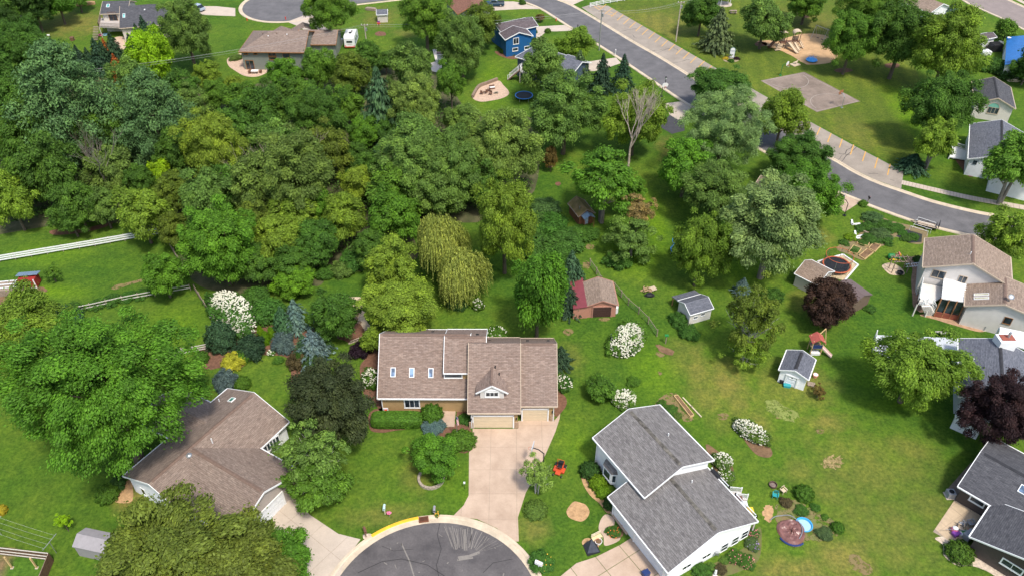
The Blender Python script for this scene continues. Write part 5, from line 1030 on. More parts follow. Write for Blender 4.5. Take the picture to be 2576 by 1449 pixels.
def tree(kind, cx, cy, w, ratio=1.0, c='mid', label=None, group=None, trunk='oak', tf=.17, name=None, cat='tree', seed=None, squash=1.0):
    r_ = random.Random(seed if seed is not None else int(cx*31+cy*17)); zc = 5.0
    for _ in range(8):
        p = g(cx, cy, zc); R = w/2/scl(p); hc = R*ratio; tr = 2*hc*tf; zc = tr+hc
    k = kind
    if kind in ('auto',): k = 'huge' if R > 7.5 else 'big' if R > 5.2 else ('mid' if R > 2.4 else 'small')
    if k == 'big' and R > 7.5: k = 'huge'
    me = PROTO[k][r_.randrange(len(PROTO[k]))][0]
    nm = name or {'spruce': 'spruce_tree', 'pine': 'pine_tree', 'willow': 'willow_tree'}.get(k, 'tree')
    if label is None:
        lm = min(LAND, key=lambda q: (q[0]-cx)**2+(1.4*(q[1]-cy))**2)[2]; sz = 'small' if w < 85 else 'middling' if w < 112 else 'large' if w < 150 else 'very large'; label = sz+' '+CW[c]+' tree of the wood '+lm; group = 'wood trees: '+CW[c]+', '+lm
    t = thing(nm, (p.x, p.y, 0), label, cat, group); rz = r_.random()*6.28
    o = bpy.data.objects.new('crown', me); col.objects.link(o); o.parent = t; kf = {'pine': 1.0, 'willow': 1.0, 'big': .9, 'huge': .88}.get(k, .93); o.location = (0, 0, zc); o.scale = (R*kf*r_.uniform(.95, 1.05), R*kf*squash, hc*(kf+.04)); o.rotation_euler = (0, 0, rz if squash == 1 else 0)
    cc = [COL[c][0]*1.9, COL[c][1]*1.8, COL[c][2]*(1.05 if c not in ('blu', 'bluspr', 'silver', 'plum', 'purp', 'black') else 1.25)]; j = r_.uniform(.9, 1.1); o.color = (cc[0]*j*r_.uniform(.94, 1.06), cc[1]*j, cc[2]*j, 1)
    tm = TRUNK[trunk]; q = bpy.data.objects.new('trunk', tm[r_.randrange(len(tm))]); col.objects.link(q); q.parent = t; q.scale = (R, R, zc); q.rotation_euler = (0, 0, r_.random()*6.28)
    return t
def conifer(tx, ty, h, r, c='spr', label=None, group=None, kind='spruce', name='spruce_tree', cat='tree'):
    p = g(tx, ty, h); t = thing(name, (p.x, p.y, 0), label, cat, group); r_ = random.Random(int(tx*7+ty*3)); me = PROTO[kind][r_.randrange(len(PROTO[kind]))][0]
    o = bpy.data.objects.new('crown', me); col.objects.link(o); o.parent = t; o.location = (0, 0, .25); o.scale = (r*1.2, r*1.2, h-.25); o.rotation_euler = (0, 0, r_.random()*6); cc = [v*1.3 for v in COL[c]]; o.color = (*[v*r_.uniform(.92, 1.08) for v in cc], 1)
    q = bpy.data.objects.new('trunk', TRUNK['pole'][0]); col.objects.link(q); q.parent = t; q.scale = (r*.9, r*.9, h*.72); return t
def bush(cx, cy, w, ratio=.8, c='shr', label=None, group=None, kind='shrub', name='shrub', cat='shrub', bloom=None, nb=0, bs=.12, wy=1.0, rot=0.0, part=None):
    zc = .6
    for _ in range(6):
        p = g(cx, cy, zc); R = w/2/scl(p); zc = R*ratio*.62
    t = thing(name, (p.x, p.y, 0), label, cat, group); r_ = random.Random(int(cx*13+cy*29)); me = PROTO[kind][r_.randrange(len(PROTO[kind]))][0]
    o = bpy.data.objects.new('foliage', me); col.objects.link(o); o.parent = t; hz_ = R*ratio
    o.location = (0, 0, hz_*(.3 if kind != 'hedge' else 1.0)); o.scale = (R, R*wy, hz_); o.rotation_euler = (0, 0, rot or r_.random()*6*(wy == 1)); cc = [v*1.3 for v in COL[c]]; o.color = (*[v*r_.uniform(.92, 1.08) for v in cc], 1)
    mb = MB(); mb.cyl((0, 0, 0), max(.05, R*.06), max(.1, hz_*.3), 6); WL[t.name] = Vector((0, 0, 0)); mb.build('stem', BARK, t); WL[t.name] = Vector((p.x, p.y, 0))
    if bloom is not None:
        rng = np.random.default_rng(int(cx*3+cy)); mb = MB(); n = nb; d = norm(unit(n*2, rng)+np.array([0, -.25, .55])); d = d[d[:, 2] > -.2][:n]
        ca, sa = math.cos(rot), math.sin(rot)
        for v in d:
            rr = rng.uniform(.9, 1.06); x, y = v[0]*R*rr, v[1]*R*wy*rr
            q = Vector((x*ca-y*sa, x*sa+y*ca, hz_*.3+v[2]*hz_*rr)); s = bs*rng.uniform(.7, 1.3); m = int(len(mb.v))
            top = q+Vector((v[0], v[1], v[2]+.4)).normalized()*s*1.5; ring_ = [q+Vector((math.cos(a)*s, math.sin(a)*s, 0)) for a in (0, 1.26, 2.51, 3.77, 5.03)]; bot = q-Vector((0, 0, s*.7))
            for i in range(5): mb.face([ring_[i], ring_[(i+1) % 5], top]); mb.face([ring_[(i+1) % 5], ring_[i], bot])
        WL[t.name] = Vector((0, 0, 0)); b = mb.build('blossoms', bloom, t, kind='stuff'); WL[t.name] = Vector((p.x, p.y, 0))
    return t
def dead(name, bx, by, h, spread, label, mat=DEADW, seed=1, r0=.16, depth=5, group=None, lean=0.0):
    p = g(bx, by); t = thing(name, tuple(p), label, 'dead tree', group); rng = random.Random(seed); mb = MB()
    def grow(a, d, L, r, k):
        b = a+d*L; mid = a.lerp(b, .5)+Vector((rng.uniform(-1, 1), rng.uniform(-1, 1), 0))*L*.06; mb.tube([a, mid, b], [r, r*.85, r*.65], 6 if k > 2 else 4, cap=False)
        if k == 0: return
        for i in range(rng.choice((2, 3)) if k < depth else 4):
            e = (d+Vector((rng.uniform(-1, 1), rng.uniform(-1, 1), rng.uniform(-.1, .7)))*spread).normalized(); grow(b if i else a.lerp(b, .75), e, L*rng.uniform(.62, .85), r*.6, k-1)
    grow(p, Vector((lean, 0, 1)).normalized(), h*.3, r0, depth); mb.build('branches', mat, t, smooth=True); return t
# undergrowth: a mass of low leaves below the wood
def undergrowth():
    poly = [p.to_2d() for p in P([(-40, 215), (160, 190), (330, 215), (600, 225), (820, 190), (1000, 185), (1180, 290), (1330, 310), (1335, 470), (1200, 540), (1040, 560), (1040, 640), (830, 680), (700, 710), (540, 715), (480, 690), (440, 600), (350, 560), (200, 550), (-40, 575)])]
    def ins(x, y):
        c = False; j = len(poly)-1
        for i in range(len(poly)):
            if (poly[i].y > y) != (poly[j].y > y) and x < (poly[j].x-poly[i].x)*(y-poly[i].y)/(poly[j].y-poly[i].y)+poly[i].x: c = not c
            j = i
        return c
    rng = np.random.default_rng(5); xs = [q.x for q in poly]; ys = [q.y for q in poly]; cen = []
    while len(cen) < 900:
        x, y = rng.uniform(min(xs), max(xs)), rng.uniform(min(ys), max(ys))
        if ins(x, y): cen.append([x, y, rng.uniform(.2, 1.3)])
    cen = np.array(cen); rad = rng.uniform(.6, 1.5, len(cen)); p, nr, s, t = clumps(rng, cen, rad, 42000, .22, .8, .5, 0)
    me = leaves('undergrowth', p, nr, s, t, LEAF, .6, rng=rng); o = bpy.data.objects.new('undergrowth', me); col.objects.link(o); o.color = (.085, .17, .03, 1); tag(o, 'low leafy undergrowth filling the floor of the wood', 'undergrowth', None, 'stuff')
undergrowth()

T = tree
# the dense wood, back to front
for a in [(20, 5, 90, 1.1, 'vdark'), (80, 12, 100, 1.1, 'vdark'), (140, -2, 90, 1.1, 'limed'), (10, 60, 80, 1.1, 'vdark'), (-30, 30, 110, 1.1, 'dark'), (190, -14, 70, 1, 'limed')]:
    T('auto', a[0], a[1], a[2], a[3], a[4], CW[a[4]]+' tree of the belt behind the sloping lawn', 'belt behind the sloping lawn: '+CW[a[4]])
for a in [(-20, 190, 120, 1.2, 'dark'), (35, 245, 105, 1.2, 'dark'), (75, 330, 135, 1.2, 'dark'), (15, 330, 120, 1.2, 'mid'), (330, 205, 100, 1.2, 'gray'), (455, 228, 95, 1.1, 'dark'), (523, 187, 64, 1.2, 'yel'), (590, 228, 66, 1.1, 'yel'), (545, 240, 75, 1.1, 'mid'), (480, 265, 90, 1, 'gray'),
          (618, 262, 110, 1.1, 'mid'), (660, 290, 120, 1.1, 'dark'), (800, 170, 92, 1.2, 'mid'), (885, 185, 98, 1.1, 'olive'), (970, 155, 52, 1, 'dark'), (1035, 175, 118, 1.1, 'gray'), (715, 192, 88, 1, 'limed'), (690, 265, 112, 1.1, 'dark'), (760, 240, 90, 1, 'mid'), (800, 285, 148, 1.1, 'dark'), (870, 265, 90, 1.1, 'mid'), (1043, 262, 142, 1.1, 'grayyel'),
          (1160, 302, 84, 1, 'gray'), (918, 335, 90, .9, 'limed'), (960, 320, 80, 1, 'dark'), (535, 370, 165, 1.25, 'yel'), (1265, 372, 185, 1.15, 'grayyel'), (1060, 365, 150, 1.1, 'gray'), (1160, 385, 130, 1.1, 'gray'), (590, 330, 110, 1.1, 'dark'), (450, 385, 110, 1.2, 'dark'), (300, 330, 110, 1.2, 'dark'), (230, 345, 110, 1.2, 'mid'),
          (25, 500, 120, 1.2, 'yelmid'), (120, 430, 155, 1.2, 'dark'), (60, 440, 100, 1.2, 'mid'), (280, 430, 115, 1.2, 'golive'), (190, 510, 110, 1.2, 'dark'), (175, 545, 92, 1.0, 'dark'), (260, 520, 90, 1.1, 'gray'), (355, 535, 128, 1.1, 'yel'), (395, 442, 68, 1.2, 'lime'), (440, 480, 98, 1.1, 'olive'), (435, 575, 84, 1.1, 'olive'), (350, 460, 80, 1.2, 'dark'),
          (740, 430, 215, 1.0, 'golive'), (645, 465, 150, 1.1, 'golive'), (700, 365, 130, 1, 'gray'), (820, 380, 120, 1.1, 'olive'), (895, 400, 76, 1.1, 'dark'), (895, 462, 88, 1.1, 'yel'), (940, 430, 90, 1.1, 'dark'), (865, 545, 108, 1.25, 'yel'), (790, 520, 100, 1.1, 'limed'), (740, 545, 112, 1.0, 'yel'), (690, 605, 125, 1, 'yel'), (640, 570, 110, 1.1, 'olive'), (800, 610, 120, .9, 'dark'), (550, 610, 195, 1.05, 'limed'), (520, 500, 130, 1.2, 'gray'), (580, 480, 120, 1.1, 'dark'),
          (1040, 425, 195, 1.0, 'gray'), (1150, 425, 165, 1.1, 'gray'), (1000, 485, 150, 1.0, 'mid'), (990, 545, 135, 1.1, 'limed'), (1090, 490, 130, 1.0, 'gray'), (1215, 460, 120, 1.1, 'dark'), (930, 620, 90, 1, 'dark'), (640, 660, 110, .9, 'dark'), (740, 660, 110, .8, 'dark')]:
    T('auto', *a)
T('mid', 1240, 395, 62, 1, 'gold', 'yellow-turning tree top rising among the grey-green crowns', seed=4)
T('auto', 55, 120, 135, 1.1, 'dark', 'dark green tree on the edge of the sloping lawn, alone at the wood corner')
T('auto', 1133, 205, 74, 1.45, 'mid', 'tall narrow green tree beside the fire-pit lawn', trunk='oak', tf=.35)
T('pine', 170, 262, 245, 1.15, 'blu', 'huge blue-green white pine with tiered plumes', tf=.1, trunk='pole')
T('pine', 388, 298, 185, 1.2, 'blu', 'second blue-green pine right of the huge one', tf=.1, trunk='pole')
conifer(945, 176, 15, 3.8, 'blu', 'narrow blue-green pine amid leafy trees of the wood', kind='spruce', name='pine_tree')
# upper left houses
T('auto', 465, 72, 138, 1.1, 'gray', 'round grey-green maple beside the charcoal-roofed house', tf=.22)
T('auto', 383, 142, 110, 1.25, 'lime', 'bright lime-green maple in front of the charcoal-roofed house', tf=.15)
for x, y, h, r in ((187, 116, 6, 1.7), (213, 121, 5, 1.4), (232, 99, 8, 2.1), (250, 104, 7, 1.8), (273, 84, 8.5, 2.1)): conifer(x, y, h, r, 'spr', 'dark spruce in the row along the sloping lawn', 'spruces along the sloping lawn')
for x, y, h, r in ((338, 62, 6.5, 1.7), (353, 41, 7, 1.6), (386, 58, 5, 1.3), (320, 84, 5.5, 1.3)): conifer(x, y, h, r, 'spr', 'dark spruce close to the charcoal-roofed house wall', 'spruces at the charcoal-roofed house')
conifer(257, 98, 5.5, 1.3, 'rust', 'dead rust-orange spruce among dark spruces'); conifer(283, 138, 6.5, 1.6, 'rust', 'lower dead orange spruce beneath the other')
for x, y, w in ((165, 152, 50), (140, 160, 40), (195, 158, 44)): bush(x, y, w, .8, 'shrd', 'dark leafy shrub at the foot of the spruce row', 'shrubs by the spruce row', kind='bush')
T('auto', 822, 18, 128, .95, 'mid', 'green maple with pale trunk by the upper cul-de-sac', trunk='grey', tf=.3)
T('auto', 1068, 32, 134, 1.05, 'mid', 'large mid-green tree left of the red-roofed house', tf=.25)
T('auto', 1160, 112, 128, 1.25, 'gray', 'tall soft grey-green tree beside the blue house', tf=.1)
T('auto', 1210, 62, 88, 1.2, 'olive', 'dark olive tree at the corner of the blue house')
bush(1094, 97, 28, 1.3, 'lime', 'small lime-yellow shrub below the large mid-green tree', kind='bush'); T('small', 925, 135, 64, .9, 'dark', 'low dark tree at the foot of the utility pole')
bush(1022, 121, 22, .8, 'shrd', 'round dark shrub in the small stone ring bed', 'ring bed shrubs'); bush(1008, 117, 16, .8, 'shrd', 'round dark shrub in the small stone ring bed', 'ring bed shrubs')
T('auto', 1368, 168, 108, 1.2, 'gray', 'grey-green tree hiding the slate-blue house', trunk='grey', tf=.3)
T('auto', 1447, 112, 88, .95, 'yelmid', 'round light green tree beside the through street'); conifer(1460, 130, 7.5, 2.3, 'olspr', 'soft pine beside the slate-blue house')
conifer(1519, 138, 8.5, 2.0, 'spr', 'tall spruce at the slate-blue house drive', 'pair of street spruces'); conifer(1572, 140, 8, 2.0, 'spr', 'tall spruce at the slate-blue house drive', 'pair of street spruces')
T('big', 1420, 278, 195, .95, 'gray', 'broad pale-topped maple below the slate-blue house'); T('big', 1600, 290, 172, 1.0, 'yelmid', 'broad yellow-green maple behind the bare dead tree')
T('auto', 1815, 225, 165, .7, 'dark', 'dark flat-topped tree leaning over the street'); T('big', 1825, 322, 218, .95, 'silver', 'large silver maple by the street bend'); T('auto', 1970, 290, 112, 1.2, 'yelmid', 'light green maple between the silver maple and the court'); T('auto', 2010, 392, 155, .75, 'dark', 'dark tree overhanging the parking strip')
T('auto', 1765, 32, 92, 1, 'dark', 'dense dark park tree beside the utility pole'); conifer(1818, 22, 10, 3.3, 'olspr', 'tall olive spruce in the park'); T('auto', 1925, 52, 112, 1.0, 'gray', 'round park tree left of the play equipment')
T('auto', 2030, 4, 112, .8, 'mid', 'spreading tree at the back of the park'); T('auto', 2145, 95, 126, 1.15, 'mid', 'oval maple right of the play sand', tf=.18); T('auto', 2190, 12, 165, 1, 'mid', 'wide crown behind the oval maple'); T('auto', 2270, 90, 158, 1.1, 'dark', 'deep green maple behind the mown stripes'); T('auto', 2390, 115, 175, 1.15, 'yelmid', 'large light green maple by the cluttered yard')
T('auto', 2367, 264, 172, 1.05, 'dark', 'dark round tree left of the beige house'); T('mid', 2355, 352, 98, 1.05, 'yelmid', 'small bright maple with forked trunk on the lawn', trunk='multi', tf=.4); conifer(2402, 8, 8, 2.4, 'bluspr', 'blue spruce by the brown-roofed house'); T('small', 2533, 76, 54, 1.1, 'mid', 'small tree by the mauve-roofed garage'); bush(2497, 165, 56, .8, 'limed', 'bright shrub below the cluttered yard', kind='bush'); bush(2548, 183, 60, .7, 'shrd', 'dark hedge shrub below the blue roof', kind='bush'); T('small', 2590, 165, 80, 1, 'dark', 'dark tree right of the blue roof')
T('mid', 2562, 408, 155, .9, 'mid', 'green tree with forked pale trunk by the white porch house', trunk='multi', tf=.4); conifer(2305, 388, 3.2, 2.2, 'spr', 'low dark spruce behind the forked maple'); T('auto', 2540, 590, 128, 1, 'yel', 'yellow-green maple behind the tan-roofed house')
# around the cabin and the open garden
T('big', 1270, 560, 165, 1.7, 'yelmid', 'tall leafy maple standing between the willow and the cabin', tf=.08); T('mid', 1352, 735, 150, 1.75, 'limed', 'tall glossy lime-leaved tree behind the brown house roof', tf=.08)
wt = T('willow', 1160, 690, 130, 1.15, 'willow', 'pale golden-green weeping willow trailing to the lawn', tf=.02)
def lobe(t, cx, cy, w, zc, ratio):            # a second, higher crown of the same tree
    src = [c for c in t.children if c.name.startswith('crown')][0]; o = src.copy(); col.objects.link(o); o.parent = t; p = g(cx, cy, zc); R = w/2/scl(p); o.location = (p.x-t.location.x, p.y-t.location.y, zc); o.scale = (R, R, R*ratio); o.rotation_euler = (0, 0, 2.1)
lobe(wt, 1108, 610, 122, 6.2, 1.35)
T('auto', 985, 665, 132, 1.1, 'yel', 'yellow-green honey locust left of the willow'); T('auto', 1010, 775, 205, .75, 'yel', 'broad yellow-green locust behind the skylit roof', tf=.1)
T('loose', 1522, 446, 195, .7, 'limed', 'airy bright green locust over the mossy cabin', trunk='multi', tf=.5); T('loose', 1585, 480, 90, 1, 'limed', 'airy green locust beside the bare tree', trunk='oak', tf=.35)
T('looser', 1608, 530, 105, 1.0, 'tan', 'half-dead tree with tan withered top', trunk='grey', tf=.4); T('loose', 1590, 605, 135, .8, 'gray', 'drooping grey-green hemlock below the withered top', trunk='grey', tf=.02); bush(1555, 655, 64, .6, 'limed', 'low bright juniper on the open lawn', kind='bush')
T('auto', 1725, 417, 132, 1.05, 'limed', 'bright green tree behind the silver trees'); T('auto', 1800, 480, 172, .9, 'gray', 'grey-green tree beside the hidden house'); T('big', 1765, 622, 148, 1.5, 'yelmid', 'tall light green maple over the blue trampoline', tf=.06); T('big', 1950, 555, 255, .9, 'silver', 'great silver-green tree with a bare trunk on the lawn', trunk='grey', tf=.3); T('auto', 2035, 475, 175, .8, 'limed', 'bright tree behind the great silver tree')
T('small', 1386, 397, 34, 2.0, 'brownish', 'small brownish columnar tree on the lawn', tf=.1); conifer(1873, 700, 3.2, 1.1, 'bluspr', 'tiny blue spruce by the birch clump')
for a in [(1385, 565, 100, .5, 'limed'), (1345, 615, 100, .6, 'limed'), (1425, 600, 90, .5, 'mid'), (1400, 640, 80, .6, 'limed'), (1345, 560, 80, .6, 'mid'), (1470, 585, 70, .4, 'limed'), (1370, 520, 70, .5, 'gray')]: bush(*a, 'leafy thicket shrub below the mossy cabin', 'thicket below the cabin', kind='bush')
conifer(1440, 632, 7, 1.7, 'blu', 'dark conifer behind the maroon lean-to', 'conifers by the lean-to'); conifer(1452, 655, 5, 1.4, 'blu', 'dark conifer behind the maroon lean-to', 'conifers by the lean-to'); conifer(1432, 718, 5, 1.6, 'spr', 'dark conifer at the front of the lean-to')
dead('dead_tree', 1578, 436, 17, .42, 'tall bare pale dead tree with forked limbs', seed=5, r0=.26, depth=6)
dead('dead_tree', 290, 520, 15, .6, 'bare grey dead tree among the wood crowns', BARK_G, 9, .15); dead('dead_tree', 245, 470, 12, .6, 'bare brown twiggy tree in the wood edge', BARK, 12, .12)
for i, (x, y) in enumerate(((700, 470), (790, 480), (640, 520), (740, 520))): dead('dead_snag', x, y, 13, .7, 'pale bare branches poking through the olive-grey crowns', DEADW, 30+i, .08, 4, 'bare branches in the olive-grey crowns')
# paddock and left garden
T('auto', 408, 692, 108, 1.05, 'limed', 'small bright tree in the paddock corner', tf=.15); T('looser', 130, 685, 52, .9, 'mid', 'thin sapling beside the red coop', tf=.15)
T('big', 60, 845, 250, 1.0, 'yelmid', 'yellow-green tree at the paddock edge', tf=.2); T('big', 262, 968, 475, .85, 'limed', 'enormous bright green tree overhanging the taupe roof', tf=.3); T('auto', 140, 960, 250, .9, 'yelmid', 'bright crown left of the enormous green tree', tf=.25)
bush(150, 797, 92, .8, 'blu', 'dark blue-green shrub behind the paddock tree', kind='bush'); bush(185, 774, 44, .8, 'limed', 'bright vine shrub on the paddock fence', 'vines on the paddock fence', kind='bush'); bush(285, 752, 46, .6, 'limed', 'bright vine shrub on the paddock fence', 'vines on the paddock fence', kind='bush'); bush(240, 765, 40, .5, 'limed', 'bright vine shrub on the paddock fence', 'vines on the paddock fence', kind='bush'); bush(355, 740, 40, .5, 'limed', 'bright vine shrub on the paddock fence', 'vines on the paddock fence', kind='bush'); bush(320, 745, 40, .5, 'limed', 'bright vine shrub on the paddock fence', 'vines on the paddock fence', kind='bush')
HY = 'white blossoming hydrangea '
bush(583, 783, 190, .36, 'limed', HY+'sprawling along the paddock fence', bloom=BLOOM, nb=1300, bs=.12, kind='bush', name='hydrangea', wy=.5, rot=math.radians(-52))
bush(552, 845, 72, 1.5, 'blu', 'upright dark blue-green conifer by the big hydrangea', name='conifer_shrub'); bush(625, 872, 76, .95, 'spr', 'weeping dark conifer left of the blue spruces', name='conifer_shrub', kind='bush'); bush(504, 898, 38, 1.0, 'shr', 'green globe shrub at the rail fence end'); bush(582, 908, 54, .8, 'gold', 'golden yellow shrub in the conifer bed', kind='bush'); bush(612, 893, 44, .9, 'shr', 'green globe shrub behind the golden shrub'); bush(565, 958, 56, 1.4, 'bluspr', 'blue juniper above the taupe roof', name='conifer_shrub', kind='bush'); bush(608, 962, 42, .9, 'shr', 'green shrub beside the blue juniper')
bush(670, 778, 90, .8, 'limed', 'bright sumac thicket behind the arborvitae', kind='bush'); bush(640, 742, 66, .8, 'limed', 'leafy shrub where the wood meets the big hydrangea', kind='bush'); bush(722, 822, 44, 1.1, 'blu', 'blue-green shrub between the two blue spruces', kind='bush', name='conifer_shrub'); bush(700, 905, 26, .7, 'shr', 'low green shrub at the conifer bed edge', kind='bush'); bush(808, 870, 50, 1, 'shrd', 'dark shrub under the deep green path tree', kind='bush'); conifer(702, 772, 4.6, 1.4, 'blu', 'upright blue-green conifer left of the farther blue spruce'); conifer(758, 842, 4.2, 1.3, 'blu', 'upright blue-green conifer beside the nearer blue spruce'); conifer(735, 756, 5.0, 1.75, 'bluspr', 'blue spruce, the farther of the garden pair'); conifer(778, 832, 5.0, 1.95, 'bluspr', 'blue spruce, the nearer of the garden pair'); bush(712, 862, 56, 1.1, 'bluspr', 'weeping blue spruce between hydrangea and spruces', kind='bush', name='conifer_shrub')
for x, y, w in ((655, 835, 17), (668, 850, 19), (682, 838, 17), (770, 808, 22)): bush(x, y, w, 3.2, 'lime', 'slim lime-green arborvitae column in the conifer bed', 'arborvitae columns', name='arborvitae')
bush(752, 905, 18, 3.4, 'limed', 'lone slim arborvitae behind the dark maple', name='arborvitae'); bush(745, 905, 46, 1.2, 'brownish', 'brown-green shrub beside the slim arborvitae', kind='bush'); bush(790, 905, 50, 1, 'shrd', 'dark shrub at the foot of the nearer blue spruce', kind='bush'); bush(756, 948, 16, 1.2, 'gold', 'small yellow shrub beside the dark maple'); bush(682, 886, 20, .7, 'shr', HY+'low at the arborvitae feet', bloom=BLOOM, nb=30, bs=.1, name='hydrangea')
T('mid', 840, 795, 122, 1.1, 'dark', 'dense deep green tree beside the stone path', tf=.06); T('auto', 740, 708, 104, .7, 'shr', 'rounded green tree by the wood edge', tf=.05); bush(857, 678, 54, .9, 'yel', 'yellow-green shrub at the wood edge', kind='bush'); bush(890, 655, 74, .8, 'limed', 'bright green shrub at the wood edge', kind='bush'); bush(815, 682, 54, .7, 'limed', 'bright green shrub left of the yellow-green one', kind='bush')
bush(905, 880, 50, .9, 'plum', 'black-purple smoke bush beside the brown house', kind='bush'); T('small', 938, 855, 62, 1.2, 'yelmid', 'small light green tree at the brown house corner', tf=.1); bush(932, 950, 46, 1.6, 'shr', HY+'against the left wall of the brown house', bloom=BLOOM, nb=110, bs=.12, name='hydrangea', kind='bush')
T('big', 828, 1012, 236, .95, 'black', 'big blackish-green maple between the two brown roofs', tf=.12)
T('birchy', 790, 1140, 180, 1.1, 'gray', 'grey-green birch with white stems beside the garage drive', trunk='birch', tf=.12); T('loose', 800, 1215, 165, .75, 'mid', 'lower birch crown beside the garage drive', trunk='birch', tf=.1)
bush(998, 1059, 126, .24, 'shr', 'long clipped hedge below the front window', kind='hedge', name='hedge', wy=.32, cat='hedge'); bush(1086, 1037, 54, 1.0, 'shr', 'clipped round shrub at the end of the hedge'); bush(1158, 1104, 76, .6, 'shr', 'low clipped shrub beside the main driveway', wy=.8); bush(1090, 1072, 56, .4, 'bluspr', 'low blue-green juniper before the porch', kind='bush'); bush(1166, 1053, 34, .7, 'limed', 'variegated hosta clump by the garage corner', kind='bush', name='hosta', cat='plant')
T('mid', 1090, 1145, 128, .72, 'limed', 'weeping bright green tree in a stone ring', tf=.08); bush(1180, 742, 48, 1.2, 'lime', 'bright shrub under the willow', kind='bush'); bush(1203, 765, 30, 1.3, 'shr', HY+'under the willow edge', bloom=BLOOM, nb=60, bs=.11, name='hydrangea'); bush(1150, 760, 50, .7, 'dark', 'dark ground shrub under the willow', kind='bush'); bush(1247, 842, 60, .7, 'shr', HY+'behind the dormer roof', bloom=BLOOM, nb=60, bs=.12, name='hydrangea')
# between the houses
bush(1578, 850, 118, .5, 'shr', HY+'big white mound beside the garden fence', bloom=BLOOM, nb=1000, bs=.11, kind='bush', name='hydrangea', wy=.68, rot=math.radians(62)); T('small', 1512, 975, 80, .75, 'shrd', 'dark spreading shrub-tree right of the brown house', tf=.05, name='shrub', cat='shrub'); bush(1570, 1000, 58, .7, 'shr', HY+'beside the dark spreading shrub', bloom=BLOOM, nb=260, bs=.13, kind='bush', name='hydrangea'); bush(1418, 962, 42, 1.3, 'limed', HY+'at the right wall of the brown house', bloom=BLOOM, nb=70, bs=.11, kind='bush', name='hydrangea'); conifer(1412, 872, 3.5, 1.3, 'spr', 'dark yew at the rear right corner of the brown house'); bush(1593, 958, 34, .6, 'shr', 'fern mound in an edged bed', kind='bush', name='fern', cat='plant')
bush(1709, 802, 46, .8, 'limed', 'bright shrub at the cream shed porch', kind='bush'); bush(1735, 834, 50, .7, 'limed', 'leafy perennials before the cream shed', kind='bush'); T('birchy', 1895, 800, 160, 1.35, 'olive', 'tall white-stemmed birch clump in the open garden', trunk='birch', tf=.1); T('birchy', 1880, 880, 115, .8, 'yelmid', 'lower crown of the birch clump', trunk='birch', tf=.08); bush(1945, 742, 52, .7, 'limed', 'loose green shrub behind the birch clump', kind='bush')
T('mid', 2088, 765, 128, .95, 'purp', 'purple-leaved beech beside the metal shed', tf=.08); T('auto', 2305, 925, 225, .9, 'yelmid', 'bright green maple in front of the white deck', tf=.12); T('big', 2525, 1030, 190, 1.05, 'plum', 'dark purple plum tree over the charcoal roof', tf=.12); T('looser', 2060, 985, 44, .9, 'brownish', 'twiggy brown bush beside the white shed', tf=.02, name='shrub', cat='shrub')
bush(1890, 1082, 92, .6, 'yelmid', HY+'long mound on the open lawn', bloom=BLOOM, nb=340, bs=.12, kind='bush', name='hydrangea', wy=.5, rot=math.radians(-42)); bush(1818, 1157, 50, .8, 'yelmid', HY+'behind the white house deck', bloom=BLOOM, nb=120, bs=.1, kind='bush', name='hydrangea'); bush(1826, 1196, 44, .8, 'yelmid', HY+'sparse beside the deck stairs', bloom=BLOOM, nb=60, bs=.09, kind='bush', name='hydrangea')
# lower edge
T('big', 420, 1428, 380, .75, 'olv', 'wide olive-green tree covering the grey shed', tf=.25); T('big', 590, 1450, 330, .75, 'olv', 'olive-green crown right of the wide olive tree', tf=.2); T('auto', 715, 1400, 150, .95, 'limed', 'bright flowering tree beside the brown house drive', tf=.2)
bush(268, 1240, 54, .9, 'shr', 'clipped yew at the white gable'); bush(292, 1216, 40, .9, 'shrd', 'dark shrub behind the clipped yew', kind='bush'); T('looser', 158, 1310, 48, .9, 'lime', 'thin lime sapling beside the clothes line', tf=.5, trunk='pole'); bush(0, 1282, 30, 1, 'gold', 'golden shrub at the clothes line')
T('looser', 1352, 1192, 98, 1.05, 'grayyel', 'sparse small birch with white stems beside the driveway', trunk='birch', tf=.25); bush(1347, 1280, 58, .45, 'yelmid', 'low grassy mound under the small birch')
bush(1484, 1180, 50, .9, 'shrd', 'dark yew left of the bay window'); bush(1504, 1212, 44, .9, 'lime', 'bright globe shrub under the bay window'); bush(1517, 1236, 36, .9, 'lime', 'second bright globe shrub by the bay window'); bush(1534, 1266, 32, 1.1, 'shrd', 'dark shrub at the porch post')
bush(1543, 1336, 34, .5, 'limed', 'leafy flower clump with orange blooms by the porch', bloom=BLOOM_O, nb=24, bs=.06, kind='bush', name='flowers', cat='plant'); bush(1362, 1412, 60, .5, 'limed', 'leafy lily clump around the white mailbox', bloom=BLOOM_Y, nb=8, bs=.08, kind='bush', name='lilies', cat='plant')
for x, y, w, c, bl, lb in ((1766, 1432, 44, 'limed', None, 'green shrub below the gable wall'), (1790, 1425, 24, 'yelmid', None, 'pale hosta below the gable wall'), (1822, 1408, 22, 'yelmid', None, 'round pale hosta beside the gable meter'), (1850, 1400, 40, 'limed', BLOOM_P, 'pink-flowered perennial in the gable bed'), (1880, 1412, 40, 'limed', BLOOM_P, 'pink-flowered clump at the bed edge'), (1893, 1368, 36, 'golive', BLOOM_L, 'lavender-flowered clump in the gable bed'), (1896, 1338, 26, 'mid', BLOOM_P, 'pink flowers at the deck corner'), (1812, 1432, 30, 'brownish', None, 'reddish shrub in the gable bed')): bush(x, y, w, .6, c, lb, bloom=bl, nb=26 if bl else 0, bs=.07, kind='bush', name='perennial', cat='plant')
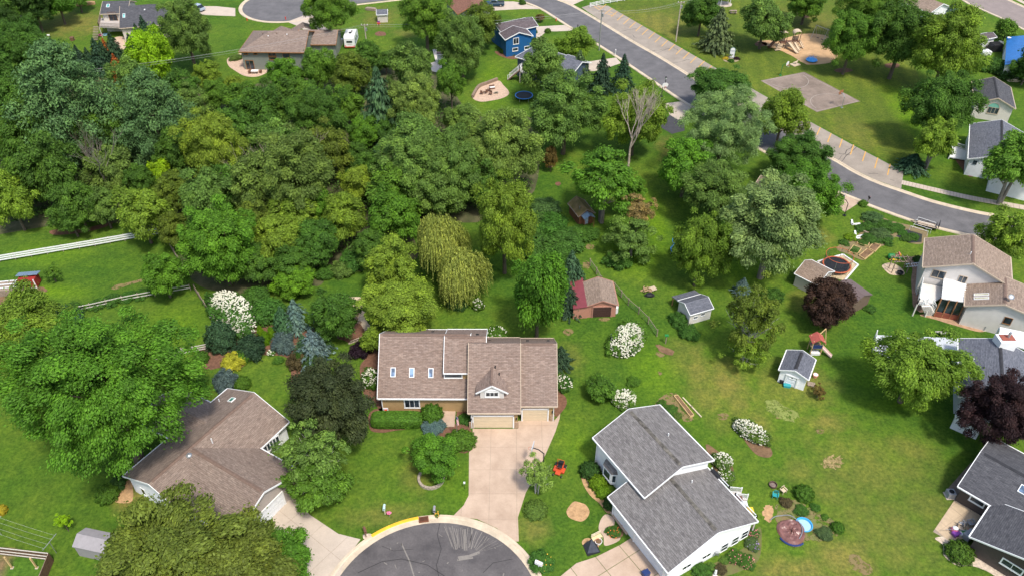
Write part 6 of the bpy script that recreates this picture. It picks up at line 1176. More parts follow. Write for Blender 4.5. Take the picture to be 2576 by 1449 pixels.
bush(2023, 1238, 48, .8, 'shr', 'lone round shrub near the covered pool'); bush(2108, 1325, 32, .8, 'shr', 'small round shrub right of the pool bed'); bush(2416, 1386, 66, .75, 'shr', 'clipped oval yew at the charcoal-roofed house patio')
for x, y, w, c in ((1978, 1262, 30, 'brownish'), (2016, 1282, 34, 'limed'), (2050, 1275, 24, 'limed'), (2075, 1300, 18, 'shr'), (2075, 1340, 40, 'golive'), (1985, 1262, 14, 'lime')): bush(x, y, w, .5, c, 'small perennial clump in the pool bed', 'perennials in the pool bed', kind='bush', name='perennial', cat='plant')
for x, y, w, c in ((1665, 1015, 26, 'limed'), (1690, 1030, 30, 'mid'), (1705, 1045, 22, 'yelmid'), (1655, 1028, 24, 'brownish')): bush(x, y, w, .4, c, 'vegetable clump in the small timber plot', 'vegetables in the timber plot', kind='bush', name='vegetable_plant', cat='plant')
for x, y, w, c in ((2200, 548, 50, 'gray'), (2225, 565, 46, 'limed'), (2185, 570, 40, 'limed'), (2245, 575, 36, 'limed'), (2215, 590, 50, 'gray'), (2140, 595, 30, 'lime'), (2190, 600, 40, 'limed'), (2230, 605, 34, 'limed'), (2125, 610, 24, 'mid'), (2260, 570, 30, 'limed'), (2165, 575, 26, 'mid'), (2300, 595, 26, 'limed'), (2280, 600, 26, 'mid'), (2270, 585, 24, 'limed'), (2170, 610, 24, 'limed'), (2150, 632, 22, 'limed')): bush(x, y, w, .45, c, 'leafy vegetable clump in the fenced garden beds', 'vegetables in the big garden', kind='bush', name='vegetable_plant', cat='plant')
bush(2172, 512, 22, .8, 'shr', 'small shrub at the street mailbox', kind='bush'); bush(1378, 78, 16, .9, 'shr', 'round shrub on the blue house drive'); bush(1345, 80, 14, .9, 'shr', 'round shrub at the blue house corner'); bush(1268, 128, 20, .8, 'shr', 'green shrub below the blue gable'); bush(1345, 103, 18, 1, 'shrd', 'dark shrub right of the blue gable'); bush(1291, 136, 14, .7, 'shr', 'small shrub below the blue basement window'); bush(1313, 131, 14, .7, 'shr', 'small shrub right of the blue basement window'); bush(592, 144, 34, .4, 'yel', 'low yellow groundcover at the grey-green house', kind='bush'); bush(688, 157, 34, .6, 'shr', 'brownish-green shrub below the grey-green wall', kind='bush'); bush(2310, 652, 24, .9, 'shrd', 'dark shrub at the tan house corner'); bush(2188, 775, 30, .5, 'limed', 'weedy bed at the metal shed end', kind='bush'); bush(1314, 5, 16, 1.4, 'mid', 'tiny tree on the pickup driveway', kind='bush'); T('small', 1360, 45, 24, .7, 'brownish', 'small brownish tree on the street lawn', tf=.2)
for x, y, w, c in ((1825, 147, 14, 'gold'), (1840, 153, 16, 'limed'), (1854, 147, 14, 'purp')): bush(x, y, w, .6, c, CW.get(c, {'gold': 'yellow', 'purp': 'dark red'}.get(c))+' flowers at the foot of the park sign', kind='bush', name='flowers', cat='plant')
# ------------------------------------------------------------------ fences
def solve_h(b, py):                   # height of an upright at b whose top is seen at row py
    lo, hi = 0, 40
    for _ in range(40):
        m = (lo+hi)/2; d = (b.y*CS+(CAM_H-m)*SN); v = 724.5+FPX*((CAM_H-m)*CS-b.y*SN)/d
        if v > py: lo = m
        else: hi = m
    return lo
def rail_fence(name, pts, rails, mat, pmat, label, h=1.3, sp=2.6, rw=.05, rh=.14, mesh=None, group=None, pw=.12):
    w = P(pts); t = thing(name, tuple(w[0]), label, 'fence', group)
    for a, b in zip(w, w[1:]):
        L = (b-a).length; n = max(1, round(L/sp))
        for i in range(n+1):
            if i == n and b is not w[-1]: continue
            p = a.lerp(b, i/n); mb = MB(); mb.box((p.x, p.y, h/2+.03), (pw, pw, h+.06), math.atan2((b-a).y, (b-a).x)); mb.build('post', pmat, t)
        for i in range(n):
            p, q = a.lerp(b, i/n), a.lerp(b, (i+1)/n)
            for z in rails: mb = MB(); o = (b-a).normalized(); o = Vector((o.y, -o.x, 0))*(pw/2+.02); mb.bar(p+o+Vector((0, 0, z)), q+o+Vector((0, 0, z+random.uniform(-.02, .02))), rw, rh); mb.build('rail', mat, t)
            if mesh:
                mb = MB(); k = 10
                for j in range(k+1): r = p.lerp(q, j/k); mb.tube([r+Vector((0, 0, .05)), r+Vector((0, 0, h-.08))], .008, 3, cap=False)
                for z in (.1, .35, .6, .85, h-.1): mb.tube([p+Vector((0, 0, z)), q+Vector((0, 0, z))], .008, 3, cap=False)
                mb.build('wire_mesh', mesh, t, kind='stuff')
    return t
PALE_W = M('pale weathered rail', (.62, .58, .52), .8, .15, 3)
rail_fence('paddock_fence', [(-60, 668), (0, 660), (120, 640), (240, 620), (352, 600), (412, 590)], (.45, .85, 1.22), W_PAINT, WOOD, 'white three-rail paddock fence crossing the grass below the wood', h=1.3, rw=.08, rh=.2)
rail_fence('paddock_fence', [(430, 622), (452, 660), (476, 700)], (.5, 1.0), WOOD, WOOD, 'weathered grey rail fence running down from the wood corner', h=1.25, rw=.08, rh=.16)
rail_fence('paddock_fence', [(492, 732), (517, 772), (543, 812)], (.4, .8, 1.15), WOOD, WOOD, 'weathered rail fence behind the big fence-side hydrangea', h=1.25, rw=.08, rh=.16)
rail_fence('paddock_fence', [(160, 792), (230, 778), (310, 760), (390, 745), (480, 730)], (.5, 1.0), PALE_W, WOOD, 'vine-grown rail fence between the two paddock lawns', h=1.15)
rail_fence('paddock_fence', [(388, 910), (460, 892), (524, 880)], (.4, .8, 1.15), PALE_W, WOOD, 'short pale three-rail fence ending at the globe shrub', h=1.25)
rail_fence('wire_fence', [(1484, 668), (1500, 690), (1512, 712)], (1.25,), WOOD, WOOD, 'old wire fence section above the red-brown shed', h=1.3, sp=2.2, rw=.06, rh=.06, mesh=METAL)
rail_fence('wire_fence', [(1545, 728), (1580, 768), (1606, 790), (1630, 814), (1652, 846)], (1.25,), WOOD, WOOD, 'old wire fence behind the big white hydrangea mound', h=1.3, sp=2.2, rw=.06, rh=.06, mesh=METAL)
rail_fence('white_rail_fence', [(1484, 20), (1518, 12), (1552, 6), (1590, 0)], (.35, .75, 1.1), W_PAINT, W_PAINT, 'white rail fence at the head of the parking strip', h=1.2)
def board_fence():
    w = P([(-20, 1392), (136, 1410), (108, 1480)]); t = thing('board_fence', tuple(w[1]), 'brown board fence around the small yard beside the grey shed', 'fence'); FB = M('old brown board', (.13, .075, .045), .9, .3, 4, .3)
    for a, b in zip(w, w[1:]):
        L = (b-a).length; d = (b-a)/L; n = int(L/.16); o = Vector((d.y, -d.x, 0))
        for i in range(n):
            p = a+d*(i+.5)*.16; mb = MB(); mb.box((p.x, p.y, .8+random.uniform(-.02, .02)), (.145, .03, 1.55), math.atan2(d.y, d.x)); mb.build('board', FB, t)
        for z in (.3, .85, 1.5): mb = MB(); mb.bar(a+o*.05+Vector((0, 0, z)), b+o*.05+Vector((0, 0, z)), .06, .1); mb.build('rail', PALE_W if L > 4 else WOOD, t)
    for px, py, tx, h in ((31, 1428, 26, 2.1), (93, 1428, 98, 1.9)):
        p = g(px, py); t2 = thing('timber_post', tuple(p), 'new pale timber post standing by the brown board fence', 'post', 'timber posts by the board fence'); mb = MB(); mb.box((p.x, p.y, h/2), (.14, .14, h)); mb.build('shaft', WOOD_NEW, t2); mb = MB(); mb.box((p.x, p.y, .04), (.3, .3, .08)); mb.build('footing', CONC, t2)
board_fence()
def clothesline():
    a, b = g(28, 1355), g(142, 1390); t = thing('clothes_line', tuple(a), 'metal T-post clothes line on the lower left lawn', 'clothes line')
    for p, dx in ((g(4, 1345), 1.0), (b, 1.0)):
        mb = MB(); mb.tube([p, p+Vector((0, 0, 2.1))], .04, 8); mb.tube([p+Vector((-.25, -1.0, 2.1)), p+Vector((.3, 1.0, 2.1))], .035, 8); mb.build('t_post', METAL, t)
    p = g(4, 1345); mb = MB()
    for s in (-.8, -.3, .3, .8): mb.tube([p+Vector((s*.25, s, 2.12)), (p+b)/2+Vector((s*.25, s, 2.02)), b+Vector((s*.25, s, 2.12))], .008, 3, cap=False)
    mb.build('line', WHITE_PL, t, kind='stuff')
clothesline()
# ------------------------------------------------------------------ poles, wires, lamps
def pole(bx, by, ty, label, arms=1.6, mat=WOOD):
    b = g(bx, by); h = solve_h(b, ty); t = thing('utility_pole', tuple(b), label, 'utility pole'); mb = MB(); mb.tube([b, b+Vector((0, 0, h))], [.17, .11], 10); mb.build('shaft', mat, t); mb = MB(); mb.bar(b+Vector((-arms/2, 0, h-.25)), b+Vector((arms/2, 0, h-.25)), .12, .14); mb.build('crossarm', WOOD, t)
    for s in (-1, 0, 1): mb = MB(); mb.cyl(b+Vector((s*arms*.42, 0, h-.2)), .06, .25, 8); mb.build('insulator', WHITE_PL, t)
    mb = MB(); mb.cyl(b+Vector((.28, 0, h-1.6)), .2, .7, 10); mb.build('transformer', METAL, t); return b, h
PL = M('pale pole wood', (.42, .36, .28), .9, .2, 3)
pa = pole(926, 141, 62, 'wooden utility pole between the caravan and the small dark tree', mat=PL); pb = pole(1507, 128, 26, 'grey utility pole between street and parking strip', mat=METAL); pc = pole(1700, 106, 5, 'pale utility pole on the park lawn', mat=PL)
q_ = g(217, 176, 9.5); q_ = Vector((q_.x, q_.y, 0))
def pole_at(b, h, label):
    t = thing('utility_pole', tuple(b), label, 'utility pole'); mb = MB(); mb.tube([b, b+Vector((0, 0, h))], [.17, .11], 10); mb.build('shaft', PL, t); mb = MB(); mb.bar(b+Vector((-.3, -.8, h-.2)), b+Vector((.3, .8, h-.2)), .12, .14); mb.build('crossarm', M('rusty arm', (.35, .17, .08), .8), t); mb = MB(); mb.cyl(b+Vector((0, 0, h)), .07, .25, 8); mb.build('insulator', WHITE_PL, t); return b, h
pd = pole_at(q_, 9.5, 'utility pole top rising beside the huge white pine'); 
pf = (Vector((95, 215, 0)), 11.0)
def wires(A_, B_, n=3, sag=.9, label='sagging power lines'):
    (a, ha), (b, hb_) = A_, B_; t = thing('power_line', tuple(a), label, 'power line')
    for i in range(n):
        s = (i-(n-1)/2)*.62; d = Vector((s, s*.2, -.1-(.5 if i == 1 and n == 3 else 0))); pts = []
        for k in range(15): f = k/14; p = a.lerp(b, f)+Vector((0, 0, ha+(hb_-ha)*f-4*sag*f*(1-f)))+d; pts.append(p)
        mb = MB(); mb.tube(pts, .011, 4, cap=False); mb.build('wire', GREY_P, t)
wires(pd, pa, label='power lines crossing from the white pine to the caravan pole'); wires(pa, pb, label='power lines spanning from the caravan pole to the street pole'); wires(pb, pc, label='power lines spanning the parking strip'); wires(pc, pf, label='power lines running off past the park trees')
def lamp(bx, by, ty):
    b = g(bx, by); h = solve_h(b, ty); t = thing('street_lamp', tuple(b), 'black post-top street lamp on the verge', 'street lamp'); mb = MB(); mb.tube([b, b+Vector((0, 0, h-.5))], [.09, .06], 10); mb.build('post', BLACK, t); mb = MB(); mb.lathe([(.1, 0), (.2, .25), (.22, .45)], b+Vector((0, 0, h-.6)), 10); mb.build('lantern', W_PAINT, t); mb = MB(); mb.lathe([(.28, .45), (.2, .55), (.02, .68)], b+Vector((0, 0, h-.6)), 10); mb.build('cap', BLACK, t)
lamp(1672, 224, 194)
def hydrant(px, py, lab):
    b = g(px, py); t = thing('fire_hydrant', tuple(b), lab, 'hydrant'); mb = MB(); mb.lathe([(.14, 0), (.14, .08), (.1, .1), (.1, .55), (.13, .57), (.1, .68), (.02, .76)], b, 10); mb.build('barrel', RED, t); mb = MB(); mb.tube([b+Vector((-.18, 0, .45)), b+Vector((.18, 0, .45))], .05, 8); mb.build('nozzle', RED, t)
hydrant(622, 53, 'red fire hydrant on the upper cul-de-sac kerb'); hydrant(719, 50, 'red hydrant at the upper driveway mouth'); hydrant(1399, 54, 'red hydrant on the lawn beside the through street')
def hoop(bx, by, h, ang, label, board=W_PAINT, pmat=BLACK, rd=False, arm=1.0, rim=ORANGE):
    b = g(bx, by); d = Vector((math.cos(ang), math.sin(ang), 0)); s = Vector((-d.y, d.x, 0)); t = thing('basketball_hoop', tuple(b), label, 'basketball hoop'); mb = MB(); mb.tube([b, b+Vector((0, 0, h*.8)), b+d*arm*.5+Vector((0, 0, h*.97)), b+d*arm+Vector((0, 0, h))], .07, 8); mb.build('pole', pmat, t); c = b+d*(arm+.05)+Vector((0, 0, h+.1)); mb = MB()
    if rd: pts = [c+s*.7*math.cos(a)+Vector((0, 0, .5*math.sin(a) if math.sin(a) > -.5 else -.4)) for a in [2*math.pi*i/18 for i in range(18)]]; mb.face(pts); mb.face([p-d*.05 for p in reversed(pts)]); [mb.face([pts[i]-d*.05, pts[(i+1) % 18]-d*.05, pts[(i+1) % 18], pts[i]]) for i in range(18)]
    else: mb.box(c, (.05, 1.3, .85), ang)
    mb.build('backboard', board, t); r = c+d*.3-Vector((0, 0, .3)); mb = MB(); mb.tube([r+d*.22*math.cos(a)+s*.22*math.sin(a) for a in [2*math.pi*i/14 for i in range(15)]], .018, 5, cap=False); mb.bar(c-Vector((0, 0, .3)), c+d*.1-Vector((0, 0, .3)), .15, .05); mb.build('rim', rim, t); mb = MB()
    for i in range(8): a = 2*math.pi*i/8; mb.tube([r+d*.21*math.cos(a)+s*.21*math.sin(a), r+d*.12*math.cos(a+.4)+s*.12*math.sin(a+.4)-Vector((0, 0, .42))], .008, 3, cap=False)
    mb.build('net', WHITE_PL, t, kind='stuff'); mb = MB(); mb.box(b+Vector((0, 0, .06)), (.5, .5, .12), ang); mb.build('base', pmat, t)
hoop(1963, 191, 3.0, math.radians(-40), 'basketball hoop with rounded white backboard behind the park court', rd=True, pmat=GREEN_P, rim=RED); hoop(2117, 272, 3.0, math.radians(125), 'gooseneck basketball hoop with rusty backboard on the park court', board=M('rusty board', (.33, .14, .07), .8, .3, 4), pmat=METAL); hoop(1664, 244, 3.0, math.radians(-75), 'white-boarded basketball hoop beside the street lamp', rd=True); hoop(2124, 543, 3.0, math.radians(140), 'black basketball hoop at the hidden driveway', board=NAVY_P); hoop(1367, 1173, 3.05, math.radians(165), 'portable basketball hoop by the main driveway birch', arm=1.3, board=M('clear board', (.55, .6, .66), .2))
# ------------------------------------------------------------------ vehicles
def wheel(root, c, r, w, ax, name='wheel'):
    mb = MB(); c = Vector(c); mb.tube([c-ax*w/2, c+ax*w/2], r, 16); o = mb.build(name, RUBBER, root); mb = MB(); mb.tube([c-ax*(w/2+.01), c+ax*(w/2+.01)], r*.58, 12); mb.build('rim', METAL, o)
def loft(mb, secs):                    # closed sections along x: list of point rings
    for a, b in zip(secs, secs[1:]):
        n = len(a)
        for i in range(n): mb.face([a[i], b[i], b[(i+1) % n], a[(i+1) % n]])
    mb.face(list(reversed(secs[0])) if False else secs[0]); mb.face(list(reversed(secs[-1])))
def ringx(x, w, z0, z1, c=.12): return [Vector((x, -w/2, z0)), Vector((x, w/2, z0)), Vector((x, w/2, z1-c)), Vector((x, w/2-c, z1)), Vector((x, -w/2+c, z1)), Vector((x, -w/2, z1-c))]
def pickup(px, py, rz, label):
    t = proto('pickup_truck', label, 'pickup truck'); bm = paint('dark teal blue paint', (.015, .05, .085), .25); mb = MB()
    loft(mb, [ringx(x, w, z0, z1) for x, w, z0, z1 in ((-2.6, 1.7, .5, .95), (-2.5, 1.85, .4, 1.02), (-1.3, 1.9, .4, 1.1), (-.9, 1.9, .4, 1.12), (.9, 1.9, .4, 1.12), (2.45, 1.88, .45, 1.1), (2.6, 1.84, .5, 1.06))]); mb.build('body', bm, t, smooth=False); mb = MB()
    loft(mb, [ringx(x, w, z0, z1, .1) for x, w, z0, z1 in ((-1.25, 1.7, 1.0, 1.12), (-.6, 1.62, 1.0, 1.72), (.35, 1.6, 1.0, 1.78), (.75, 1.62, 1.0, 1.7), (.9, 1.68, 1.0, 1.15))]); cab = mb.build('cab', bm, t)
    for s in (-1, 1): mb = MB(); mb.face([(-.85, s*.86, 1.18), (.7, s*.86, 1.18), (.6, s*.82, 1.62), (-.5, s*.82, 1.62)][::-s]); mb.build('side_window', GLASS, cab)
    mb = MB(); mb.face([(-1.22, -.72, 1.16), (-1.22, .72, 1.16), (-.66, .66, 1.66), (-.66, -.66, 1.66)][::-1]); mb.build('windscreen', GLASS, cab); mb = MB(); mb.box((1.75, 0, 1.12), (1.5, 1.5, .05)); mb.build('bed', BLACK, t)
    for s in (-1, 1):
        for x in (-1.65, 1.6): wheel(t, (x, s*.82, .38), .38, .26, Vector((0, 1, 0)))
        mb = MB(); mb.box((-2.58, s*.68, .82), (.08, .3, .16)); mb.build('headlight', WHITE_PL, t)
    mb = MB(); mb.box((-2.62, 0, .5), (.1, 1.75, .16)); mb.build('bumper', METAL, t); place(t, g(px, py), rz)
pickup(1244, 16, math.radians(2), 'dark teal pickup truck parked on the far concrete drive')
def suv(px, py, rz, label):
    t = proto('parked_car', label, 'car'); bm = paint('silver blue paint', (.35, .42, .5), .25); mb = MB(); loft(mb, [ringx(x, w, z0, z1) for x, w, z0, z1 in ((-2.2, 1.6, .45, .8), (-2.05, 1.78, .35, .92), (-1.0, 1.82, .35, 1.0), (1.9, 1.82, .35, 1.02), (2.2, 1.7, .45, .95))]); mb.build('body', bm, t); mb = MB(); loft(mb, [ringx(x, w, z0, z1, .12) for x, w, z0, z1 in ((-1.05, 1.6, .95, 1.02), (-.35, 1.5, .95, 1.58), (1.3, 1.48, .95, 1.62), (2.0, 1.58, .95, 1.1))]); cab = mb.build('cabin', GLASS, t); mb = MB(); mb.box((.45, 0, 1.62), (1.6, 1.35, .05)); mb.build('roof', bm, cab)
    for s in (-1, 1):
        for x in (-1.35, 1.35): wheel(t, (x, s*.8, .34), .34, .22, Vector((0, 1, 0)))
    place(t, g(px, py), rz)
suv(497, 27, math.radians(-30), 'pale blue car parked by the round maple at the charcoal-roofed house')
def caravan():
    t = proto('caravan', 'white caravan parked beside the grey-green house', 'caravan'); w, L = 2.45, 6.0; prof = [(0, .45), (0, 2.55), (.25, 2.85), (.6, 2.98), (L-1.4, 2.98), (L-.4, 2.5), (L-.05, 1.6), (L, .6), (L-.3, .45)]; mb = MB(); a = [Vector((-w/2, y, z)) for y, z in prof]; b = [Vector((w/2, y, z)) for y, z in prof]; n = len(prof)
    for i in range(n): mb.face([a[i], a[(i+1) % n], b[(i+1) % n], b[i]])
    mb.face(list(reversed(a))); mb.face(b); mb.build('body', W_PAINT, t)
    mb = MB(); mb.box((0, -.02, 1.72), (1.35, .05, .42)); mb.build('rear_window', GLASS, t); mb = MB(); mb.box((0, -.02, 1.15), (1.0, .03, .07)); mb.build('lettering', GREY_P, t)
    for y, z in ((1.6, .95), (3.2, .95)): mb = MB(); mb.box((w/2+.01, y, 1.8), (.05, .9, .5)); mb.build('side_window', GLASS, t)
    mb = MB(); mb.box((w/2+.012, 2.9, 1.15), (.03, 4.6, .28)); mb.build('side_stripe', NAVY_P, t)
    for x, y, s in ((.1, 2.2, .6), (.35, 3.2, .35)): mb = MB(); mb.box((x, y, 3.05), (s, s*1.1, .16)); mb.build('roof_vent', BLACK, t)
    for s in (-1, 1):
        wheel(t, (s*1.08, 2.6, .34), .34, .2, Vector((1, 0, 0))); mb = MB(); mb.box((s*1.05, -.03, .75), (.18, .05, .24)); mb.build('tail_light', RED, t)
    mb = MB(); mb.bar((-.9, L-.3, .5), (0, L+1.0, .5), .08, .1); mb.bar((.9, L-.3, .5), (0, L+1.0, .5), .08, .1); mb.build('drawbar', BLACK, t); mb = MB(); mb.box((0, -.08, .5), (2.3, .12, .15)); mb.build('bumper', ORANGE, t); place(t, g(881, 124), math.radians(1))
caravan()
def trailer():
    t = proto('utility_trailer', 'small flat utility trailer with wooden bed beside the garden beds', 'trailer')
    for i in range(6): mb = MB(); mb.box((0, -.55+i*.22, .5), (2.9, .2, .06)); mb.build('plank', M('bleached plank', (.5, .4, .3), .85, .2, 4) if i == 0 else bpy.data.materials['bleached plank'], t)
    mb = MB()
    for s in (-1, 1): mb.bar((-1.5, s*.7, .55), (1.5, s*.7, .55), .06, .12); mb.bar((-1.5, s*.7, .85), (1.5, s*.7, .85), .05, .05); [mb.bar((x, s*.7, .5), (x, s*.7, .86), .05, .05) for x in (-1.45, 0, 1.45)]
    mb.build('side_rail', BLACK, t); mb = MB(); mb.bar((-1.5, -.6, .45), (-2.6, 0, .45), .06, .08); mb.bar((-1.5, .6, .45), (-2.6, 0, .45), .06, .08); mb.build('drawbar', BLACK, t); mb = MB(); mb.box((1.7, 0, 1.0), (.06, 1.4, 1.1)); mb.build('ramp', BLACK, t)
    for s in (-1, 1): wheel(t, (.1, s*.85, .28), .28, .16, Vector((0, 1, 0)))
    place(t, g(2330, 572), math.radians(-28))
trailer()
def zero_turn():
    t = proto('ride_on_mower', 'orange zero-turn mower parked on the lawn beside the driveway birch', 'mower'); mb = MB(); mb.box((0, .0, .28), (1.35, .75, .22)); mb.box((0, 0, .4), (1.1, .6, .06)); mb.build('mower_deck', ORANGE, t); mb = MB(); mb.box((0, -.55, .5), (.75, .8, .3)); mb.build('engine_cover', ORANGE, t); mb = MB(); mb.box((0, -.75, .72), (.55, .4, .22)); mb.build('engine', BLACK, t); mb = MB(); mb.box((0, -.1, .72), (.55, .5, .14)); mb.box((0, -.35, .98), (.55, .12, .5)); mb.build('seat', BLACK, t); mb = MB(); mb.box((0, .55, .35), (.6, .6, .1)); mb.build('foot_plate', ORANGE, t)
    mb = MB()
    for s in (-1, 1): mb.tube([(s*.4, -.5, .6), (s*.42, -.5, 1.5)], .03, 6); mb.tube([(s*.32, .05, .65), (s*.25, .3, .95), (s*.08, .3, .97)], .018, 6)
    mb.tube([(-.42, -.5, 1.5), (.42, -.5, 1.5)], .03, 6); mb.build('roll_bar', ORANGE, t)
    for s in (-1, 1): wheel(t, (s*.55, -.6, .29), .29, .26, Vector((1, 0, 0))); wheel(t, (s*.5, .85, .16), .16, .12, Vector((1, 0, 0)), 'caster')
    place(t, g(1407, 1184), math.radians(160))
zero_turn()
def skin_body(name, root, mats_pts, edges, mat, sub=1):
    me = bpy.data.meshes.new(name); me.from_pydata([p for p, r in mats_pts], edges, []); o = bpy.data.objects.new(name, me); col.objects.link(o); o.parent = root; me.materials.append(mat)
    m = o.modifiers.new('skin', 'SKIN'); m.use_smooth_shade = True; sk = me.skin_vertices[0].data if me.skin_vertices else None
    if sk is None:
        bmm = bmesh.new(); bmm.from_mesh(me); bmm.verts.layers.skin.verify(); bmm.to_mesh(me); bmm.free(); sk = me.skin_vertices[0].data
    for i, (p, r) in enumerate(mats_pts): sk[i].radius = (r, r); sk[i].use_root = i == 0
    s = o.modifiers.new('sub', 'SUBSURF'); s.levels = s.render_levels = sub; return o
SKIN = M('skin', (.55, .33, .23), .6, .08, 4); SHIRT = M('pink shirt', (.75, .06, .13), .8, .12, 4); SHORTS = M('dark shorts', (.03, .03, .04), .85, .2, 4); HAIR = M('brown hair', (.09, .05, .03), .7, .3, 6)
def mower_rider():
    t = proto('lawn_tractor', 'green lawn tractor with yellow wheels mowing beside the tan house', 'mower'); mb = MB(); loft(mb, [ringx(x, w, z0, z1, .1) for x, w, z0, z1 in ((-.95, .45, .4, .75), (-.8, .58, .35, .88), (-.2, .6, .35, .95), (.0, .58, .4, .9))]); mb.build('bonnet', GREEN_P, t); mb = MB(); mb.box((.45, 0, .38), (1.0, .62, .16)); mb.box((.72, .36, .55), (.7, .2, .1)); mb.box((.72, -.36, .55), (.7, .2, .1)); mb.build('fender', GREEN_P, t); mb = MB(); mb.box((.62, 0, .6), (.42, .48, .14)); mb.box((.85, 0, .82), (.1, .48, .4)); mb.build('seat', YELLOW_P, t); mb = MB(); mb.box((.05, 0, .2), (.95, 1.05, .14)); mb.build('mower_deck', YELLOW_P, t)
    mb = MB(); mb.tube([(-.05, 0, .85), (.12, 0, 1.02)], .025, 6); mb.tube([Vector((.14, 0, 1.03))+Vector((.08*math.cos(a), .18*math.sin(a), .1*-math.cos(a))) for a in [2*math.pi*i/12 for i in range(13)]], .018, 5, cap=False); mb.build('steering_wheel', BLACK, t)
    for s in (-1, 1):
        for x, r in ((-.65, .2), (.72, .27)):
            mb = MB(); mb.tube([(x, s*.36-s*.0, r), (x, s*.56, r)], r, 14); o = mb.build('wheel', RUBBER, t); mb = MB(); mb.tube([(x, s*.35, r), (x, s*.57, r)], r*.55, 10); mb.build('rim', YELLOW_P, o)
    c = g(2247, 652); place(t, c, math.radians(-8))
    pr = thing('person', tuple(c), 'person in pink top and dark shorts driving the green lawn tractor', 'person', rz=math.radians(-8)); V = lambda x, y, z: (x, y, z)
    pts = [(V(.62, 0, .78), .14), (V(.64, 0, .98), .13), (V(.62, 0, 1.2), .15), (V(.6, 0, 1.3), .075), (V(.58, 0, 1.36), .055),
           (V(.58, .2, 1.24), .07), (V(.48, .27, 1.02), .055), (V(.24, .17, 1.02), .045), (V(.58, -.2, 1.24), .07), (V(.48, -.27, 1.02), .055), (V(.24, -.17, 1.02), .045),
           (V(.58, .11, .74), .11), (V(.18, .17, .78), .085), (V(.02, .17, .42), .06), (V(-.1, .17, .36), .05), (V(.58, -.11, .74), .11), (V(.18, -.17, .78), .085), (V(.02, -.17, .42), .06), (V(-.1, -.17, .36), .05)]
    ed = [(0, 1), (1, 2), (2, 3), (3, 4), (2, 5), (5, 6), (6, 7), (2, 8), (8, 9), (9, 10), (0, 11), (11, 12), (12, 13), (13, 14), (0, 15), (15, 16), (16, 17), (17, 18)]
    skin_body('body', pr, pts, ed, SKIN)
    skin_body('shirt', pr, [(V(.62, 0, .84), .165), (V(.64, 0, .98), .16), (V(.62, 0, 1.18), .175), (V(.6, 0, 1.27), .1), (V(.58, .2, 1.24), .09), (V(.54, .24, 1.13), .078), (V(.58, -.2, 1.24), .09), (V(.54, -.24, 1.13), .078)], [(0, 1), (1, 2), (2, 3), (2, 4), (4, 5), (2, 6), (6, 7)], SHIRT)
    skin_body('shorts', pr, [(V(.62, 0, .78), .16), (V(.58, .11, .75), .13), (V(.32, .15, .78), .11), (V(.58, -.11, .75), .13), (V(.32, -.15, .78), .11)], [(0, 1), (1, 2), (0, 3), (3, 4)], SHORTS)
    mb = MB(); mb.lathe([(.01, -.11), (.065, -.08), (.085, 0), (.08, .06), (.04, .115), (.005, .125)], (.57, 0, 1.47), 12); hd = mb.build('head', SKIN, pr, smooth=True); mb = MB(); mb.lathe([(.095, -.05), (.1, .02), (.088, .08), (.045, .135), (.005, .142)], (.59, 0, 1.475), 12); mb.build('hair', HAIR, hd, smooth=True); mb = MB(); mb.box((.482, 0, 1.455), (.03, .025, .035)); mb.build('nose', SKIN, hd)
    for s in (-1, 1):
        for k in range(4): mb = MB(); mb.tube([(.24, s*.17+(k-1.5)*.02, 1.02), (.17, s*.165+(k-1.5)*.02, 1.03), (.16, s*.16+(k-1.5)*.02, .985)], .011, 5); mb.build('finger', SKIN, pr)
        mb = MB(); mb.tube([(.25, s*.15, 1.02), (.2, s*.11, 1.04)], .013, 5); mb.build('thumb', SKIN, pr); mb = MB(); mb.box((-.12, s*.17, .33), (.24, .1, .09)); mb.build('shoe', BLACK, pr)
mower_rider()
# ------------------------------------------------------------------ park
def sign():
    b = g(1840, 147); h = 2.6; rz = math.radians(-8); t = thing('park_sign', tuple(b), 'tall arched white park sign with dark green edge in a flower bed', 'sign'); R = Matrix.Rotation(rz, 3, 'Z')
    def arch(w, top, y, z0): return [b+R @ Vector((x, y, z)) for x, z in [(-w/2, z0), (w/2, z0)]+[(w/2*math.cos(a), top-w/2+w/2*math.sin(a)) for a in [math.pi*i/12 for i in range(13)]]]
    for w, top, y0, y1, z0, m, nm in ((1.25, h, -.06, .06, 0, paint('sign green', (.01, .1, .09)), 'frame'), (1.05, h-.1, -.085, -.05, .15, W_PAINT, 'panel')):
        f, k = arch(w, top, y0, z0), arch(w, top, y1, z0); mb = MB(); n = len(f); mb.face(f); mb.face(list(reversed(k))); [mb.face([f[i], k[i], k[(i+1) % n], f[(i+1) % n]]) for i in range(n)]; mb.build(nm, m, t)
    mb = MB(); r = random.Random(2); x = -.46     # a word too small to read: dark strokes in a row
    while x < .46: wd = r.uniform(.05, .11); mb.box(b+R @ Vector((x+wd/2, -.095, 1.72+r.uniform(-.02, .03))), (wd, .012, r.uniform(.09, .2)), rz); x += wd+.025
    mb.build('lettering', paint('sign navy', (.03, .05, .16)), t, kind='stuff'); mb = MB(); mb.tube([b+R @ Vector((x, -.09, .85)) for x in (-.25, -.05, .15, .3)], [.01, .05, .1, .02], 6); mb.build('emblem', BLACK, t)
sign()
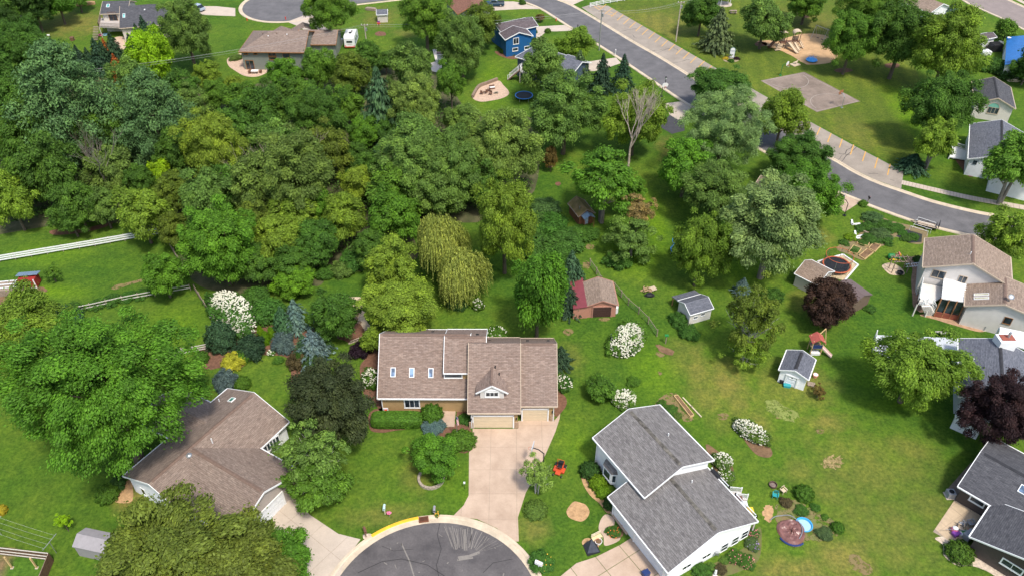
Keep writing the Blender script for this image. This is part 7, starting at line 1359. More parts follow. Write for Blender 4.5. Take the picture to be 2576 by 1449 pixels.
def playground():
    b = g(1990, 128); t = thing('play_structure', tuple(b), 'tan play structure with two canopies, slides and steps on sand', 'playground'); BR = paint('brown post', (.06, .045, .05)); X = lambda x, y, z: b+Vector((x, y, z))
    for cx, cy in ((-1.9, 1.6), (1.4, 2.2)):
        for sx in (-.65, .65):
            for sy in (-.65, .65): mb = MB(); mb.tube([X(cx+sx, cy+sy, 0), X(cx+sx, cy+sy, 3.5)], .07, 8); mb.build('post', BR, t)
        mb = MB(); mb.box(X(cx, cy, 1.4), (1.5, 1.5, .1)); mb.build('platform', BROWN_P, t); mb = MB(); n = 8
        for i in range(n):
            a0, a1 = math.pi*i/n, math.pi*(i+1)/n; q = [X(cx-1.0*math.cos(a), cy+s, 3.3+.75*math.sin(a)) for a, s in ((a0, -.9), (a1, -.9), (a1, .9), (a0, .9))]; mb.face(q); mb.face([v-Vector((0, 0, .06)) for v in reversed(q)])
        mb.build('canopy', TAN_P, t, smooth=False); mb = MB(); mb.box(X(cx, cy+.68, 1.9), (1.2, .06, .8)); mb.build('panel', TAN_P, t)
    mb = MB(); mb.box(X(-.3, 1.9, 1.45), (2.0, 1.0, .1)); mb.build('bridge', BROWN_P, t)
    def slide(p0, p1, w):
        mb = MB(); d = (p1-p0); f = Vector((d.x, d.y, 0)).normalized(); s = Vector((-f.y, f.x, 0)); pts = [p0, p0+f*.3, p0.lerp(p1, .85), p1]; pts[2].z = p1.z+.05
        for a, c in zip(pts, pts[1:]):
            mb.hexa([a-s*w/2-Vector((0, 0, .05)), a+s*w/2-Vector((0, 0, .05)), c+s*w/2-Vector((0, 0, .05)), c-s*w/2-Vector((0, 0, .05))][::-1], [a-s*w/2, a+s*w/2, c+s*w/2, c-s*w/2][::-1])
            for k in (-1, 1): mb.bar(a+s*k*w/2+Vector((0, 0, .1)), c+s*k*w/2+Vector((0, 0, .1)), .08, .22)
        mb.build('slide', TAN_P, t)
    slide(X(-.6, 1.2, 1.5), X(1.0, -2.0, .25), .9); slide(X(.8, 1.5, 1.4), X(1.9, -.4, .2), .7); slide(X(2.1, 2.2, 1.3), X(3.2, 1.0, .2), .6)
    for i in range(4): mb = MB(); mb.box(X(-2.6-.22*i, .75-.35*i, 1.2-.3*i), (1.5, .38, .1), .25); mb.build('step', TAN_P, t)
    mb = MB(); mb.tube([X(-2.5, 2.4, 1.9), X(-3.6, 2.2, 1.4), X(-4.6, 1.6, .5), X(-5.0, 1.2, .3)], .38, 10); mb.build('tube_slide', BROWN_P, t)
    a, c = g(2046, 97), g(2104, 120); t2 = thing('swing_set', tuple(a), 'long grey swing set at the back of the play sand', 'swing set'); h = 3.2; d = (c-a).normalized(); s = Vector((-d.y, d.x, 0)); mb = MB(); mb.tube([a+Vector((0, 0, h)), c+Vector((0, 0, h))], .06, 8); mb.build('top_bar', METAL, t2)
    for p in (a, a.lerp(c, .5), c):
        for k in (-1, 1): mb = MB(); mb.tube([p+Vector((0, 0, h)), p+s*k*1.1], .05, 6); mb.build('leg', METAL, t2)
    for f in (.18, .36, .62, .82):
        p = a.lerp(c, f); mb = MB(); [mb.tube([p+d*k*.25+Vector((0, 0, h)), p+d*k*.25+Vector((0, 0, .55))], .012, 4) for k in (-1, 1)]; o = mb.build('chain', METAL, t2); mb = MB(); mb.box(p+Vector((0, 0, .52)), (.55, .25, .06), math.atan2(d.y, d.x)); mb.build('swing_seat', RUBBER, o)
    p = g(2041, 155); t3 = thing('merry_go_round', tuple(p), 'bright blue playground roundabout on the sand', 'roundabout'); mb = MB(); mb.lathe([(.3, 0), (.3, .3), (1.25, .32), (1.3, .38), (1.25, .44), (.02, .46)], p, 28); mb.build('disc', paint('sky blue', (.02, .3, .75), .3), t3)
    for i in range(6): a_ = i*math.pi/3; e = p+Vector((math.cos(a_)*1.1, math.sin(a_)*1.1, .44)); m_ = p+Vector((math.cos(a_)*.9, math.sin(a_)*.9, 1.15)); mb = MB(); mb.tube([e, m_, p+Vector((0, 0, 1.1))], .03, 6); mb.build('handrail', paint('light blue', (.1, .4, .8)), t3)
    p = g(2000, 164); t4 = thing('spring_rider', tuple(p), 'tan spring rider on a pale square mat beside the sand', 'play equipment'); mb = MB(); mb.box(p+Vector((0, 0, .08)), (2.0, 1.5, .16), .5); mb.build('mat', TAN_P, t4); mb = MB(); mb.tube([p+Vector((0, 0, .1)), p+Vector((0, 0, .5))], .1, 8); mb.build('spring', METAL, t4); mb = MB(); mb.tube([p+Vector((-.5, 0, .55)), p+Vector((0, 0, .6)), p+Vector((.35, .1, .8)), p+Vector((.5, .15, 1.15))], [.1, .22, .16, .1], 8); mb.build('animal_seat', TAN_P, t4)
playground()
# ------------------------------------------------------------------ gardens and yards
def trampoline(px, py, r, label, ring=BLUE_P, net=True, h=.85):
    c = g(px, py); t = thing('trampoline', tuple(c), label, 'trampoline'); mb = MB(); mb.lathe([(r*.9, h), (r, h), (r, h+.06), (r*.9, h+.06)], c, 32); mb.build('pad', ring, t); mb = MB(); mb.lathe([(r*.9, h+.01), (.01, h-.03)], c, 32); mb.lathe([(.01, h-.05), (r*.9, h-.01)], c, 32); mb.build('mat', BLACK, t)
    for i in range(6):
        a = i*math.pi/3; e = c+Vector((math.cos(a)*r*.95, math.sin(a)*r*.95, 0)); mb = MB(); mb.tube([e, e+Vector((0, 0, h+.05 if not net else 2.6))], .035, 6); mb.build('leg', METAL, t)
    if net:
        mb = MB(); mb.tube([c+Vector((math.cos(2*math.pi*i/32)*r*.95, math.sin(2*math.pi*i/32)*r*.95, 2.6)) for i in range(33)], .04, 6, cap=False); mb.build('top_ring', ring, t); mb = MB()
        for i in range(40): a = 2*math.pi*i/40; e = c+Vector((math.cos(a)*r*.94, math.sin(a)*r*.94, 0)); mb.tube([e+Vector((0, 0, h)), e+Vector((0, 0, 2.6))], .008, 3, cap=False)
        for z in (1.2, 1.6, 2.0, 2.3): mb.tube([c+Vector((math.cos(2*math.pi*i/24)*r*.94, math.sin(2*math.pi*i/24)*r*.94, z)) for i in range(25)], .008, 3, cap=False)
        mb.build('net', BLACK, t, kind='stuff')
    return t
tr = trampoline(2102, 676, 2.15, 'orange-rimmed trampoline with tall net inside a white timber frame', ring=paint('orange pad', (.5, .12, .05)), h=.75)
trampoline(1318, 250, 1.9, 'blue-rimmed trampoline under the slate-blue house tree', net=False); trampoline(1712, 640, 1.7, 'blue trampoline half under the tall light maple', net=True)
def pad_frame():
    w = P([(2056, 660), (2120, 642), (2158, 668), (2124, 708)]); t = thing('timber_edging', tuple(w[0]), 'white timber edging around the trampoline pad', 'edging')
    for a, b in zip(w, w[1:]): mb = MB(); mb.bar(a+Vector((0, 0, .1)), b+Vector((0, 0, .1)), .22, .2); mb.build('timber', W_PAINT, t)
pad_frame()
def chair(px, py, rz, mat, label, group=None):
    t = proto('garden_chair', label, 'chair', group); mb = MB(); mb.box((0, 0, .4), (.5, .5, .05)); mb.build('seat', mat, t); mb = MB(); R = Matrix.Rotation(math.radians(-15), 3, 'X')
    for i in range(4): mb.box(Vector((-.19+i*.125, -.3, .7)), (.1, .04, .62), up=R)
    mb.build('backrest', mat, t)
    for s in (-1, 1):
        mb = MB(); mb.box((s*.3, 0, .6), (.1, .6, .04)); mb.build('armrest', mat, t)
        for y in (-.22, .24): mb = MB(); mb.box((s*.27, y, .3), (.06, .06, .6)); mb.build('leg', mat, t)
    place(t, g(px, py), rz); return t
chair(1949, 1250, math.radians(160), TEAL_P, 'teal garden chair by the fire ring'); chair(1969, 1238, math.radians(210), TAN_P, 'beige garden chair facing the teal one')
for x, y, r, m, lb in ((2418, 1322, 20, GREY_P, 'grey patio chair on the cluttered patio'), (2413, 1332, 60, TAN_P, 'cream patio chair on the cluttered patio'), (2438, 1320, 100, GREY_P, 'folded grey chair against the cluttered patio wall')):
    chair(x, y, math.radians(r), m, lb)
def misc(name, px, py, label, cat, parts, z=0.0, rz=0.0, group=None):
    t = proto(name, label, cat, group)
    for nm, mat, fn in parts: mb = MB(); fn(mb); mb.build(nm, mat, t)
    p = g(px, py, z); place(t, (p.x, p.y, z), rz); return t
misc('fire_ring', 1944, 1221, 'round iron fire ring on the lawn by the garden chairs', 'fire pit', [('ring', M('burnt iron', (.1, .06, .05), .8, .3, 4), lambda m: m.lathe([(.45, 0), (.48, .28), (.42, .28), (.4, .05)], (0, 0, 0), 18)), ('ash', M('ash', (.2, .15, .13), .9, .4, 5), lambda m: m.lathe([(.4, .06), (.01, .1)], (0, 0, 0), 18))])
def pool():
    c = g(1990, 1338); t = thing('covered_pool', tuple(c), 'collapsed round pool under a crumpled brown tarp', 'pool'); rng = np.random.default_rng(4); mb = MB(); n, k = 36, 9; G_ = {}
    for i in range(k+1):
        for j in range(n): a = 2*math.pi*j/n; r = 1.5*i/k*(1+.05*math.sin(3*a)); z = .32+.07*math.sin(a*7+i*1.3)*math.sin(i*.9)+.05*math.sin(a*3-i)+rng.uniform(-.02, .02)-(.25 if i == k else 0)+.15*math.cos(a); G_[i, j] = c+Vector((r*math.cos(a), r*math.sin(a)*1.1, max(z, .05)))
    for i in range(k):
        for j in range(n): q = (j+1) % n; mb.face([G_[i, j], G_[i+1, j], G_[i+1, q], G_[i, q]] if i else [G_[0, j], G_[1, j], G_[1, q]])
    mb.build('tarp', M('brown tarp', (.2, .09, .075), .35, .12, 2, spec=.6), t, smooth=True); mb = MB(); mb.tube([c+Vector((1.6*math.cos(a), 1.75*math.sin(a), .12)) for a in [math.pi*1.15+i*.12 for i in range(15)]], .11, 6); mb.build('blue_edge', NAVY_P, t)
    p = P([(1937, 1310), (1947, 1302), (1962, 1299), (1985, 1303), (2006, 1318), (2015, 1335), (2013, 1352), (2004, 1364), (1998, 1370)]); t2 = thing('pool_hoop', tuple(p[0]), 'long curved grey pool rim pipe lying over the tarp', 'pipe'); mb = MB(); pp = catmull([v+Vector((0, 0, .55 if 2 < i < 7 else .2)) for i, v in enumerate(p)], n=4); mb.tube(pp, .05, 6); mb.build('pipe', METAL, t2)
    c2 = g(2021, 1323); t3 = thing('paddling_pool', tuple(c2), 'round blue plastic paddling pool beside the brown tarp', 'pool'); mb = MB(); mb.lathe([(.8, 0), (.92, .34), (.96, .36), (.86, .36), (.74, .06)], c2, 26); mb.build('rim', paint('pool blue', (.05, .35, .62), .35), t3, smooth=True); mb = MB(); mb.lathe([(.8, .16), (.01, .17)], c2, 26); mb.build('water', M('pool water', (.35, .55, .75), .08, .1, 2), t3)
pool()
def playset():
    b = g(2047, 886); t = thing('swing_tower', tuple(b), 'wooden play tower with red canopy, blue tarp and pink slide', 'play tower'); X = lambda x, y, z: b+Vector((x, y, z))
    for x in (-.7, .7):
        for y in (-.5, .7): mb = MB(); mb.box(X(x, y, 1.3), (.1, .1, 2.6)); mb.build('post', WOOD_NEW, t)
    mb = MB(); mb.box(X(0, .1, 1.2), (1.5, 1.3, .08)); mb.build('platform', WOOD, t); mb = MB()
    for s in (-1, 1): mb.face([X(s*.95, -.75, 2.35), X(s*.95, .95, 2.35), X(0, .95, 3.05), X(0, -.75, 3.05)][::s]); mb.face([X(s*.95, -.75, 2.31), X(s*.95, .95, 2.31), X(0, .95, 3.01), X(0, -.75, 3.01)][::-s])
    mb.build('canopy', M('faded red canvas', (.42, .1, .08), .8, .15, 2), t); mb = MB(); mb.box(X(0, -.52, 1.55), (1.35, .05, .6)); mb.build('tarp', NAVY_P, t); mb = MB(); mb.box(X(0, -.3, .25), (1.2, .7, .4)); mb.build('toy_box', WHITE_PL, t)
    mb = MB(); p0, p1 = X(.7, -.1, 1.25), X(2.1, -1.0, .15); s = Vector((.5, .8, 0)).normalized()*.25
    mb.hexa([p0-s-Vector((0, 0, .05)), p1-s-Vector((0, 0, .05)), p1+s-Vector((0, 0, .05)), p0+s-Vector((0, 0, .05))], [p0-s, p1-s, p1+s, p0+s]); [mb.bar(p0+s*k+Vector((0, 0, .08)), p1+s*k+Vector((0, 0, .08)), .05, .2) for k in (-1, 1)]; mb.build('slide', M('pale pink plastic', (.7, .5, .45), .4), t); mb = MB()
    e = X(1.6, 1.9, 2.7); mb.bar(X(.3, .7, 2.6), e, .1, .1); mb.bar(e, X(2.1, 1.5, 0), .09, .09); mb.bar(e, X(1.5, 2.5, 0), .09, .09); mb.build('swing_frame', WOOD_NEW, t); m_ = X(1.0, 1.3, 0); mb = MB(); [mb.tube([m_+Vector((k, 0, 2.6)), m_+Vector((k, 0, .5))], .012, 4) for k in (-.2, .2)]; o = mb.build('rope', METAL, t); mb = MB(); mb.box(m_+Vector((0, 0, .48)), (.45, .2, .05)); mb.build('swing_seat', RED, o)
playset()
def mailbox(px, py, label, mat, post=WOOD, h=1.05, rz=0.0, s=1.0):
    misc('mailbox', px, py, label, 'mailbox', [('post', post, lambda m: m.box((0, 0, h/2), (.11, .11, h))), ('box', mat, lambda m: (m.box((0, 0, h+.12*s), (.22*s, .55*s, .24*s)), m.tube([(0, -.275*s, h+.22*s), (0, .275*s, h+.22*s)], .11*s, 10))), ('flag', RED, lambda m: m.box((.13*s, .05, h+.25*s), (.02, .14, .06)))], rz=rz)
mailbox(1548, 140, 'white mailbox on the verge by the tall spruces', W_PAINT, WHITE_PL); mailbox(1453, 77, 'black mailbox at the blue house drive', BLACK, BLACK); mailbox(921, 1349, 'dark brown mailbox on a stone patch by the yellow kerb', BROWN_P, BROWN_P, s=1.3, rz=.4); mailbox(1094, 1296, 'grey mailbox with flowers at its foot on the front lawn', GREY_P, WOOD, s=1.2); mailbox(1355, 1432, 'white mailbox amid lilies at the cul-de-sac edge', W_PAINT, WHITE_PL, s=1.5, rz=1.1); mailbox(2182, 512, 'dark mailbox by the street verge shrub', BLACK, WOOD); mailbox(969, 1292, 'pale teal mailbox with cream newspaper tube on the front lawn', M('pale teal', (.5, .66, .64), .5), M('cream post', (.7, .6, .42), .6), s=1.2)
patch('stone_patch', oval(926, 1349, 14, 8), RIVER, .02); bush(1099, 1292, 16, .8, 'limed', 'yellow lilies at the grey mailbox', bloom=BLOOM_Y, nb=14, bs=.07, kind='bush', name='lilies', cat='plant')
misc('garden_ornament', 980, 1299, 'pink flower-shaped ornament beside the pale mailbox', 'ornament', [('stake', METAL, lambda m: m.tube([(0, 0, 0), (0, 0, .7)], .02, 6)), ('petals', PINK_P, lambda m: [m.lathe([(.01, -.05), (.14, 0), (.01, .05)], (.16*math.cos(i*1.26), 0, .75+.16*math.sin(i*1.26)), 8) for i in range(5)])])
misc('path_light', 1169, 1229, 'black path light with pale top beside the driveway', 'path light', [('post', BLACK, lambda m: m.tube([(0, 0, 0), (0, 0, 1.1)], .025, 6)), ('lamp', WHITE_PL, lambda m: m.box((0, 0, 1.15), (.2, .2, .16)))])
def flag():
    b = g(1151, 1105); h = solve_h(b, 1046); t = thing('flag_pole', tuple(b), 'striped flag hanging from a small pole by the walk', 'flag'); mb = MB(); mb.tube([b, b+Vector((0, 0, h))], .03, 8); mb.build('pole', METAL, t); f = []
    for i in range(7):
        mb = MB(); x0, x1 = .03+i*.075, .03+(i+1)*.075
        for k in range(5): z0, z1 = h-.1-k*.28, h-.1-(k+1)*.28; w = lambda x, z: b+Vector((x*.6, -.06*math.sin(x*9+z*2)-x*.3, z)); mb.face([w(x0, z1), w(x1, z1), w(x1, z0), w(x0, z0)]); mb.face([w(x0, z0)+Vector((0, .006, 0)), w(x1, z0)+Vector((0, .006, 0)), w(x1, z1)+Vector((0, .006, 0)), w(x0, z1)+Vector((0, .006, 0))])
        mb.build('stripe', RED if i % 2 == 0 else W_PAINT, t)
    mb = MB(); w = lambda x, z: b+Vector((x*.6, -.06*math.sin(x*9+z*2)-x*.3-.01, z)); mb.face([w(.03, h-.6), w(.3, h-.6), w(.3, h-.1), w(.03, h-.1)]); mb.build('canton', NAVY_P, t)
flag()
def stone_ring():
    c = g(1085, 1204); t = thing('stone_ring', tuple(c), 'stone ring wall around the weeping tree', 'planter'); r = 1.45; n = 22; st = M('ring stone', (.36, .3, .24), .9, .3, 4, .4)
    for j in range(2):
        for i in range(n): a = 2*math.pi*(i+.5*j)/n; mb = MB(); mb.box((c.x+r*math.cos(a), c.y+r*math.sin(a), .1+.18*j), (.28, .38, .17), a); mb.build('stone', st, t)
stone_ring()
def fire_wall():
    w = catmull(P([(1189, 247), (1204, 222), (1228, 212), (1251, 203)]), n=4); t = thing('stone_wall', tuple(w[0]), 'low stone wall curving behind the fire-pit gravel', 'wall'); st = M('brown stone', (.26, .19, .14), .9, .3, 4, .4)
    for j in range(2):
        for a, b in zip(w, w[1:]): m_ = a.lerp(b, .5); mb = MB(); mb.box((m_.x, m_.y, .18+.3*j), ((b-a).length*.97, .5, .29), math.atan2((b-a).y, (b-a).x)); mb.build('stone', st, t)
fire_wall()
for x, y, r, lb in ((1222, 236, 40, 'brown lounge chair on the fire-pit gravel'), (1230, 231, 100, 'brown lounge chair on the fire-pit gravel'), (1212, 238, -20, 'brown lounge chair on the fire-pit gravel'), (1234, 240, 160, 'brown lounge chair on the fire-pit gravel')): chair(x, y, math.radians(r), BROWN_P, lb, 'lounge chairs on the fire-pit gravel')
misc('cushion_bench', 1238, 225, 'pale cushioned bench on the fire-pit gravel', 'bench', [('seat', BROWN_P, lambda m: m.box((0, 0, .25), (1.2, .5, .3))), ('cushion', W_PAINT, lambda m: m.box((0, 0, .45), (1.15, .5, .12))), ('backrest', BROWN_P, lambda m: m.box((0, .28, .55), (1.2, .08, .6)))], rz=.3)
misc('fire_bowl', 1248, 236, 'round stone fire bowl on the gravel', 'fire pit', [('ring', STONE, lambda m: m.lathe([(.5, 0), (.55, .25), (.45, .25), (.42, .05)], (0, 0, 0), 16)), ('ash', DARK, lambda m: m.lathe([(.43, .06), (.01, .08)], (0, 0, 0), 14))])
def ac(px, py, label): misc('air_conditioner', px, py, label, 'air conditioner', [('case', GREY_P, lambda m: m.box((0, 0, .42), (.85, .85, .8))), ('fan_guard', METAL, lambda m: m.lathe([(.36, .82), (.38, .87), (.3, .87)], (0, 0, 0), 18)), ('fan', BLACK, lambda m: (m.lathe([(.34, .825), (.01, .83)], (0, 0, 0), 18), [m.box((.16*math.cos(i*2.1), .16*math.sin(i*2.1), .85), (.3, .1, .02), i*2.1) for i in range(3)])), ('pad', CONC, lambda m: m.box((0, 0, .03), (1.05, 1.05, .06)))])
ac(2388, 1247, 'grey air conditioner at the charcoal-roofed dark house corner'); ac(2478, 827, 'grey air conditioner beside the pale gable wall')
for nm, x, y, rz, m, sz, lb in (('recycling_bin', 1624, 1446, .5, NAVY_P, (.75, .6, .7), 'blue lidded bin on the white house driveway'), ('storage_box', 2403, 1345, .4, PURPLE_P, (.8, .6, .5), 'purple toy box on the cluttered patio'), ('grill_cover', 2434, 1352, .5, GREY_P, (1.2, .8, 1.0), 'blue-grey covered grill at the patio corner'), ('toy_bin', 2425, 1344, .2, GREEN_P, (.6, .6, .5), 'green toy bin on the cluttered patio'), ('folded_table', 2415, 1345, -.3, WHITE_PL, (1.5, .5, .4), 'white folded table on the cluttered patio'), ('planter_box', 1979, 972, -.2, TEAL_P, (.9, .5, .4), 'teal planter before the white shed'), ('compost_bin', 1965, 962, -.2, BLACK, (.5, .5, .6), 'black bin at the white shed corner'), ('step_box', 2040, 968, -.3, WOOD, (.9, .7, .25), 'wooden step beside the white shed'), ('generator_box', 858, 112, 0, METAL, (1.1, .9, 1.3), 'grey box unit behind the caravan'), ('trash_bin', 848, 100, 0, M('cream bin', (.6, .55, .42), .6), (.9, .8, 1.1), 'cream bin at the grey-green house end'), ('feed_box', 122, 91, .2, WHITE_PL, (.6, .4, .3), 'small white box on the sloping lawn'), ('burn_barrel', 183, 103, .1, BROWN_P, (.8, .8, .9), 'brown stump-like burn barrel on the sloping lawn')):
    misc(nm, x, y, lb, 'box' if 'bin' not in nm else 'bin', [('body', m, lambda mb, s=sz: mb.hexa([Vector((a*s[0]*.46, b*s[1]*.46, 0)) for a, b in ((-1, -1), (1, -1), (1, 1), (-1, 1))], [Vector((a*s[0]*.5, b*s[1]*.5, s[2]*.85)) for a, b in ((-1, -1), (1, -1), (1, 1), (-1, 1))])), ('lid', m, lambda mb, s=sz: mb.hexa([Vector((a*s[0]*.54, b*s[1]*.54, s[2]*.86)) for a, b in ((-1, -1), (1, -1), (1, 1), (-1, 1))], [Vector((a*s[0]*.45, b*s[1]*.45, s[2])) for a, b in ((-1, -1), (1, -1), (1, 1), (-1, 1))]))], rz=rz)
misc('beach_ball', 2399, 1336, 'pink and white ball on the cluttered patio', 'ball', [('ball', PINK_P, lambda m: m.lathe([(.01, 0), (.3, .15), (.4, .4), (.3, .65), (.01, .8)], (0, 0, 0), 16)), ('patch', W_PAINT, lambda m: m.lathe([(.3, .66), (.15, .77), (.01, .81)], (0, 0, 0), 16))])
misc('garden_rake', 2400, 1340, 'long-handled rake lying over the patio clutter', 'rake', [('handle', METAL, lambda m: m.tube([(-1.2, 0, .75), (1.4, -.1, .6)], .03, 6)), ('head', RED, lambda m: m.box((1.4, -.1, .6), (.08, .5, .06)))])
p_ = WD[0].lerp(WD[1], .1)
misc('covered_barbecue', 1797, 1204, 'black covered barbecue on the white house deck', 'barbecue', [('cover', BLACK, lambda m: loft(m, [ringx(x, w, 0, z, .15) for x, w, z in ((-.75, .5, .9), (-.6, .65, 1.1), (.6, .65, 1.1), (.75, .5, .9))])), ('foot', BLACK, lambda m: m.box((0, 0, .03), (1.2, .5, .06)))], z=2.0, rz=math.atan2(W2.u.y, W2.u.x))
for x, y, m, lb in ((1858, 1262, BROWN_P, 'brown side table on the white house deck'), (1885, 1290, YELLOW_P, 'yellow deck table by the railing'), (1870, 1275, WHITE_PL, 'white deck table by the railing')): misc('deck_table', x, y, lb, 'furniture', [('top', m, lambda mb: mb.box((0, 0, .6), (.7, .7, .08))), ('legs', m, lambda mb: [mb.box((a*.28, b*.28, .28), (.06, .06, .56)) for a in (-1, 1) for b in (-1, 1)])], z=2.0)
misc('propane_tank', 1549, 786, 'pair of white gas cylinders beside the garage shed', 'gas cylinder', [('cylinder', WHITE_PL, lambda m: m.lathe([(.3, 0), (.32, .1), (.32, 1.1), (.2, 1.25), (.06, 1.3)], (0, 0, 0), 14)), ('second_cylinder', WHITE_PL, lambda m: m.lathe([(.3, 0), (.32, .1), (.32, 1.1), (.2, 1.25), (.06, 1.3)], (0, .75, 0), 14)), ('valve', METAL, lambda m: m.cyl((0, 0, 1.3), .05, .12, 8))])
misc('bird_feeder', 1674, 864, 'green-topped bird feeder post at the fence end', 'bird feeder', [('post', WOOD, lambda m: m.box((0, 0, .75), (.12, .12, 1.5))), ('tray', GREEN_P, lambda m: m.box((0, 0, 1.55), (.5, .4, .12)))])
def brush_pile():
    c = g(1628, 738); t = thing('brush_pile', tuple(c), 'pile of lumber scraps with black tarp on the open lawn', 'pile'); r = random.Random(8); mb = MB()
    for i in range(16): a = r.uniform(0, 3.1); L = r.uniform(.5, 1.2); p = c+Vector((r.uniform(-.7, .6), r.uniform(-.1, 1.2), .08+.04*i)); d = Vector((math.cos(a), math.sin(a), r.uniform(-.05, .15)))*L/2; mb.bar(p-d, p+d, .09, .06)
    mb.build('scrap_wood', M('scrap lumber', (.42, .28, .16), .85, .3, 4), t, kind='stuff'); mb = MB(); q = c+Vector((.3, -.6, 0)); loft(mb, [[q+v for v in ringx(x, w, 0, z, .1)] for x, w, z in ((-.8, .3, .15), (-.4, .7, .4), (.2, .8, .45), (.7, .4, .2))]); mb.build('tarp', BLACK, t); mb = MB(); mb.box(c+Vector((.9, .7, .35)), (1.0, .9, .1), .4); mb.build('board', M('plywood', (.5, .4, .28), .8, .2, 3), t)
brush_pile()
def beds():
    def bed(quad, label, soil=SOIL, mat=WOOD_NEW):
        w = P(quad); t = thing('raised_bed', tuple(w[0]), label, 'garden bed', 'raised garden beds'); q = w if (w[1]-w[0]).cross(w[2]-w[0]).z > 0 else w[::-1]
        for a, b in zip(q, q[1:]+q[:1]): mb = MB(); mb.bar(a+Vector((0, 0, .15)), b+Vector((0, 0, .15)), .08, .28); mb.build('timber', mat, t)
        mb = MB(); mb.face([v+Vector((0, 0, .2)) for v in q]); mb.build('soil', soil, t)
    bed([(2160, 646), (2180, 629), (2196, 638), (2174, 655)], 'raised bed of bare soil nearest the lawn tractor'); bed([(2184, 627), (2196, 614), (2215, 620), (2200, 636)], 'raised bed of dark soil with weeds')
    GB = M('weedy soil', (.06, .11, .02), .95, .4, 2, .4); bed([(2134, 636), (2146, 620), (2166, 628), (2156, 642)], 'raised bed sprouting grass', GB); bed([(2154, 614), (2164, 603), (2188, 610), (2182, 622)], 'raised bed with green sprouts', GB); bed([(1695, 998), (1704, 996), (1745, 1046), (1736, 1050)], 'long narrow timber-edged vegetable bed')
    for i, (x, y, a, m) in enumerate(((2151, 590, 75, W_PAINT), (2162, 596, 20, W_PAINT), (2178, 586, -50, WOOD), (2146, 600, -20, W_PAINT), (2172, 604, -25, W_PAINT), (2143, 562, 75, W_PAINT), (2152, 566, 10, W_PAINT))): misc('loose_board', x, y, 'loose pale board lying among the vegetable beds', 'board', [('plank', m, lambda mb: mb.box((0, 0, .18), (1.6, .28, .1))), ('batten', m, lambda mb: mb.box((0, 0, .07), (.3, .4, .14)))], rz=math.radians(a), group='loose boards in the garden')
    for x, y in ((2328, 560, ), (2322, 566), (2317, 577), (2309, 582)):
        a = g(x-22, y-2); b = g(x+22, y+12); misc_t = thing('garden_hoop', tuple(a), 'pale pipe rail over the dark weed fabric bed', 'pipe', 'pipe rails over the fabric bed'); mb = MB(); mb.tube([a+Vector((0, 0, .9)), b+Vector((0, 0, .9))], .035, 6); mb.build('pipe', WHITE_PL, misc_t); mb = MB(); [mb.tube([p, p+Vector((0, 0, .92))], .03, 6) for p in (a, b)]; mb.build('stake', WHITE_PL, misc_t)
    misc('timber_edge', 1740, 1024, 'long timber lying beside the vegetable plot', 'timber', [('beam', M('pale beam', (.62, .52, .36), .8, .2, 3), lambda m: m.bar((-.9, 1.6, .1), (.9, -1.7, .1), .14, .14)), ('stake', WOOD, lambda m: m.box((0, 0, .1), (.2, .2, .2)))])
beds()
def pergola():
    b = g(2262, 684); t = thing('swing_arbor', tuple(b), 'wooden swing arbor frame on the pale sand pad', 'arbor'); X = lambda x, y, z: b+Vector((x, y, z))
    for x in (-1.3, 1.0):
        for y in (-.3, .9): mb = MB(); mb.box(X(x, y, 1.1), (.11, .11, 2.2)); mb.build('post', WOOD, t)
    for y in (-.3, .9): mb = MB(); mb.bar(X(-1.6, y, 2.2), X(1.4, y, 2.2), .08, .14); mb.build('beam', WOOD, t)
    for i in range(4): mb = MB(); mb.bar(X(-1.2+.7*i, -.6, 2.32), X(-1.2+.7*i, 1.2, 2.32), .06, .1); mb.build('rafter', WOOD, t)
    misc('garden_bowl', 2263, 690, 'black bowl beside the swing arbor', 'bowl', [('bowl', BLACK, lambda m: m.lathe([(.2, 0), (.45, .2), (.5, .45), (.4, .45)], (0, 0, 0), 14)), ('foot', BLACK, lambda m: m.cyl((0, 0, 0), .2, .05, 10))])
    c = g(2300, 676); t3 = thing('step_ladder', tuple(c), 'white ladder frame leaning by the tan house wall', 'ladder'); mb = MB(); [mb.bar(c+Vector((-1.4, k, .3)), c+Vector((1.2, k+.2, .5)), .07, .07) for k in (0, .7)]; mb.build('rail', W_PAINT, t3); mb = MB(); [mb.bar(c+Vector((-1.1+i*.4, 0, .35)), c+Vector((-1.1+i*.4, .75, .37)), .05, .05) for i in range(5)]; mb.build('rung', W_PAINT, t3)
pergola()
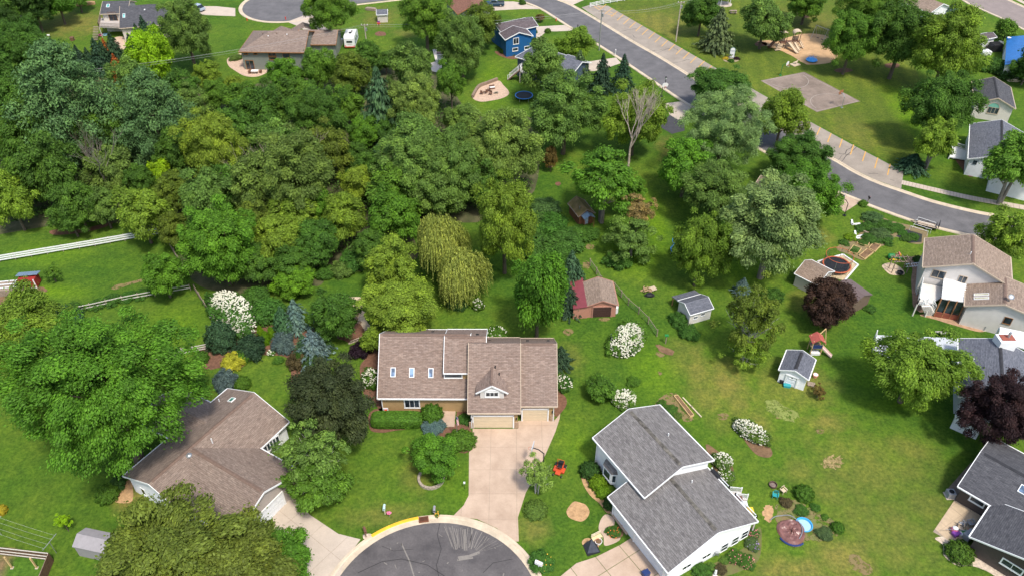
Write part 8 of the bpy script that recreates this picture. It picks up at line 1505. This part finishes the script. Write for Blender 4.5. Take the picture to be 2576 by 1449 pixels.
def yard_feature():
    misc('black_grotto', 1488, 1380, 'black peaked water-garden shell in the chip bed by the drive', 'ornament', [('shell', M('black slate shell', (.045, .05, .065), .45, .3, 3), lambda m: (m.face([(-.7, -.5, .02), (.7, -.7, .02), (.1, .4, 1.3)]), m.face([(.7, -.7, .02), (.6, .6, .02), (.1, .4, 1.3)]), m.face([(.6, .6, .02), (-.6, .8, .02), (.1, .4, 1.3)]), m.face([(-.6, .8, .02), (-.7, -.5, .02), (.1, .4, 1.3)]))), ('base', BLACK, lambda m: m.box((0, 0, .05), (1.5, 1.4, .1)))], rz=.3)
    misc('garden_bench', 1501, 1356, 'cream metal bench beside the black grotto', 'bench', [('seat', M('cream metal', (.66, .56, .32), .5), lambda m: m.box((0, 0, .42), (1.2, .45, .05))), ('backrest', bpy.data.materials['cream post'], lambda m: [m.bar((-.6, .25, z), (.6, .25, z), .05, .06) for z in (.55, .75, .95)]), ('leg', bpy.data.materials['cream post'], lambda m: [m.box((a*.55, b*.18, .2), (.06, .06, .4)) for a in (-1, 1) for b in (-1, 1)])], rz=.5)
    misc('flower_tub', 1505, 1365, 'white round tub planter beside the cream bench', 'planter', [('tub', M('white rim', (.75, .7, .66), .6), lambda m: m.lathe([(.32, 0), (.42, .4), (.36, .4), (.33, .3)], (0, 0, 0), 16)), ('soil', SOIL, lambda m: m.lathe([(.35, .32), (.01, .34)], (0, 0, 0), 14)), ('handle', RED, lambda m: m.tube([(-.42, 0, .4), (-.3, 0, .75), (.0, 0, .85)], .03, 6))])
    misc('garden_pot', 1567, 1321, 'red gnome-like pot at the white porch railing', 'pot', [('pot', RED, lambda m: m.lathe([(.14, 0), (.2, .3), (.05, .45)], (0, 0, 0), 12)), ('rim', WHITE_PL, lambda m: m.lathe([(.2, .3), (.22, .34), (.16, .36)], (0, 0, 0), 12))])
    misc('lawn_statue', 1798, 1446, 'white stone statue at the foot of the gable bed', 'statue', [('figure', W_PAINT, lambda m: m.lathe([(.2, 0), (.2, .1), (.12, .15), (.16, .5), (.1, .75), (.12, .9), (.02, 1.02)], (0, 0, 0), 12)), ('plinth', STONE, lambda m: m.box((0, 0, .04), (.6, .6, .08)))])
    misc('gas_meter', 1800, 1400, 'grey gas meter on the white gable wall', 'meter', [('meter', METAL, lambda m: m.box((0, 0, .7), (.35, .25, .4))), ('pipe', METAL, lambda m: m.tube([(-.3, 0, 0), (-.3, 0, .6), (.3, 0, .6), (.3, 0, 0)], .03, 6))])
    misc('flower_pot', 1968, 952, 'salmon plastic pot by the white shed corner', 'pot', [('pot', M('salmon', (.7, .3, .22), .6), lambda m: m.lathe([(.2, 0), (.32, .4), (.28, .4)], (0, 0, 0), 12)), ('soil', SOIL, lambda m: m.lathe([(.27, .35), (.01, .36)], (0, 0, 0), 10))])
    misc('garden_tub', 2050, 948, 'salmon tub against the side of the white shed', 'tub', [('tub', bpy.data.materials['salmon'], lambda m: m.lathe([(.25, 0), (.36, .5), (.3, .5)], (0, 0, 0), 12)), ('lid', W_PAINT, lambda m: m.lathe([(.3, .5), (.01, .55)], (0, 0, 0), 12))])
    for i in range(8):
        p = g(882+i*4.7, 862-i*1.9); t = thing('stepping_stone', tuple(p), 'pale stepping stone in the curved row beside the smoke bush', 'stone', 'stepping stones'); mb = MB(); mb.box(p+Vector((0, 0, .07)), (.25, .75, .12), -.5); mb.build('slab', STONE, t)
    r = random.Random(6)
    for i in range(7): p = g(888+r.uniform(0, 22), 758+i*9); t = thing('boulder', tuple(p), 'brown boulder edging the pale stone path', 'boulder', 'boulders on the stone path'); mb = MB(); s = r.uniform(.25, .45); mb.lathe([(s*.8, 0), (s, s*.4), (s*.7, s*.8), (s*.1, s)], p, 8); mb.build('rock', BRICK, t)
yard_feature()
def far_yard():
    r = random.Random(12)
    for x, y, sz, m, lb in ((2470, 112, (3.5, 1.2, .8), W_PAINT, 'white boat hull in the cluttered yard'), (2478, 138, (2.4, 1.6, 1.0), W_PAINT, 'white trailer in the cluttered yard'), (2500, 128, (3.2, 2.0, 1.8), BLACK, 'dark canopy in the cluttered yard'), (2515, 115, (1.2, 1.2, 1.0), W_PAINT, 'white appliance in the cluttered yard'), (2485, 122, (2.0, .8, .5), WOOD_NEW, 'stack of pale lumber in the cluttered yard'), (2550, 205, (3.0, 1.0, .6), TAN_P, 'pale small boat below the dark hedge'), (925+8, 27, (3.0, .9, .7), WOOD, 'woodpile beside the little beige shed'), (215, 14, (5.0, 1.0, .8), M('log pile', (.4, .25, .13), .9, .4, 4), 'long woodpile at the belt edge')):
        misc('yard_clutter' if 'clutter' in lb else 'stored_item', x, y, lb, 'stored item', [('body', m, lambda mb, s=sz: loft(mb, [ringx(q*s[0]/2, s[1]*w, .05, s[2]*h, .06) for q, w, h in ((-1, .6, .7), (-.7, 1, 1), (.7, 1, 1), (1, .7, .8))])), ('skid', BLACK, lambda mb, s=sz: mb.box((0, 0, .03), (s[0]*.7, s[1]*.6, .06)))], rz=r.uniform(-.5, .5))
    q = [Vector((v.x, v.y, 0)) for v in P([(2388, 395), (2434, 403), (2434, 380), (2392, 368)], .5)]; t = thing('porch_platform', tuple(q[0]), 'white wooden platform with railings beside the white slate-roofed house', 'deck'); deck(t, q, .5, W_PAINT, legs=True); railing(t, [q[3], q[2]], (.5, .5), sp=.2); railing(t, [q[0], q[3]], (.5, .5), sp=.2)
    p = g(945+5, 62); misc('ride_on_toy', 953, 64, 'colourful child play seat on the upper lawn', 'toy', [('seat', ORANGE, lambda m: m.box((0, 0, .4), (.7, .5, .3))), ('legs', WHITE_PL, lambda m: [m.box((a*.3, b*.2, .15), (.06, .06, .3)) for a in (-1, 1) for b in (-1, 1)]), ('hood', PURPLE_P, lambda m: m.box((0, .2, .75), (.6, .1, .4)))])
    misc('toy_raft', 254, 91, 'pink and blue inflatable below the raised deck', 'toy', [('ring', PINK_P, lambda m: m.lathe([(.4, .05), (.6, .15), (.6, .35), (.4, .3)], (0, 0, 0), 14)), ('float', paint('light float', (.4, .7, .8)), lambda m: m.lathe([(.4, .05), (.6, .15), (.6, .35), (.4, .3)], (1.0, .2, 0), 14))])
    misc('patio_set', 642, 186, 'white patio table with dark chairs on the gravel', 'table', [('top', W_PAINT, lambda m: m.box((0, 0, .72), (1.5, 1.0, .05))), ('leg', W_PAINT, lambda m: m.cyl((0, 0, 0), .08, .72, 8)), ('bench', BROWN_P, lambda m: (m.box((-1.2, .2, .4), (.5, .9, .5)), m.box((1.2, .3, .4), (.5, .7, .5))))])
    misc('picnic_table', 1804+40, 35, 'small picnic table on the park lawn', 'table', [('top', WOOD, lambda m: m.box((0, 0, .75), (1.8, .8, .06))), ('bench', WOOD, lambda m: [m.box((0, s*.75, .45), (1.8, .25, .06)) for s in (-1, 1)]), ('leg', WOOD, lambda m: [m.box((s*.6, 0, .36), (.08, 1.3, .72)) for s in (-1, 1)])])
far_yard()
misc('park_shelter', 1822, 12, 'small white gazebo with tan roof beyond the park spruce', 'gazebo', [('roof', TAN_P, lambda m: m.lathe([(2.2, 2.4), (.1, 3.6)], (0, 0, 0), 8)), ('post', W_PAINT, lambda m: [m.box((1.7*math.cos(i*1.57+.78), 1.7*math.sin(i*1.57+.78), 1.25), (.12, .12, 2.5)) for i in range(4)]), ('floor', CONC, lambda m: m.cyl((0, 0, 0), 2.1, .08, 8))])
